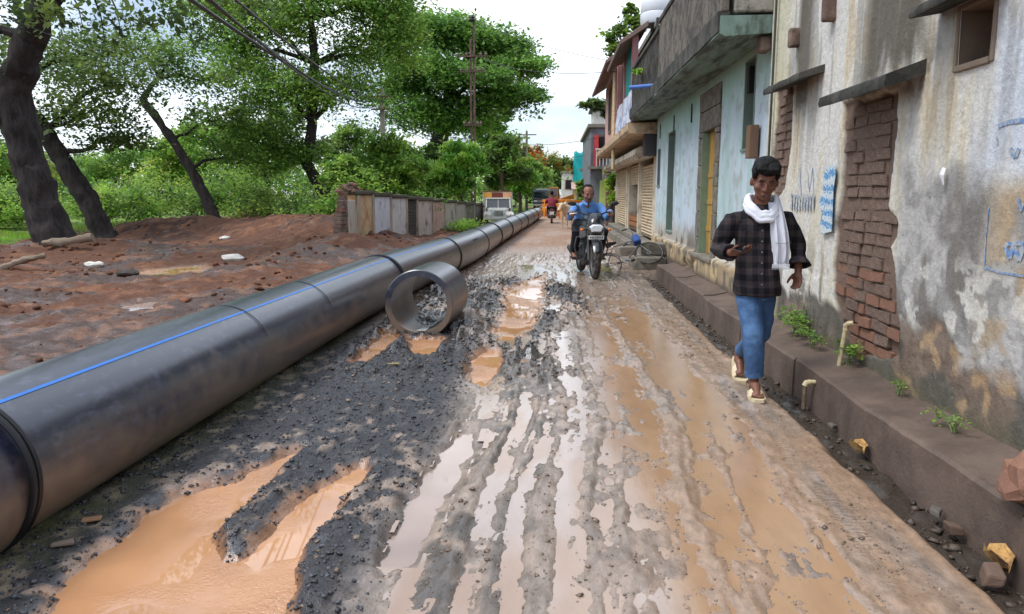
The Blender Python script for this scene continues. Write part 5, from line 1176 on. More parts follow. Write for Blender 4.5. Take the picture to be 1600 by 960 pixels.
# bright feathery trees along the wall
def round_tree(name, label, px, py_top, py_base, Y, w_px, greens, seed, n, size, group=None, lobes=7, **kw):
    b = on_y(px, py_base, Y); tp = on_y(px, py_top, Y); hgt = tp.z; wd = w_px / 1164 * Y; r = random.Random(seed); cr = []
    for i in range(lobes):
        f = i / max(1, lobes - 1); z = lerp(hgt * .38, hgt * .86, f) ; spread = wd * .32 * (1 - .6 * abs(f - .4))
        cr.append(((b.x + r.uniform(-1, 1) * spread, Y + r.uniform(-1, 1) * spread, z), (wd * .28, wd * .28, hgt * .15), n // lobes))
    cr.append(((b.x, Y, hgt * .62), (wd * .38, wd * .36, hgt * .26), n // lobes))
    tr = [((b.x, Y, -.3), .10 + hgt * .012), ((b.x + .05, Y, hgt * .2), .08 + hgt * .01), ((b.x - .05, Y, hgt * .45), .06 + hgt * .008), ((b.x + .05, Y, hgt * .7), .04)]
    return tree(name, label, (b.x, Y, 0), tr, cr, size, greens, seed, group, M_bark2, limb_r=.035 + hgt * .004, fork=1, twigs=2, **kw)
G_feather = [lin(128, 178, 70), lin(108, 158, 62), lin(146, 190, 84), lin(92, 140, 58)]
round_tree('feathery_tree', 'bright green feathery young tree over the wall, just left of the white pickup', 722, 222, 330, 34, 105, G_feather, 31, 11000, .10, droop=.6, elong=2.6)
round_tree('wall_bush_tree', 'dense green tree above the wall below the concrete pole', 610, 212, 340, 31, 130, G_mid + G_light[:1], 33, 12000, .10, droop=.4, elong=2.2)
round_tree('wall_bush_tree', 'low spreading green bush right behind the broken wall end', 545, 240, 350, 28, 100, G_mid, 34, 8000, .09)
round_tree('wall_bush_tree', 'dark green tree squeezed between feathery tree and wall bushes', 665, 225, 335, 36, 90, G_mid + G_dark, 35, 8000, .11)
round_tree('roadside_tree', 'dark leafy tree behind the white pickup box', 785, 205, 330, 48, 80, G_dark + G_mid, 36, 8000, .15)
round_tree('roadside_tree', 'light green tree just right of the white pickup', 812, 240, 330, 52, 60, G_light, 37, 6000, .15)
round_tree('roadside_tree', 'tall bright tree under the right side of the rain tree', 775, 165, 330, 60, 95, G_mid + G_light, 38, 9000, .18)
round_tree('roadside_tree', 'round green tree near the dark truck', 840, 250, 332, 66, 60, G_mid, 39, 6000, .18)
round_tree('flowering_tree', 'broad tree with orange blossom on top near the road end', 842, 226, 330, 92, 95, [lin(206, 130, 62), lin(190, 116, 56), lin(92, 120, 54), lin(80, 110, 50), lin(76, 104, 50)], 40, 8000, .22)
round_tree('roadside_tree', 'dark green tree at the road end behind the orange barriers', 872, 248, 330, 100, 70, G_dark + G_rain, 41, 8000, .24)
round_tree('roadside_tree', 'small round green tree in front of the turquoise tarp', 914, 282, 330, 44, 34, G_mid, 42, 4000, .12)
round_tree('background_tree', 'pale green tree behind the crooked trunk', 300, 190, 345, 42, 170, G_light + G_mid, 43, 11000, .13)
round_tree('background_tree', 'large dark tree in the back between crooked trunk and broad tree', 420, 150, 345, 46, 150, G_mid + G_dark, 44, 12000, .14)
round_tree('background_tree', 'yellowish green tree behind the massive leaning trunk', 40, 225, 345, 44, 190, [lin(138, 148, 62), lin(118, 138, 58), lin(100, 122, 52)], 45, 9000, .13)
round_tree('background_tree', 'dim green tree behind the slanting trunk', 200, 230, 345, 50, 150, G_mid, 46, 8000, .14)
round_tree('background_tree', 'shaded tree in the back above the low bush', 560, 190, 345, 48, 130, G_dark + G_mid, 47, 9000, .14)
round_tree('background_tree', 'far green tree at the very left edge', -60, 190, 345, 40, 200, G_mid, 48, 8000, .13)
# trees by the roofs on the right
b = on_y(975, 70, 29); tr = [((b.x, 29, 0), .12), ((b.x, 29, 4), .10), ((b.x, 29, b.z), .06)]
tree('slender_tree', 'slender dark tree rising above the pink shop house roof', (b.x, 29, 0), tr, [(PY(968, 60, 29), (.55, .5, .6), 700), (PY(984, 40, 29), (.5, .5, .7), 800), (PY(962, 85, 29), (.5, .5, .5), 500), (PY(986, 18, 29), (.25, .25, .35), 220)], .11, G_dark + G_mid, 51, limb_r=.03, fork=1, per=40)
tr = [((2.9, 33, 0), .14), ((2.8, 33, 4), .12), (PY(955, 178, 33), .07), (PY(935, 172, 33), .04)]
tree('side_branch_tree', 'dark leafy branch reaching over the road from behind the shop house', (2.9, 33, 0), tr, [(PY(932, 168, 33), (.6, .5, .35), 700), (PY(918, 164, 33), (.4, .4, .22), 350), (PY(948, 180, 33), (.5, .5, .3), 450)], .10, G_dark, 53, limb_r=.03, fork=1, per=40)
round_tree('potted_shrub', 'broad-leaved shrub beside the brown gate pier beyond the shutters', 955, 255, 345, 28.9, 26, G_light, 54, 1200, .13)
# roof terrace sprig
# --- undergrowth behind the clay field: a mass nobody could count
r = random.Random(61); cs, rs, ns = [], [], []
for i in range(150):
    x = r.uniform(-34, -4.8); y = r.uniform(27.5, 36) if x < -9 else r.uniform(25.5, 34); h = (r.uniform(.4, 1.2) + 1.3 * max(0, mnoise.noise(Vector((x * .35, 3, y * .2)))) * 2) + .06 * (y - 27)
    cs.append((x, y, h * .75)); rs.append((r.uniform(.7, 1.5), r.uniform(.6, 1.1), h * .7)); ns.append(580)
g_ = leaf_mesh('undergrowth', cs, rs, ns, .085, G_mid + G_light + G_dark + [lin(132, 170, 76), lin(60, 88, 52), lin(150, 172, 80)], 62, clump=.26, per=55)
stuff(link('undergrowth', g_, M_leaf), 'dense tangled green undergrowth behind the red clay field', 'undergrowth')
cs, rs, ns = [], [], []
for i in range(90):
    x = r.uniform(-75, -2); y = r.uniform(62, 90); h = r.uniform(2, 5.5)
    cs.append((x, y, h * .55)); rs.append((r.uniform(2, 4), r.uniform(2, 3), h * .6)); ns.append(420)
stuff(link('far_woodland', leaf_mesh('far_woodland', cs, rs, ns, .28, G_mid + G_dark, 63, clump=.25, per=60), M_leaf), 'far belt of green woodland beyond the trees on the left', 'woodland')
# verge weeds along wall and pipe
cs, rs, ns = [], [], []
for i in range(26):
    s = r.uniform(10, 13.5); p = Wp(s, r.uniform(.1, 1.0), 0); cs.append((p.x, p.y, .16)); rs.append((.3, .3, .2)); ns.append(60)
stuff(link('verge_weeds', leaf_mesh('verge_weeds', cs, rs, ns, .06, G_light, 64, clump=.4, per=20), M_leaf), 'low green weeds along the foot of the boundary wall', 'weeds')
# bright grass blades at the far left
n = 9000; rg = np.random.default_rng(65); x = rg.uniform(-24, -14.2, n); y = rg.uniform(18.5, 26, n); z = ground_height(x, y); hgt = rg.uniform(.05, .16, n); a = rg.uniform(0, 6.28, n)
V = np.stack([np.stack([x - .012 * np.cos(a), y - .012 * np.sin(a), z], 1), np.stack([x + .012 * np.cos(a), y + .012 * np.sin(a), z], 1), np.stack([x + rg.normal(0, .03, n), y + rg.normal(0, .03, n), z + hgt], 1)], 1).reshape(-1, 3)
stuff(link('grass', np_mesh('grass', V, np.arange(3 * n).reshape(n, 3), False, {'col': ('FLOAT_COLOR', np.repeat(np.array(lin(130, 176, 56))[None] * rg.uniform(.7, 1.3, (n, 1)), 3, 0))}), M_leaf), 'bright green grass patch left of the massive leaning trunk', 'grass')
# weeds on the drain top
def weed(px, py, w, n, size, label, seed, h=.14):
    c = on_ground(px, py, .25); t = thing('weed', label, 'plant', c, 'weeds growing on the drain top'); mb = MB(); q = random.Random(seed); cs = []
    for i in range(9):
        e = c + Vector((q.uniform(-.6, .4) * w * .4, q.uniform(-1, 1) * w, q.uniform(.4, 1) * h)); mb.tube([c + Vector((q.uniform(-.02, .02), q.uniform(-.3, .3) * w, -.02)), c.lerp(e, .5) + Vector((0, 0, .02)), e], [.003, .0025, .001], 5); cs.append(tuple(e))
    mb.build('stem', material('weed_stem', lin(96, 110, 60), .7), t)
    link('leaves', leaf_mesh('weed', cs, [(w * .3, w * .3, h * .4)] * 9, [n // 9] * 9, size, G_mid + [lin(120, 150, 84)], seed, clump=.5, per=8, droop=.1, elong=1.4), M_leaf, t)
weed(1243, 520, .22, 320, .028, 'larger weed clump with grey-green leaves right behind the walking man', 71, .2)
weed(1268, 538, .16, 220, .02, 'small weed tuft in the middle of the drain-top weeds', 72, .1)
weed(1325, 566, .12, 200, .022, 'weed clump at the foot of the upright plastic pipe stub', 73, .12)
weed(1405, 612, .10, 60, .016, 'tiny sparse weed near the foot of the grey stained wall', 74, .05)
weed(1490, 668, .14, 90, .016, 'sparse weeds at the wall foot nearest the right edge', 75, .05)
b = on_x(1003, 118, 1.68); t = thing('roof_sprig', 'small bright sprig growing from the terrace railing', 'plant', (1.7, b.y, b.z)); MB().tube([(1.7, b.y, b.z - .3), (1.66, b.y, b.z), (1.6, b.y - .1, b.z + .1)], .006, 5).build('stem', M_bark2, t)
link('leaves', leaf_mesh('sprig', [(1.62, b.y, b.z + .05)], [(.2, .3, .16)], [60], .07, G_light, 76), M_leaf, t)
# ------------------------------------------------------------------ vehicles and street things
M_tyre = material('tyre_rubber', lin(34, 33, 33), .75, .2, 20, bump=.3, bump_scale=60, second=lin(96, 82, 68), second_amount=.36, second_scale=8)
M_blackp = material('black_paint', lin(22, 22, 25), .25, .1, 6, coat=.6, spec=.6)
M_blackpl = material('black_plastic', lin(34, 34, 36), .5, .15, 10)
M_alloy = material('alloy', lin(150, 150, 152), .35, .15, 10, metallic=.8)
M_engine = material('engine_metal', lin(84, 84, 86), .45, .25, 14, metallic=.6)
M_chrome = material('chrome', lin(190, 190, 194), .15, .05, 10, metallic=1.0)
M_lens = material('headlamp_lens', lin(226, 230, 236), .08, .05, 10, spec=.9)
M_platew = material('white_number_plate', lin(216, 216, 212), .5, .08)
M_orangel = material('amber_lens', lin(220, 120, 40), .25, .05)
M_glass = material('dark_glass', lin(34, 40, 48), .06, .1, 3, spec=1.0)
def wheel(parent, c, R, tr, axis='X', spokes=5, wire=False, name='wheel', rim=None, w=1.0):
    """a wheel turning about the local axis: tyre with a rim, hub and spokes as its pieces"""
    Q = Matrix.Translation(c) @ (Matrix.Rotation(math.pi / 2, 4, 'Y') if axis == 'X' else Matrix.Rotation(math.pi / 2, 4, 'X'))
    prof = [((R - tr) + tr * math.cos(a), tr * w * math.sin(a)) for a in [2 * math.pi * i / 12 for i in range(13)]]
    o = MB().lathe(prof, 36, Q).build(name, M_tyre, parent, smooth=True, local=True)
    MB().lathe([(R - tr * 1.9, -tr * .6), (R - tr * 1.6, -tr * .7), (R - tr * 1.5, 0), (R - tr * 1.6, tr * .7), (R - tr * 1.9, tr * .6), (R - tr * 2.0, 0), (R - tr * 1.9, -tr * .6)], 32, Q).build('rim', rim or M_alloy, o, smooth=True, local=True)
    MB().lathe([(0, -tr * .8), (R * .16, -tr * .8), (R * .16, tr * .8), (0, tr * .8)], 16, Q).build('hub', M_engine, o, smooth=True, local=True)
    mb = MB(); n = 18 if wire else spokes
    for k in range(n):
        a = 2 * math.pi * k / n; p = Q @ Vector((R * .1 * math.cos(a), R * .1 * math.sin(a), 0)); q = Q @ Vector(((R - tr * 1.8) * math.cos(a + (.25 if wire else 0)), (R - tr * 1.8) * math.sin(a + (.25 if wire else 0)), 0))
        if wire: mb.tube([p, q], .0016, 4)
        else: mb.bar(p, q, .035, .02)
    s = mb.build('spokes', rim or M_alloy, o, local=True)
    if wire: stuff(s)
    return o
def part(root, name, mat, mb, smooth=False, bevel=0.0, parent=None): return mb.build(name, mat, parent or root, smooth=smooth, bevel=bevel, local=True)

# --- motorcycle, nose towards -Y
MROOT = on_ground(926, 438); MS = 1.10
moto = thing('motorcycle', 'black commuter motorcycle ridden towards the camera by the man in blue', 'motorcycle', (MROOT.x - .06, MROOT.y + .72, .012), rotz=.13); moto.scale = (MS,) * 3
wheel(moto, (.0, -.66, .30), .30, .048, spokes=6); wheel(moto, (0, .62, .30), .30, .058, spokes=6)
for s in (-1, 1):
    part(moto, 'fork_leg', M_engine, MB().tube([(s * .095, -.66, .30), (s * .095, -.60, .52)], .026, 10).tube([(s * .095, -.605, .50), (s * .095, -.48, .96)], .019, 10), True)
part(moto, 'front_mudguard', M_blackp, MB().loft([[(x * .075, -.66 + .345 * math.sin(a), .30 + .345 * math.cos(a) - abs(x) ** 2 * .03) for x in (-1, -.6, 0, .6, 1)] + [(x * .07, -.66 + .335 * math.sin(a), .30 + .335 * math.cos(a) - abs(x) ** 2 * .03) for x in (1, .6, 0, -.6, -1)] for a in [math.radians(d) for d in range(-62, 80, 12)]]), True)
hl = part(moto, 'headlamp_cowl', M_blackp, MB().loft([[(x * w, y, zc + z * h) for x, z in ((-1, -.3), (-.75, .6), (-.35, 1), (.35, 1), (.75, .6), (1, -.3), (.6, -1), (-.6, -1))] for y, w, h, zc in ((-.74, .10, .09, .80), (-.70, .135, .13, .82), (-.58, .15, .15, .85), (-.46, .12, .13, .88))]), True)
part(moto, 'headlamp_lens', M_lens, MB().loft([[(x * w, y, .79 + z * h) for x, z in ((-1, .35), (-.6, .9), (.6, .9), (1, .35), (.7, -.8), (-.7, -.8))] for y, w, h in ((-.775, .085, .05), (-.752, .105, .066), (-.72, .11, .07))]), True, parent=hl)
part(moto, 'windscreen', M_glass, MB().loft([[(x * w, y + .02 * abs(x), z) for x in (-1, -.5, 0, .5, 1)] + [(x * w * .97, y + .02 * abs(x) + .008, z) for x in (1, .5, 0, -.5, -1)] for y, z, w in ((-.715, .90, .125), (-.685, .95, .115), (-.64, 1.00, .08), (-.61, 1.02, .05))]), True, parent=hl)
pl = part(moto, 'number_plate', M_platew, MB().box((0, -.735, .655), (.24, .008, .062)), bevel=.004)
for i in range(8): part(moto, 'plate_mark', M_blackpl, MB().box((-.09 + i * .026, -.7405, .655), (.013, .002, .034 if i % 3 else .026)), parent=pl)
part(moto, 'plate_bracket', M_blackpl, MB().span((-.05, -.73, .62), (.05, -.60, .70)))
for s in (-1, 1):
    ind = part(moto, 'indicator_stalk', M_blackpl, MB().tube([(s * .10, -.66, .77), (s * .20, -.67, .77)], .012, 8), True)
    part(moto, 'indicator_lens', M_orangel, MB().ball((s * .215, -.675, .77), (.03, .022, .022), 10, 6), True, parent=ind)
    m_ = part(moto, 'mirror_stem', M_blackpl, MB().tube([(s * .20, -.42, 1.03), (s * .25, -.44, 1.12), (s * .30, -.43, 1.16)], .008, 8), True)
    part(moto, 'mirror_head', M_blackpl, MB().ball((s * .335, -.43, 1.165), (.072, .018, .036), 14, 8, Matrix.Rotation(s * -.15, 4, 'Y')), True, parent=m_)
hb = part(moto, 'handlebar', M_blackpl, MB().tube([(-.36, -.28, 1.01), (-.22, -.38, 1.03), (-.10, -.44, .99), (.10, -.44, .99), (.22, -.38, 1.03), (.36, -.28, 1.01)], .0125, 10), True)
for s in (-1, 1):
    part(moto, 'grip', M_tyre, MB().tube([(s * .255, -.355, 1.025), (s * .375, -.272, 1.008)], .019, 10), True, parent=hb)
    part(moto, 'lever', M_alloy, MB().tube([(s * .24, -.40, 1.02), (s * .36, -.34, 1.0)], .006, 6), True, parent=hb)
part(moto, 'fuel_tank', M_blackp, MB().loft([[(x * w, y, zc + z * h) for x, z in ((-1, -.6), (-1, .1), (-.7, .75), (-.25, 1), (.25, 1), (.7, .75), (1, .1), (1, -.6), (.5, -1), (-.5, -1))] for y, w, h, zc in ((-.46, .06, .07, .86), (-.38, .14, .13, .86), (-.22, .165, .15, .87), (-.02, .13, .12, .85), (.10, .09, .08, .82))]), True)
for s in (-1, 1): part(moto, 'tank_shroud', M_alloy, MB().loft([[(s * a, y, z), (s * (a + .012), y, z), (s * (a + .012), y + .03, z - d), (s * a, y + .03, z - d)] for y, z, a, d in ((-.56, .80, .12, .14), (-.40, .82, .18, .20), (-.18, .78, .17, .12))]), True)
part(moto, 'seat', M_blackpl, MB().loft([[(x * w, y, zc + z * .05) for x, z in ((-1, -1), (-1, .3), (-.6, 1), (.6, 1), (1, .3), (1, -1))] for y, w, zc in ((.05, .09, .79), (.2, .13, .79), (.45, .14, .82), (.75, .10, .87), (.85, .06, .88))]), True)
part(moto, 'tail_unit', M_blackp, MB().loft([[(x * w, y, zc + z * .06) for x, z in ((-1, -1), (-1, 1), (1, 1), (1, -1))] for y, w, zc in ((.3, .13, .70), (.6, .12, .74), (.92, .05, .82))]), bevel=.01)
part(moto, 'engine_block', M_engine, MB().box((0, -.02, .40), (.24, .36, .22)).box((0, -.16, .58), (.17, .17, .22)).box((.13, .0, .38), (.06, .26, .18)).box((-.13, .0, .38), (.06, .26, .18)), bevel=.02)
for k in range(6): part(moto, 'cooling_fin', M_engine, MB().box((0, -.16, .50 + k * .032), (.21, .21, .008)))
part(moto, 'frame', M_blackpl, MB().tube([(0, -.46, .90), (0, -.34, .55), (0, -.22, .30), (0, .15, .28), (0, .22, .55), (0, .10, .75), (0, -.40, .86)], .022, 8), True)
part(moto, 'swingarm', M_blackpl, MB().bar((.08, .16, .34), (.08, .62, .30), .03, .04).bar((-.08, .16, .34), (-.08, .62, .30), .03, .04).bar((-.08, .16, .34), (.08, .16, .34), .03))
ex = part(moto, 'exhaust', M_engine, MB().tube([(-.05, -.26, .52), (-.08, -.36, .40), (-.11, -.26, .27), (-.14, .1, .26), (-.16, .3, .30)], .022, 10), True); part(moto, 'silencer', M_blackpl, MB().tube([(-.16, .28, .30), (-.17, .36, .32), (-.18, .80, .40)], [.03, .05, .045], 12), True, parent=ex)
part(moto, 'leg_guard', M_engine, MB().tube([(-.04, -.30, .66), (-.24, -.33, .64), (-.27, -.34, .50), (-.24, -.33, .36), (-.05, -.28, .32)], .012, 8), True); part(moto, 'leg_guard', M_engine, MB().tube([(.04, -.30, .66), (.24, -.33, .64), (.27, -.34, .50), (.24, -.33, .36), (.05, -.28, .32)], .012, 8), True)
for s in (-1, 1): part(moto, 'footpeg', M_tyre, MB().tube([(s * .10, .10, .30), (s * .26, .10, .30)], .014, 8), True)
part(moto, 'lower_fairing', M_blackpl, MB().loft([[(-.09, y, z), (.09, y, z), (.07, y + .1, z - .1), (-.07, y + .1, z - .1)] for y, z in ((-.36, .36), (-.1, .26), (.1, .26))]))

# --- bicycle tipped against broken kerb blocks
bc = on_ground(985, 408)
for i, (c, d, rz, lb) in enumerate((((1.86, 14.55, .12), (.62, .55, .26), .12, 'lowest broken concrete block under the fallen bicycle'), ((2.02, 14.85, .37), (.52, .45, .22), -.1, 'upper broken concrete block stacked against the green house corner'), ((1.72, 17.6, .10), (.42, .40, .24), .2, 'separate concrete block standing near the shop step'))):
    tag(MB().box(c, d, rotz=rz).build('concrete_block', M_conc, bevel=.02, wobble=.03), lb, 'concrete block')
bike = thing('bicycle', 'old bicycle with a blue bag tipped over against broken concrete blocks', 'bicycle', (1.52, 14.15, .02))
bike.rotation_euler = (math.radians(-48), math.radians(-16), math.radians(6)); bike.scale = (.86,) * 3
M_steel = material('worn_steel', lin(96, 92, 90), .45, .3, 20, metallic=.5)
wheel(bike, (-.48, 0, .33), .33, .019, axis='Y', wire=True, rim=M_steel); wheel(bike, (.50, 0, .33), .33, .019, axis='Y', wire=True, rim=M_steel)
B = {'bb': (-.05, 0, .28), 'seat': (-.20, 0, .80), 'head': (.34, 0, .82), 'headb': (.38, 0, .66), 'rear': (-.48, 0, .33), 'front': (.50, 0, .33)}
for a, b, r_b in (('bb', 'seat', .015), ('seat', 'head', .014), ('bb', 'headb', .016), ('head', 'headb', .017)): part(bike, 'frame_tube', M_steel, MB().tube([B[a], B[b]], r_b, 8), True)
for s in (-.05, .05): part(bike, 'fork_blade', M_steel, MB().tube([B['headb'], (.43, s, .5), (.50, s, .33)], .010, 8), True); part(bike, 'rear_stay', M_steel, MB().tube([B['seat'], (-.48, s, .33), B['bb']], .009, 8), True)
part(bike, 'handlebar', M_chrome, MB().tube([(.12, -.26, .98), (.28, -.24, 1.0), (.33, -.1, .95), (.33, .1, .95), (.28, .24, 1.0), (.12, .26, .98)], .011, 8).tube([(.33, 0, .82), (.33, 0, .95)], .012, 8), True)
for s in (-1, 1): part(bike, 'grip', M_tyre, MB().tube([(.20, s * .252, .99), (.09, s * .262, .978)], .017, 8), True)
part(bike, 'saddle', M_blackpl, MB().loft([[(x, -w, .90), (x, -w * .6, .935), (x, w * .6, .935), (x, w, .90)] for x, w in ((-.34, .07), (-.28, .10), (-.18, .06), (-.08, .025))]), True); part(bike, 'seat_post', M_chrome, MB().tube([B['seat'], (-.225, 0, .90)], .012, 8), True)
part(bike, 'chainring', M_steel, MB().lathe([(.02, -.003), (.09, -.003), (.09, .003), (.02, .003)], 24, Matrix.Translation((-.05, -.045, .28)) @ Matrix.Rotation(math.pi / 2, 4, 'X')))
part(bike, 'crank', M_steel, MB().bar((-.05, -.06, .28), (.08, -.06, .18), .016).bar((-.05, .06, .28), (-.18, .06, .38), .016))
for x, y, z in ((.08, -.10, .18), (-.18, .10, .38)): part(bike, 'pedal', M_tyre, MB().box((x, y, z), (.09, .06, .02)))
part(bike, 'bag', material('blue_bag_cloth', lin(44, 78, 140), .8, .2, 8, bump=.4), MB().box((.36, -.02, .80), (.18, .20, .24), taper=.8), True, .04); part(bike, 'mudguard', M_steel, MB().tube([(-.48 + .36 * math.cos(a), 0, .33 + .36 * math.sin(a)) for a in [math.radians(d) for d in range(20, 190, 12)]], .016, 6), True)
part(bike, 'carrier', M_steel, MB().bar((-.24, -.05, .72), (-.68, -.05, .72), .01).bar((-.24, .05, .72), (-.68, .05, .72), .01).bar((-.66, -.05, .72), (-.66, .05, .72), .01).bar((-.5, -.05, .72), (-.48, -.05, .33), .008).bar((-.5, .05, .72), (-.48, .05, .33), .008))

# --- white cargo pickup, nose towards -Y (local)
vb = on_y(776, 352, 37.0)
van = thing('cargo_pickup', 'white jeep-nosed pickup with a tall box body parked by the wall', 'pickup', (vb.x + .12, 36.4, -.1), rotz=.10); van.scale = (.86, .86, .80)
M_wp = material('white_truck_paint', lin(214, 212, 204), .35, .08, 4, coat=.4, second=lin(170, 158, 140), second_amount=.3, second_scale=4)
part(van, 'bonnet', M_wp, MB().loft([[(x * w, y, z) for x, z in ((-1, .55), (-1, h), (-.8, h + .06), (.8, h + .06), (1, h), (1, .55))] for y, w, h in ((-1.35, .36, .95), (-.9, .42, 1.0), (-.2, .62, 1.05))]), bevel=.03)
part(van, 'grille_panel', M_wp, MB().box((0, -1.375, .77), (.76, .05, .46)), bevel=.02)
for k in range(7): part(van, 'grille_slot', M_dark, MB().box((-.21 + k * .07, -1.403, .78), (.035, .01, .32)))
for s in (-1, 1):
    part(van, 'front_wing', M_wp, MB().loft([[(s * .36, y, z - .02), (s * .82, y, z - .06), (s * .84, y, z), (s * .78, y, z + .05), (s * .36, y, z + .08)] for y, z in ((-1.40, .62), (-1.2, .80), (-.8, .84), (-.3, .70))]), True)
    h_ = part(van, 'headlamp', M_lens, MB().lathe([(0, -.03), (.075, -.01), (.085, .03), (0, .03)], 16, Matrix.Translation((s * .31, -1.405, .86)) @ Matrix.Rotation(math.pi / 2, 4, 'X')), True); part(van, 'lamp_rim', M_chrome, MB().tube([(s * .31 + .088 * math.cos(a), -1.41, .86 + .088 * math.sin(a)) for a in [math.pi * 2 * i / 16 for i in range(16)]], .012, 6, closed=True), parent=h_)
    part(van, 'side_lamp', M_orangel, MB().box((s * .66, -1.43, .72), (.08, .03, .05)))
    wheel(van, (s * .66, -.95, .34), .34, .09, name='wheel'); wheel(van, (s * .68, 1.35, .34), .34, .09)
    part(van, 'windscreen_pillar', M_wp, MB().bar((s * .68, -.22, 1.08), (s * .66, .0, 1.62), .06)); part(van, 'cab_side', M_wp, MB().span((s * .70, -.2, .5), (s * .76, .75, 1.1)), bevel=.01)
    part(van, 'wing_mirror', M_blackpl, MB().box((s * .88, -.3, 1.2), (.10, .03, .16)).bar((s * .72, -.25, 1.15), (s * .86, -.3, 1.18), .02))
part(van, 'bumper', M_wp, MB().box((0, -1.50, .50), (1.6, .07, .16)), bevel=.02)
part(van, 'windscreen', M_glass, MB().loft([[(-.66, y, z), (.66, y, z), (.66, y + .02, z), (-.66, y + .02, z)] for y, z in ((-.205, 1.09), (-.0, 1.58))])); part(van, 'windscreen_divider', M_wp, MB().bar((0, -.22, 1.08), (0, -.01, 1.6), .03))
part(van, 'cab_roof', M_wp, MB().box((0, .38, 1.66), (1.46, .86, .08)), bevel=.02); part(van, 'cab_back', M_wp, MB().span((-.74, .74, .5), (.74, .79, 1.62)))
bx = part(van, 'cargo_box', M_wp, MB().span((-.86, .82, .62), (.86, 2.9, 2.06)), bevel=.02)
part(van, 'box_front_panel', material('orange_print_panel', lin(206, 150, 60), .6, .15, 3), MB().span((-.82, .79, 1.72), (-.34, .815, 2.02)), parent=bx); part(van, 'box_front_panel', material('maroon_print_panel', lin(110, 46, 34), .6, .15, 3), MB().span((-.34, .79, 1.72), (.30, .815, 2.02)), parent=bx); part(van, 'box_front_panel', material('peach_print_panel', lin(214, 160, 120), .6, .15, 3), MB().span((.30, .79, 1.72), (.82, .815, 2.02)), parent=bx)
part(van, 'box_rail', material('rust_rail', lin(120, 84, 60), .7), MB().span((-.88, .80, 2.065), (.88, 2.92, 2.12)), parent=bx)
part(van, 'chassis', M_blackpl, MB().span((-.5, -1.3, .38), (.5, 2.8, .60)))

# --- dark truck farther along, nose towards -Y
db = on_y(849, 337, 60)
trk = thing('parked_truck', 'dark-fronted truck parked on the left at the far end of the road', 'truck', (db.x, 60, -.05), rotz=.03)
part(trk, 'cab', material('dark_blue_paint', lin(40, 48, 66), .35, .1, 4, coat=.4), MB().loft([[(-.85, y, .55), (.85, y, .55), (.83, y, z), (-.83, y, z)] for y, z in ((-.75, 1.15), (-.6, 1.2), (-.35, 1.72), (.8, 1.76))]), bevel=.04)
part(trk, 'windscreen', M_glass, MB().loft([[(-.74, -.625, 1.23), (.74, -.625, 1.23), (.74, -.60, 1.23), (-.74, -.60, 1.23)], [(-.70, -.395, 1.66), (.70, -.395, 1.66), (.70, -.37, 1.66), (-.70, -.37, 1.66)]]))
part(trk, 'roof_board', M_wp, MB().box((0, -.2, 1.86), (1.2, .2, .12)), bevel=.01); part(trk, 'bumper', M_chrome, MB().box((0, -.82, .62), (1.7, .10, .18)), bevel=.02); part(trk, 'grille', M_alloy, MB().box((0, -.77, .92), (.9, .04, .2)), bevel=.01)
for s in (-1, 1): part(trk, 'headlamp', M_lens, MB().box((s * .64, -.78, .92), (.28, .05, .16)), bevel=.02); wheel(trk, (s * .7, -.2, .38), .38, .11); wheel(trk, (s * .7, 2.2, .38), .38, .11)
part(trk, 'load_bed', material('blue_load', lin(108, 128, 160), .7, .2, 2), MB().span((-.85, .95, .7), (.95, 3.6, 1.9)), bevel=.03)
# --- orange excavator at the road works
xb = on_y(872, 335, 56)
M_or = material('orange_machine_paint', lin(232, 140, 30), .4, .12, 4, coat=.3)
exc = thing('excavator', 'orange excavator with a low outstretched arm at the far road works', 'excavator', (xb.x, 56, -.05))
part(exc, 'cab', M_or, MB().span((-.7, -.5, .8), (.0, .6, 2.0)), bevel=.04); part(exc, 'cab_window', M_glass, MB().span((-.6, -.52, 1.3), (-.1, -.505, 1.88))); part(exc, 'body', M_or, MB().span((-.7, -.5, .55), (.9, 1.2, 1.1)), bevel=.05)
for s in (-.75, .65): part(exc, 'track', M_tyre, MB().loft([[(s, y, z), (s + .35, y, z), (s + .35, y * .9, z * .5 + .1), (s, y * .9, z * .5 + .1)] for y, z in ((-1, .1), (-.9, .55), (1.2, .55), (1.3, .1))]), bevel=.02)
part(exc, 'boom', M_or, MB().bar((.2, -.2, 1.0), (1.5, -.5, 1.45), .22, .3).bar((1.5, -.5, 1.45), (2.5, -.9, .75), .18, .24), bevel=.03); part(exc, 'bucket', M_or, MB().loft([[(2.25, -1.2, .3), (2.75, -1.2, .3), (2.75, -.8, .15), (2.25, -.8, .15)], [(2.25, -1.1, .8), (2.75, -1.1, .8), (2.75, -.8, .85), (2.25, -.8, .85)]]), bevel=.02)
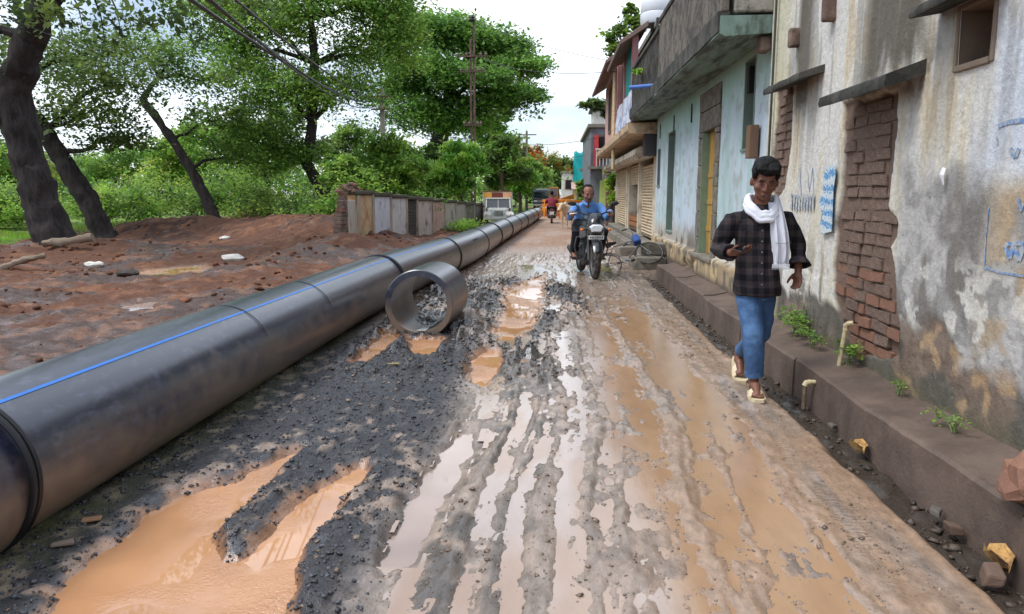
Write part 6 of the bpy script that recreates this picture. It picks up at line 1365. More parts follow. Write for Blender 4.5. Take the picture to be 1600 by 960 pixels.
# --- orange barricades
def barricade(px, py, Y, rz, lb):
    b = on_y(px, py, Y); t = thing('road_barricade', lb, 'barricade', (b.x, Y, 0), 'orange barricades at the road works', rotz=rz)
    for z in (.45, .75, 1.02): part(t, 'board', M_or, MB().box((0, 0, z), (1.7, .04, .17)), bevel=.01)
    for s in (-.7, .7): part(t, 'leg', M_or, MB().bar((s, -.3, 0), (s, 0, 1.08), .05).bar((s, .3, 0), (s, 0, 1.08), .05))
barricade(893, 335, 44, .1, 'orange road barricade nearest the tarp shop'); barricade(868, 335, 47, -.1, 'orange road barricade in the middle of the road end'); barricade(905, 335, 41.5, .5, 'orange road barricade turned aslant at the right roadside')
for i in range(3):
    c = on_ground((846, 862, 884)[i], 338); tag(MB().ball((c.x, c.y, .05), (1.0, .7, .45), 14, 8).build('earth_heap', material('red_earth', lin(150, 92, 58), .95, .3, 4, bump=.8), smooth=True, wobble=.25, wscale=2.2), ['red earth heap by the parked truck', 'low red earth heap in the road middle beyond the scooter', 'red earth heap under the orange barricades'][i], 'earth heap')
# --- logs, plank and stones on the clay
lp = on_ground(128, 402); lg = thing('weathered_log', 'weathered pale log lying on the mound at the big trunk foot', 'log', (lp.x, lp.y - .4, .3))
MB().tube([(lp.x + .1 * k - .55, lp.y - .5 + .01 * k, .34 + .012 * k) for k in range(12)], [.075 + .02 * ((k * 7) % 3) / 2 for k in range(12)], 11).build('log_body', material('weathered_wood', lin(128, 112, 96), .9, .3, 8, bump=.6, stretch=(.2, 1, 1)), lg, smooth=True, wobble=.05, wscale=5)
lp = on_ground(22, 424); tag(MB().tube([(lp.x - .25 + .07 * k, lp.y + .03 * k, .02 + .26 * (k / 10) ** .6) for k in range(11)], [.075 - .003 * k + .01 * (k % 2) for k in range(11)], 10).build('log_stump', MATS['weathered_wood'], smooth=True, wobble=.05), 'grey broken root piece at the left edge of the clay', 'root')
for px_, py_, w, lb in ((365, 409, .20, 'flat white stone slab on the clay below the mound'), (148, 418, .14, 'small pale rock just right of the weathered log'), (200, 434, .16, 'dark rock heap piece beside the small clay puddle'), (352, 385, .13, 'white chip of rubble at the mound foot')):
    c = on_ground(px_, py_); m_ = material('pale_rock', lin(206, 202, 194), .85, .15) if 'white' in lb or 'pale' in lb else material('dark_rock', lin(70, 62, 56), .9, .3)
    tag(MB().ball((c.x, c.y, gz(c.x, c.y) + w * .25), (w * 1.3, w, w * .45), 9, 6).build('rock', m_, wobble=.05, wscale=9), lb, 'rock')
# --- gutter litter
M_husk = material('coconut_husk', lin(186, 146, 88), .8, .3, 14, bump=.4, second=lin(120, 80, 50), second_amount=.45, second_scale=12)
def husk(px, py, s, lb):
    c = on_ground(px, py, -.03); mb = MB(); rings = []
    for i in range(9):
        a = -1.2 + 2.4 * i / 8; rings.append([c + Vector((s * .45 * math.sin(a) * r, s * (t - .5) * 1.2, s * (.1 + .5 * (1 - math.cos(a)) * r) + .02 * math.sin(7 * t + i))) for t, r in ((0, .2), (.25, .8), (.5, 1), (.75, .85), (1, .25), (.75, .7), (.5, .85), (.25, .65))])
    tag(mb.loft(rings).build('husk_scrap', M_husk, smooth=True, wobble=.012, wscale=14), lb, 'litter')
husk(1558, 878, .13, 'larger curled tan husk scrap in the gutter near the right corner'); husk(1340, 702, .12, 'smaller tan husk scrap in the gutter beside the drain wall')
grp = 'broken stones lying in the gutter'
for px_, py_, w, lb in ((1490, 830, .05, 'brown broken stone in the gutter above the larger husk scrap'), (1462, 806, .035, 'grey stone chip in the gutter, farther from the larger husk scrap'), (1548, 908, .055, 'dull brown stone at the gutter corner below the larger husk scrap'), (1300, 668, .035, 'small grey stone in the gutter under the plastic outlet')):
    c = on_ground(px_, py_, -.06); tag(MB().box((c.x, c.y, -.06 + w * .3), (w * 1.3, w * 1.6, w), rotz=px_ * .7).build('gutter_stone', material('brown_stone', lin(96, 76, 64), .8, .3) if 'brown' in lb else material('grey_stone', lin(92, 86, 80), .8, .3), bevel=w * .2, wobble=.03, wscale=8), lb, 'stone', grp)
# a flake of slate and a leaf scrap on the gravel, a leaf in the mud
for px_, py_, w, colr, lb in ((145, 828, .05, lin(150, 112, 84), 'pinkish stone chip on the black gravel by the pipe'), (100, 865, .05, lin(120, 104, 92), 'tan stone chip on the black gravel near the left corner'), (390, 586, .06, lin(140, 128, 92), 'yellowed palm leaf scrap lying on the churned mud')):
    c = on_ground(px_ + (226 if 'palm' in lb else 0), py_); tag(MB().box((c.x, c.y, gz(c.x, c.y) + .012), (w * 1.6, w * .7, .012), rotz=.5).build('chip' if 'chip' in lb else 'leaf_scrap', material(lb[:12].replace(' ', '_'), colr, .8, .2), bevel=.003, wobble=.008, wscale=20), lb, 'litter')
# ------------------------------------------------------------------ people and the cow
def remesh(name, mb, voxel, mat, parent, smooth=6, wrinkle=0.0, wscale=14.0, local=False):
    """fuse overlapping closed shapes into one continuous surface"""
    o = mb.build('tmp', None); m = o.modifiers.new('r', 'REMESH'); m.mode = 'VOXEL'; m.voxel_size = voxel; m.use_smooth_shade = True
    s = o.modifiers.new('s', 'SMOOTH'); s.factor = .5; s.iterations = smooth
    dg = bpy.context.evaluated_depsgraph_get(); me = bpy.data.meshes.new_from_object(o.evaluated_get(dg)); bpy.data.objects.remove(o)
    n = len(me.vertices); co = np.empty(n * 3, np.float32); me.vertices.foreach_get('co', co); co = co.reshape(-1, 3)
    if wrinkle:
        no = np.empty(n * 3, np.float32); me.vertices.foreach_get('normal', no); no = no.reshape(-1, 3)
        w = fbm(co[:, 0] * wscale + co[:, 1] * 5, co[:, 2] * wscale * .8 + co[:, 1] * wscale * .5 + co[:, 0] * 4, 3, 5) - .5
        co = co + no * (w * wrinkle * 2)[:, None]; me.vertices.foreach_set('co', co.astype(np.float32).ravel())
    me.polygons.foreach_set('use_smooth', np.ones(len(me.polygons), bool)); me.materials.clear(); me.name = name; me.update()
    return link(name, me, mat, parent, local)
def ell(mb, c, r, M=None): return mb.ball(c, r, 16, 12, M)
def rings_z(mb, levels, n=20, power=2.4):
    R_ = []
    for cx, cy, z, rx, ry in levels:
        R_.append([Vector((cx + rx * math.copysign(abs(math.cos(a)) ** (2 / power), math.cos(a)), cy + ry * math.copysign(abs(math.sin(a)) ** (2 / power), math.sin(a)), z)) for a in [2 * math.pi * k / n for k in range(n)]])
    return mb.loft(R_)
def head_shapes(mb, M, s=1.0):
    """skull, jaw, nose, lips and ears facing local -Y"""
    def E(c, r): mb.ball((0, 0, 0), tuple(x * s for x in r), 18, 12, M @ Matrix.Translation([x * s for x in c]))
    E((0, .015, .035), (.076, .094, .088)); E((0, -.015, -.02), (.067, .074, .085)); E((0, -.03, -.075), (.05, .05, .042)); E((0, -.055, -.098), (.026, .022, .018))
    for x in (-1, 1): E((x * .042, -.052, -.028), (.026, .025, .024)); E((x * .078, .012, -.012), (.012, .022, .032)); E((x * .034, -.076, .022), (.026, .012, .009)); E((x * .013, -.092, -.036), (.010, .010, .008))
    mb.tube([M @ Vector((0, -.080 * s, .012 * s)), M @ Vector((0, -.096 * s, -.015 * s)), M @ Vector((0, -.103 * s, -.034 * s)), M @ Vector((0, -.085 * s, -.042 * s))], [.008 * s, .010 * s, .013 * s, .008 * s], 10)
    E((0, -.082, -.060), (.024, .010, .006)); E((0, -.080, -.072), (.021, .010, .007))
def face_parts(parent, M, s, skin_dark, eyes_z=.004, moustache=False, local=False):
    for x in (-1, 1):
        e = MB().ball((0, 0, 0), (.0115 * s, .006 * s, .0040 * s), 12, 8, M @ Matrix.Translation((x * .032 * s, -.0815 * s, eyes_z * s))).build('eye', material('eye_white', lin(112, 98, 90), .4, .03), parent, smooth=True, local=local)
        MB().ball((0, 0, 0), (.0058 * s, .003 * s, .0042 * s), 10, 8, M @ Matrix.Translation((x * .032 * s, -.0868 * s, eyes_z * s))).build('iris', material('dark_iris', lin(26, 18, 14), .2, .03), e, smooth=True, local=local)
        MB().tube([M @ Vector((x * .050 * s, -.078 * s, .022 * s)), M @ Vector((x * .034 * s, -.090 * s, .028 * s)), M @ Vector((x * .014 * s, -.090 * s, .024 * s))], [.002 * s, .0048 * s, .004 * s], 6).build('eyebrow', material('black_hair', lin(14, 13, 13), .6, .2, 30, bump=.5, bump_scale=80, spec=.2), parent, smooth=True, local=local)
    MB().ball((0, 0, 0), (.021 * s, .006 * s, .0075 * s), 12, 8, M @ Matrix.Translation((0, -.087 * s, -.066 * s))).build('lips', material('brown_lips', lin(112, 70, 62), .5, .05), parent, smooth=True, local=local)
    if moustache: MB().tube([M @ Vector((-.03 * s, -.080 * s, -.056 * s)), M @ Vector((0, -.094 * s, -.049 * s)), M @ Vector((.03 * s, -.080 * s, -.056 * s))], [.003 * s, .008 * s, .003 * s], 6).build('moustache', MATS['black_hair'], parent, smooth=True, local=local)
def hand_shapes(mb, wrist, dirv, palm_n, s=1.0, curl=.5, thumb=1, spread=.25):
    """palm, four unequal bent fingers, thumb from the palm's side"""
    d = Vector(dirv).normalized(); n = Vector(palm_n); n = (n - d * n.dot(d)).normalized(); side = d.cross(n)
    w = Vector(wrist); c = w + d * .048 * s
    Mx = Matrix((side, n, d)).transposed().to_4x4()
    mb.ball((0, 0, 0), (.040 * s, .016 * s, .052 * s), 14, 10, Matrix.Translation(c) @ Mx)
    mb.tube([w - d * .02 * s, w + d * .02 * s, c], [.026 * s, .026 * s, .028 * s], 10)
    for i, (o, ln) in enumerate(((-.030, .066), (-.010, .078), (.010, .074), (.029, .058))):
        p = w + d * .085 * s + side * o * s; dd = (d + side * o * spread * 10 * .3).normalized(); pts = [p - d * .02 * s, p]; a = 0
        for k, f in enumerate((.45, .32, .23)):
            a += curl * (.7, 1.0, .7)[k]; v = dd * math.cos(a) + n * math.sin(a); pts.append(pts[-1] + v * ln * f * s)
        mb.tube(pts, [.0095 * s, .0098 * s, .0092 * s, .0085 * s, .0070 * s], 8)
    p = w + d * .025 * s + side * (-thumb) * .030 * s; v = (d * .75 - side * thumb * .65 + n * .35).normalized()
    mb.tube([p, p + v * .032 * s, p + (v + d * .35 + n * .25).normalized() * .060 * s, p + (v + d * .8 + n * .45).normalized() * .082 * s], [.014 * s, .0125 * s, .0108 * s, .0085 * s], 8)
M_skin = material('brown_skin', lin(112, 74, 58), .5, .10, 14, spec=.4, bump=.06, bump_scale=120)
M_skin2 = material('tan_skin', lin(134, 92, 76), .48, .10, 14, spec=.4, bump=.06, bump_scale=120)
def plaid_material():
    m = bpy.data.materials.new('dark_plaid'); m.use_nodes = True; nt = m.node_tree; N = nt.nodes.new; K = nt.links.new; p = nt.nodes['Principled BSDF']; co = N('ShaderNodeTexCoord')
    fac = None
    for ax_, sc_ in (('X', 4.2), ('Z', 3.6)):
        w = N('ShaderNodeTexWave'); w.bands_direction = ax_; w.inputs['Scale'].default_value = sc_; w.inputs['Distortion'].default_value = .6; w.inputs['Detail Scale'].default_value = 2; K(co.outputs['Object'], w.inputs['Vector'])
        r = N('ShaderNodeMapRange'); r.inputs['From Min'].default_value = .42; r.inputs['From Max'].default_value = .58; K(w.outputs['Fac'], r.inputs['Value'])
        if fac is None: fac = r.outputs['Result']
        else: a = N('ShaderNodeMath'); a.operation = 'ADD'; K(fac, a.inputs[0]); K(r.outputs['Result'], a.inputs[1]); fac = a.outputs[0]
    h = N('ShaderNodeMath'); h.operation = 'MULTIPLY'; K(fac, h.inputs[0]); h.inputs[1].default_value = .5
    c = N('ShaderNodeValToRGB'); c.color_ramp.elements[0].color = (*lin(22, 21, 26), 1); c.color_ramp.elements[1].color = (*lin(60, 52, 53), 1); e = c.color_ramp.elements.new(.5); e.color = (*lin(42, 38, 42), 1)
    K(h.outputs[0], c.inputs['Fac']); K(c.outputs['Color'], p.inputs['Base Color']); p.inputs['Roughness'].default_value = .9; p.inputs['Specular IOR Level'].default_value = .2
    n = N('ShaderNodeTexNoise'); n.inputs['Scale'].default_value = 22; n.inputs['Detail'].default_value = 5; K(co.outputs['Object'], n.inputs['Vector'])
    b = N('ShaderNodeBump'); b.inputs['Strength'].default_value = .4; b.inputs['Distance'].default_value = .012; K(n.outputs['Fac'], b.inputs['Height']); K(b.outputs['Normal'], p.inputs['Normal'])
    return m
M_jeans = material('blue_denim', lin(64, 92, 130), .85, .22, 7, bump=.35, bump_scale=40, second=lin(82, 114, 154), second_amount=.42, second_scale=5, spec=.2)
M_sandal = material('cream_foam', lin(206, 190, 158), .7, .08, 12)

# --- walking man
wx0, wy0_ = 1.45, 5.37
gzf = gz(1.43, 5.10); 
man = thing('person', 'young man in dark plaid shirt, white scarf and jeans walking with a phone', 'person', (wx0, 5.3, gzf))
HM = Matrix.Translation((1.480, 5.335, 1.548)) @ Matrix.Rotation(math.radians(-8), 4, 'Z') @ Matrix.Rotation(math.radians(17), 4, 'X') @ Matrix.Rotation(math.radians(4), 4, 'Y')
HS = 1.09
body = MB(); head_shapes(body, HM, HS)
body.tube([(1.475, 5.39, 1.30), (1.477, 5.375, 1.40), (1.482, 5.36, 1.50)], [.065, .055, .056], 14)
rings_z(body, [(1.47, 5.38, .80, .12, .09), (1.47, 5.38, 1.0, .12, .085), (1.47, 5.385, 1.2, .145, .09), (1.47, 5.385, 1.32, .14, .07)])
EL, WL = Vector((1.198, 5.42, 1.055)), Vector((1.238, 5.20, 1.055)); SL = Vector((1.290, 5.39, 1.275))
SR, ER, WR = Vector((1.648, 5.40, 1.275)), Vector((1.765, 5.42, 1.075)), Vector((1.752, 5.35, .915))
body.tube([SL, EL], [.045, .038], 10).tube([EL, WL], [.038, .027], 10).tube([SR, ER], [.045, .038], 10).tube([ER, WR], [.038, .027], 10)
hand_shapes(body, WL, (.55, -.62, .12), (.25, -.1, .95), 1.05, .42, thumb=-1)
hand_shapes(body, WR, (-.05, -.12, -1), (-.75, -.55, 0), 1.0, .62, thumb=-1, spread=.1)
HFr, KF, AF = Vector((1.405, 5.38, .82)), Vector((1.425, 5.22, .47)), Vector((1.445, 5.22, gzf + .115))
HBk, KB, AB = Vector((1.53, 5.40, .82)), Vector((1.535, 5.43, .44)), Vector((1.475, 5.80, .205))
body.tube([HFr, KF, AF], [.07, .045, .033], 10).tube([HBk, KB, AB], [.07, .045, .033], 10)
def foot_shapes(mb, ank, toe, s=1.0):
    a, t = Vector(ank), Vector(toe); d = (t - a); d.normalize(); heel = a - Vector((d.x, d.y, 0)).normalized() * .035 * s + Vector((0, 0, -.065 * s))
    mb.tube([a + Vector((0, 0, .02)), a - Vector((0, 0, .03)), a.lerp(t, .45) + Vector((0, 0, .008)), t], [.034, .036, .034, .022], 10); mb.ball(heel + Vector((0, 0, .01)), .032 * s, 10, 8)
    sd = d.cross(Vector((0, 0, 1))).normalized()
    for i, o in enumerate((-.032, -.016, 0, .014, .027)): mb.tube([t + sd * o - d * .03, t + sd * o * 1.05 + d * (.022 - .006 * abs(i - 1))], [.013, .010], 8)
TF = Vector((1.430, 5.06, gzf + .045)); TB = Vector((1.462, 5.66, .075))
foot_shapes(body, AF, TF); foot_shapes(body, AB, TB)
remesh('body', body, .0064, M_skin, man, 4)
face_parts(man, HM, HS, None)
hair = MB()
def HE(c, r, s=HS): hair.ball((0, 0, 0), tuple(x * s for x in r), 16, 12, HM @ Matrix.Translation([x * s for x in c]))
HE((0, .030, .062), (.088, .094, .078)); HE((0, .075, .0), (.072, .045, .075)); HE((-.03, -.035, .098), (.050, .052, .036)); HE((.035, -.03, .100), (.050, .050, .034)); HE((.0, -.060, .078), (.058, .032, .030)); HE((0, .02, .10), (.082, .085, .055)); HE((-.066, -.01, .055), (.024, .045, .045)); HE((.066, -.01, .055), (.024, .045, .045))
for k in range(9): hair.tube([HM @ Vector(((-.055 + k * .014) * HS, -.05 * HS, .112 * HS)), HM @ Vector(((-.058 + k * .0145) * HS, -.083 * HS, .095 * HS)), HM @ Vector(((-.060 + k * .0150 + .005 * (k % 3)) * HS, -.090 * HS, (.058 + .010 * (k % 2)) * HS))], [.014, .013, .004], 7)
remesh('hair', hair, .006, material('black_hair', lin(20, 18, 18)), man, 2, wrinkle=.006, wscale=55)
shirt = MB()
rings_z(shirt, [(1.468, 5.352, .745, .164, .146), (1.468, 5.354, .80, .164, .144), (1.466, 5.372, .95, .150, .118), (1.466, 5.385, 1.10, .152, .110), (1.468, 5.388, 1.22, .164, .108), (1.470, 5.392, 1.29, .160, .094), (1.472, 5.395, 1.335, .120, .082), (1.475, 5.39, 1.385, .082, .07)], 28)
shirt.tube([SL + Vector((.03, 0, -.01)), SL, SL.lerp(EL, .5) + Vector((-.01, 0, 0)), EL, EL.lerp(WL, .35), WL - (WL - EL) * .12], [.072, .075, .068, .062, .058, .050], 14)
shirt.tube([SR + Vector((-.03, 0, -.01)), SR, SR.lerp(ER, .5) + Vector((.01, 0, 0)), ER, ER.lerp(WR, .5), WR + Vector((0, 0, .05))], [.072, .075, .068, .062, .056, .052], 14)
sh_o = remesh('shirt', shirt, .0085, plaid_material(), man, 3, wrinkle=.014, wscale=11)
cuff = MB(); cv = (WR - ER).normalized(); Mc = Matrix.Translation(WR + Vector((0, 0, .055))) @ cv.to_track_quat('Z', 'Y').to_matrix().to_4x4()
cuff.lathe([(.046, -.028), (.062, -.03), (.084, .012), (.082, .02), (.058, .012), (.045, .0), (.046, -.028)], 20, Mc).build('cuff', sh_o.data.materials[0], sh_o, smooth=True, wobble=.008, wscale=20)
Mc = Matrix.Translation(WL - (WL - EL) * .10) @ (WL - EL).normalized().to_track_quat('Z', 'Y').to_matrix().to_4x4()
MB().lathe([(.040, -.03), (.056, -.03), (.060, .01), (.056, .016), (.040, .01), (.040, -.03)], 20, Mc).build('cuff', sh_o.data.materials[0], sh_o, smooth=True, wobble=.006, wscale=20)
for k in range(6): MB().lathe([(0, -.003), (.006, -.003), (.006, .003), (0, .003)], 10, Matrix.Translation((1.462, 5.212 + .011 * k, .83 + k * .075)) @ Matrix.Rotation(math.pi / 2, 4, 'X')).build('button', material('grey_button', lin(120, 112, 108), .4), sh_o)
MB().box((1.385, 5.279, 1.15), (.09, .012, .11)).build('chest_pocket', sh_o.data.materials[0], sh_o, bevel=.004)
MB().loft([[(1.452, y, z), (1.476, y - .002, z), (1.476, y + .03, z), (1.452, y + .03, z)] for y, z in ((5.198, .76), (5.252, 1.0), (5.268, 1.22))]).build('button_placket', sh_o.data.materials[0], sh_o)
jeans = MB()
rings_z(jeans, [(1.47, 5.375, .70, .140, .105), (1.47, 5.375, .84, .145, .105), (1.47, 5.38, .90, .135, .10)], 22)
jeans.tube([HFr + Vector((0, 0, .02)), HFr.lerp(KF, .3), HFr.lerp(KF, .65), KF, KF.lerp(AF, .35), KF.lerp(AF, .7), AF + Vector((0, .01, .035))], [.092, .094, .083, .072, .070, .064, .060], 16)
jeans.tube([HBk + Vector((0, 0, .02)), HBk.lerp(KB, .3), HBk.lerp(KB, .65), KB, KB.lerp(AB, .35), KB.lerp(AB, .75), AB.lerp(KB, .12)], [.092, .094, .083, .072, .068, .060, .056], 16)
jo = remesh('jeans', jeans, .0085, M_jeans, man, 3, wrinkle=.011, wscale=12)
for a, b in ((AF + Vector((0, .01, .035)), KF),): 
    dv = (b - a).normalized(); MB().lathe([(.060, -.004), (.066, -.004), (.066, .03), (.060, .03), (.060, -.004)], 20, Matrix.Translation(a) @ dv.to_track_quat('Z', 'Y').to_matrix().to_4x4()).build('trouser_hem', M_jeans, jo, smooth=True, wobble=.004, wscale=20)
# scarf: wrapped roll and hanging end
M_scarf = material('white_cotton', lin(214, 216, 226), .9, .06, 9, bump=.4, bump_scale=22, spec=.2, stretch=(1, 1, .4))
loop = []
for i in range(40):
    a = 2 * math.pi * i / 40; front = max(0, -math.sin(a))
    loop.append(Vector((1.478 + .105 * math.cos(a), 5.375 + (.088 if math.sin(a) > 0 else .105) * math.sin(a), 1.405 + .02 * math.sin(a) - .085 * front ** 1.5 + .035 * max(0, math.cos(a)) * 0)))
sc_mb = MB()
for dz, dr, rr_ in ((0, 0, .025), (-.028, .012, .020), (.023, -.008, .020)):
    sc_mb.tube([p + Vector(((p.x - 1.478) * dr * 8, (p.y - 5.375) * dr * 8, dz + .006 * math.sin(i * 1.3))) for i, p in enumerate(loop)], [rr_ * (1 + .06 * math.sin(i * .6)) for i in range(40)], 10, closed=True)
so = remesh('scarf', sc_mb, .006, M_scarf, man, 3, wrinkle=.006, wscale=18)
rows = []
for j in range(16):
    t = j / 15; z = lerp(1.40, .965, t); w = lerp(.045, .062, min(1, t * 2)); xc = lerp(1.555, 1.600, min(1, t * 1.3)); yb = 5.27 - .02 * math.sin(t * 3) + (.05 * (1 - t) ** 4)
    rows.append([(xc + w * u, yb + .016 * math.sin(u * 7 + 1 + t) * min(1, t * 3 + .3) - .03 * abs(u) * -1 * .3, z + (.02 * math.sin(u * 4) if j == 15 else 0)) for u in np.linspace(-1, 1, 15)] + [(xc + w * u, yb + .012 + .016 * math.sin(u * 7 + 1 + t) * min(1, t * 3 + .3) + .01 * abs(u), z + (.02 * math.sin(u * 4) if j == 15 else 0)) for u in np.linspace(1, -1, 15)])
se = MB().loft(rows).build('scarf_end', M_scarf, so, smooth=True)
for k in range(16): MB().tube([(1.543 + k * .0075, 5.255, .972), (1.541 + k * .0077, 5.252, .945), (1.540 + k * .008, 5.255, .930)], [.003, .0025, .001], 5).build('fringe', M_scarf, so)
MB().tube([(1.55, 5.243, 1.12), (1.60, 5.238, 1.118), (1.655, 5.25, 1.125)], .0016, 5).build('scarf_stripe', material('grey_thread', lin(120, 124, 136), .9), so)
# sandals
def sandal(ank, toe, pitch_pts, nm):
    a, t = Vector(ank), Vector(toe); fwd = Vector((t.x - a.x, t.y - a.y, 0)).normalized(); sd = Vector((0, 0, 1)).cross(fwd)
    heel, ball_, tip = [Vector(p) for p in pitch_pts]; pr = []
    for i in range(13):
        s = i / 12; c = (heel.lerp(ball_, s / .6) if s < .6 else ball_.lerp(tip, (s - .6) / .4)); w = .034 + .016 * math.sin(math.pi * min(1, s * 1.05)) + (.008 if s > .5 else 0); w *= (.72 if i in (0, 12) else 1)
        pr.append([c + sd * w, c - sd * w, c - sd * w * 1.04 + Vector((0, 0, .026)), c - sd * w * .8 + Vector((0, 0, .022)), c + sd * w * .8 + Vector((0, 0, .022)), c + sd * w * 1.04 + Vector((0, 0, .026))])
    o = MB().loft(pr).build(nm, M_sandal, man, smooth=True)
    st = []
    for s in (.44, .55, .66, .76):
        c = (heel.lerp(ball_, s / .6) if s < .6 else ball_.lerp(tip, (s - .6) / .4)); arc = []
        for dr in (0, -.008): arc += [(c + sd * (.056 + dr) * math.cos(q) + Vector((0, 0, .012 + (.076 - .034 * abs(s - .5) / .3 + dr) * math.sin(q)))) for q in ([math.pi * k / 10 for k in range(11)] if dr == 0 else [math.pi * k / 10 for k in range(10, -1, -1)])]
        st.append(arc)
    MB().loft(st).build('strap', M_sandal, o, smooth=True)
sandal(AF, TF, ((1.452, 5.275, gzf + .006), (1.437, 5.11, gzf + .006), (1.426, 5.00, gzf + .012)), 'sandal')
sandal(AB, TB, ((1.480, 5.885, .145), (1.466, 5.70, .030), (1.460, 5.60, .014)), 'sandal')
# phone in the raised hand: carried, so a thing of its own
ph = thing('mobile_phone', 'dark mobile phone held flat in the walking man\'s hand', 'phone', (1.29, 5.11, 1.09)); Mp = Matrix.Translation((1.300, 5.115, 1.094)) @ Matrix.Rotation(math.radians(-48), 4, 'Z') @ Matrix.Rotation(math.radians(14), 4, 'X') @ Matrix.Rotation(math.radians(8), 4, 'Y')
MB().box((0, 0, 0), (.070, .150, .009), Mp).build('phone_case', M_blackpl, ph, bevel=.004); MB().box((0, 0, .0052), (.062, .138, .001), Mp).build('phone_screen', material('phone_glass', lin(18, 18, 22), .05, .02, spec=.9), ph)

# --- rider (in the motorcycle's own frame, then moved with it)
rider = thing('person', 'balding man in a blue shirt and dark trousers riding the black motorcycle', 'person', tuple(moto.location)); rider.rotation_euler = moto.rotation_euler; rider.scale = moto.scale
RM = Matrix.Translation((.0, .02, 1.31)) @ Matrix.Rotation(math.radians(4), 4, 'Z') @ Matrix.Rotation(math.radians(12), 4, 'X'); RS = 1.12
rb = MB(); head_shapes(rb, RM, RS)
rb.tube([(0, .10, 1.10), (0, .075, 1.18), (0, .04, 1.28)], [.07, .058, .058], 12); rings_z(rb, [(0, .24, .80, .14, .11), (0, .19, 1.0, .15, .11), (0, .13, 1.12, .16, .09)])
RSH = {-1: Vector((-.20, .10, 1.12)), 1: Vector((.20, .10, 1.12))}; REL = {-1: Vector((-.31, -.06, .93)), 1: Vector((.31, -.06, .93))}; RWR = {-1: Vector((-.315, -.255, 1.035)), 1: Vector((.315, -.255, 1.035))}
RHP = {s: Vector((s * .10, .22, .84)) for s in (-1, 1)}; RKN = {s: Vector((s * .22, -.20, .70)) for s in (-1, 1)}; RAN = {s: Vector((s * .22, .08, .36)) for s in (-1, 1)}; RTO = {s: Vector((s * .23, -.10, .31)) for s in (-1, 1)}
for s in (-1, 1):
    rb.tube([RSH[s], REL[s], RWR[s]], [.05, .042, .030], 10); rb.tube([RHP[s], RKN[s], RAN[s]], [.085, .055, .036], 10); hand_shapes(rb, RWR[s], (s * -.05, -.75, -.25), (0, -.2, -1), 1.0, .95, thumb=s); foot_shapes(rb, RAN[s], RTO[s])
remesh('body', rb, .0095, M_skin2, rider, 4, local=True); face_parts(rider, RM, RS, None, moustache=True, local=True)
rh = MB()
for c, r in (((0, .055, .075), (.078, .07, .062)), ((0, .075, .0), (.070, .04, .065)), ((-.070, .03, .02), (.018, .05, .05)), ((.070, .03, .02), (.018, .05, .05)), ((0, .02, .120), (.045, .05, .018))): rh.ball((0, 0, 0), tuple(x * RS for x in r), 14, 10, RM @ Matrix.Translation([x * RS for x in c]))
remesh('hair', rh, .008, MATS['black_hair'], rider, 2, wrinkle=.005, wscale=50, local=True)
rs_ = MB(); rings_z(rs_, [(0, .235, .80, .185, .15), (0, .215, .92, .19, .155), (0, .175, 1.03, .195, .135), (0, .135, 1.11, .19, .105), (0, .10, 1.165, .12, .085), (0, .085, 1.195, .085, .07)], 24)
for s in (-1, 1): rs_.tube([RSH[s] * .9 + Vector((0, .01, .1)), RSH[s], RSH[s].lerp(REL[s], .5), REL[s], REL[s].lerp(RWR[s], .5), RWR[s].lerp(REL[s], .08)], [.06, .070, .062, .056, .052, .048], 12)
ro = remesh('shirt', rs_, .011, material('sky_blue_shirt', lin(104, 148, 206), .85, .08, 8, bump=.3, bump_scale=20, spec=.2), rider, 3, wrinkle=.016, wscale=9, local=True)
for s in (-1, 1): MB().loft([[(s * .01, -.005, 1.165), (s * .012, -.012, 1.165), (s * .02, -.02, 1.13)], [(s * .085, .035, 1.215), (s * .09, .03, 1.215), (s * .11, .02, 1.165)]]).build('collar', ro.data.materials[0], ro, local=True)
MB().box((.09, -.015, 1.03), (.10, .012, .11), Matrix.Rotation(-.12, 4, 'X')).build('chest_pocket', ro.data.materials[0], ro, bevel=.004, local=True)
rt = MB(); rings_z(rt, [(0, .24, .74, .165, .15), (0, .235, .86, .18, .15)], 20)
for s in (-1, 1): rt.tube([RHP[s], RHP[s].lerp(RKN[s], .5), RKN[s], RKN[s].lerp(RAN[s], .5), RAN[s].lerp(RKN[s], .12)], [.115, .105, .085, .072, .062], 14)
remesh('trousers', rt, .011, material('dark_trousers', lin(38, 38, 44), .85, .15, 8, bump=.3, spec=.2), rider, 3, wrinkle=.012, wscale=9, local=True)
for s in (-1, 1): MB().loft([[(s * .23 + x * .045, y, z + h) for x, h in ((-1, 0), (1, 0), (1, .02), (-1, .02))] for y, z in ((.14, .285), (.0, .27), (-.15, .262))]).build('sandal', M_blackpl, rider, local=True, bevel=.005)

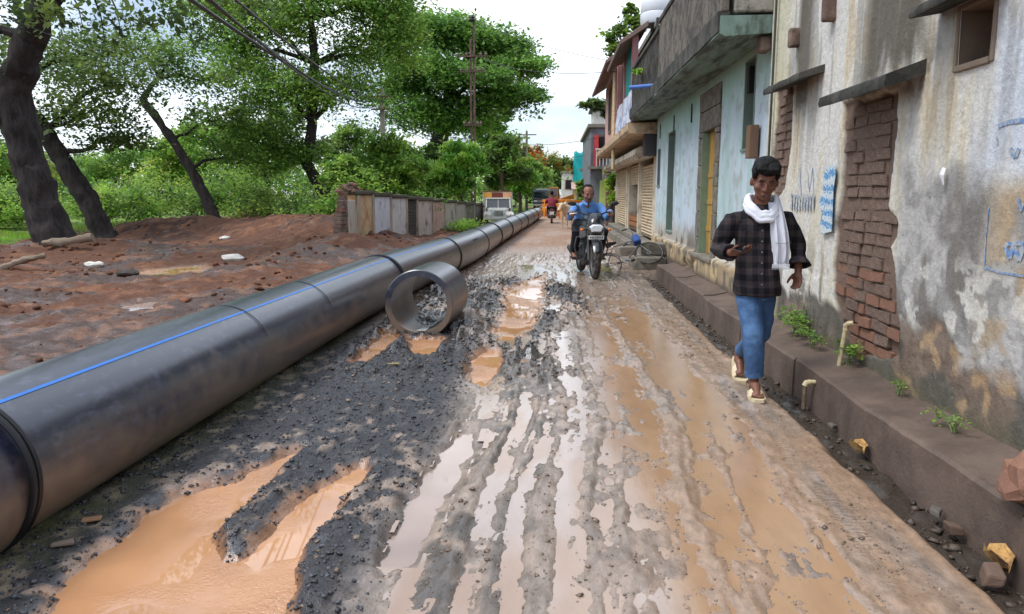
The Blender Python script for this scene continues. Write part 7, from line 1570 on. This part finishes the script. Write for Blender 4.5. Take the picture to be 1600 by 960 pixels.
# --- scooter rider seen from behind, farther on
sb = on_ground(862, 349)
sct = thing('scooter', 'dark scooter ridden away down the middle of the road', 'scooter', (sb.x, sb.y, .0)); sct.scale = (1.08,) * 3
wheel(sct, (0, -.55, .22), .22, .05); wheel(sct, (0, .60, .22), .22, .05)
part(sct, 'rear_body', M_blackp, MB().loft([[(x * w, y, zc + z * h) for x, z in ((-1, -.7), (-.9, .5), (-.4, 1), (.4, 1), (.9, .5), (1, -.7), (.4, -1), (-.4, -1))] for y, w, h, zc in ((-.72, .08, .08, .62), (-.6, .16, .16, .55), (-.2, .18, .2, .5), (.15, .12, .15, .45))]), True)
part(sct, 'seat', M_blackpl, MB().loft([[(-.13, y, z), (.13, y, z), (.11, y, z + .06), (-.11, y, z + .06)] for y, z in ((-.65, .72), (.1, .70))]), bevel=.02); part(sct, 'number_plate', M_platew, MB().box((0, -.76, .48), (.2, .01, .14)), bevel=.005); part(sct, 'tail_lamp', material('red_lens', lin(170, 30, 30), .25), MB().box((0, -.74, .62), (.14, .03, .05)), bevel=.008)
part(sct, 'leg_shield', M_blackp, MB().loft([[(-.2, .45, .25), (.2, .45, .25), (.2, .49, .25), (-.2, .49, .25)], [(-.24, .52, .6), (.24, .52, .6), (.24, .56, .6), (-.24, .56, .6)], [(-.14, .42, .92), (.14, .42, .92), (.14, .46, .92), (-.14, .46, .92)]]), bevel=.02); part(sct, 'handlebar', M_blackpl, MB().tube([(-.34, .28, .96), (-.15, .40, .98), (.15, .40, .98), (.34, .28, .96)], .016, 8), True); part(sct, 'floorboard', M_blackpl, MB().span((-.18, .1, .22), (.18, .5, .28)))
sp_ = thing('person', 'person in a maroon top seen from behind on the distant scooter', 'person', tuple(sct.location)); sp_.scale = sct.scale
bb = MB(); SMx = Matrix.Translation((0, -.12, 1.36)) @ Matrix.Rotation(math.pi, 4, 'Z'); head_shapes(bb, SMx, 1.0); bb.tube([(0, -.18, 1.1), (0, -.13, 1.3)], .055, 10); rings_z(bb, [(0, -.22, .78, .14, .12), (0, -.2, 1.0, .15, .11), (0, -.17, 1.12, .16, .09)])
for s in (-1, 1): bb.tube([(s * .18, -.17, 1.1), (s * .27, .02, .95), (s * .28, .24, .97)], [.045, .04, .03], 8); bb.tube([(s * .1, -.2, .8), (s * .17, .2, .72), (s * .14, .25, .33)], [.09, .06, .04], 8); hand_shapes(bb, (s * .28, .24, .97), (0, .8, -.1), (0, .1, -1), 1, .9, thumb=-s); foot_shapes(bb, (s * .14, .25, .36), (s * .14, .42, .30))
remesh('body', bb, .016, M_skin, sp_, 3, local=True); bb = MB(); rings_z(bb, [(0, -.22, .74, .18, .15), (0, -.2, .95, .185, .14), (0, -.17, 1.1, .19, .105), (0, -.15, 1.17, .1, .08)])
for s in (-1, 1): bb.tube([(s * .18, -.17, 1.09), (s * .27, .02, .95), (s * .28, .2, .965)], [.075, .06, .05], 10)
remesh('shirt', bb, .014, material('maroon_cloth', lin(128, 40, 58), .85, .1, 8), sp_, 3, wrinkle=.01, local=True); bb = MB()
for s in (-1, 1): bb.tube([(s * .1, -.2, .8), (s * .17, .2, .72), (s * .14, .25, .40)], [.11, .08, .06], 10)
remesh('trousers', bb, .014, MATS['dark_trousers'], sp_, 3, local=True); bb = MB(); bb.ball((0, -.15, 1.40), (.085, .10, .095), 14, 10); remesh('hair', bb, .012, MATS['black_hair'], sp_, 2, local=True)

# --- pale cow standing on the road, facing the camera a little aslant
cb = on_ground(889, 358)
cow = thing('cow', 'pale bony cow standing on the road behind the motorcycle', 'cow', (cb.x, cb.y + .3, 0), rotz=-.45); cow.scale = (.86,) * 3
c = MB()
def ring_y(levels, n=16):
    return [[Vector((cx + rx * math.cos(a), y, cz + rz * math.sin(a))) for a in [2 * math.pi * k / n for k in range(n)]] for cx, y, cz, rx, rz in levels]
c.loft(ring_y([(0, -.62, .98, .12, .20), (0, -.50, .92, .19, .30), (0, -.25, .88, .24, .33), (0, .15, .86, .27, .33), (0, .50, .92, .25, .27), (0, .72, 1.0, .20, .20), (0, .82, 1.02, .10, .12)]))
c.tube([(0, -.50, 1.02), (0, -.72, 1.12), (0, -.88, 1.16)], [.17, .13, .11], 12); c.tube([(0, -.80, 1.20), (0, -.98, 1.10), (0, -1.14, .94), (0, -1.20, .88)], [.105, .095, .07, .062], 12); c.ball((0, -.42, 1.22), (.09, .16, .10), 12, 8)
for s in (-1, 1):
    c.tube([(s * .14, -.48, .80), (s * .14, -.50, .55), (s * .13, -.48, .40), (s * .13, -.49, .08), (s * .13, -.51, 0)], [.10, .065, .048, .034, .046], 10)
    c.tube([(s * .16, .62, .92), (s * .17, .50, .66), (s * .16, .66, .42), (s * .15, .62, .10), (s * .15, .60, 0)], [.15, .09, .05, .036, .046], 10); c.tube([(s * .09, -.86, 1.22), (s * .18, -.86, 1.22), (s * .25, -.88, 1.18)], [.03, .045, .012], 8)
c.tube([(0, .80, 1.06), (0, .90, .95), (.02, .90, .6), (.02, .88, .4)], [.035, .025, .018, .03], 8)
remesh('body', c, .024, material('cream_hide', lin(206, 184, 156), .85, .12, 3, second=lin(160, 128, 100), second_amount=.36, second_scale=2), cow, 4, local=True)
for s in (-1, 1): MB().tube([(s * .06, -.86, 1.27), (s * .14, -.87, 1.36), (s * .13, -.90, 1.48)], [.025, .018, .006], 8).build('horn', material('grey_horn', lin(92, 84, 78), .5), cow, smooth=True, local=True); MB().ball((s * .075, -.97, 1.14), .016, 8, 6).build('eye', M_dark, cow, local=True)
MB().ball((0, -1.215, .885), (.058, .035, .045), 10, 8).build('muzzle', material('dark_muzzle', lin(70, 58, 54), .5), cow, smooth=True, local=True)
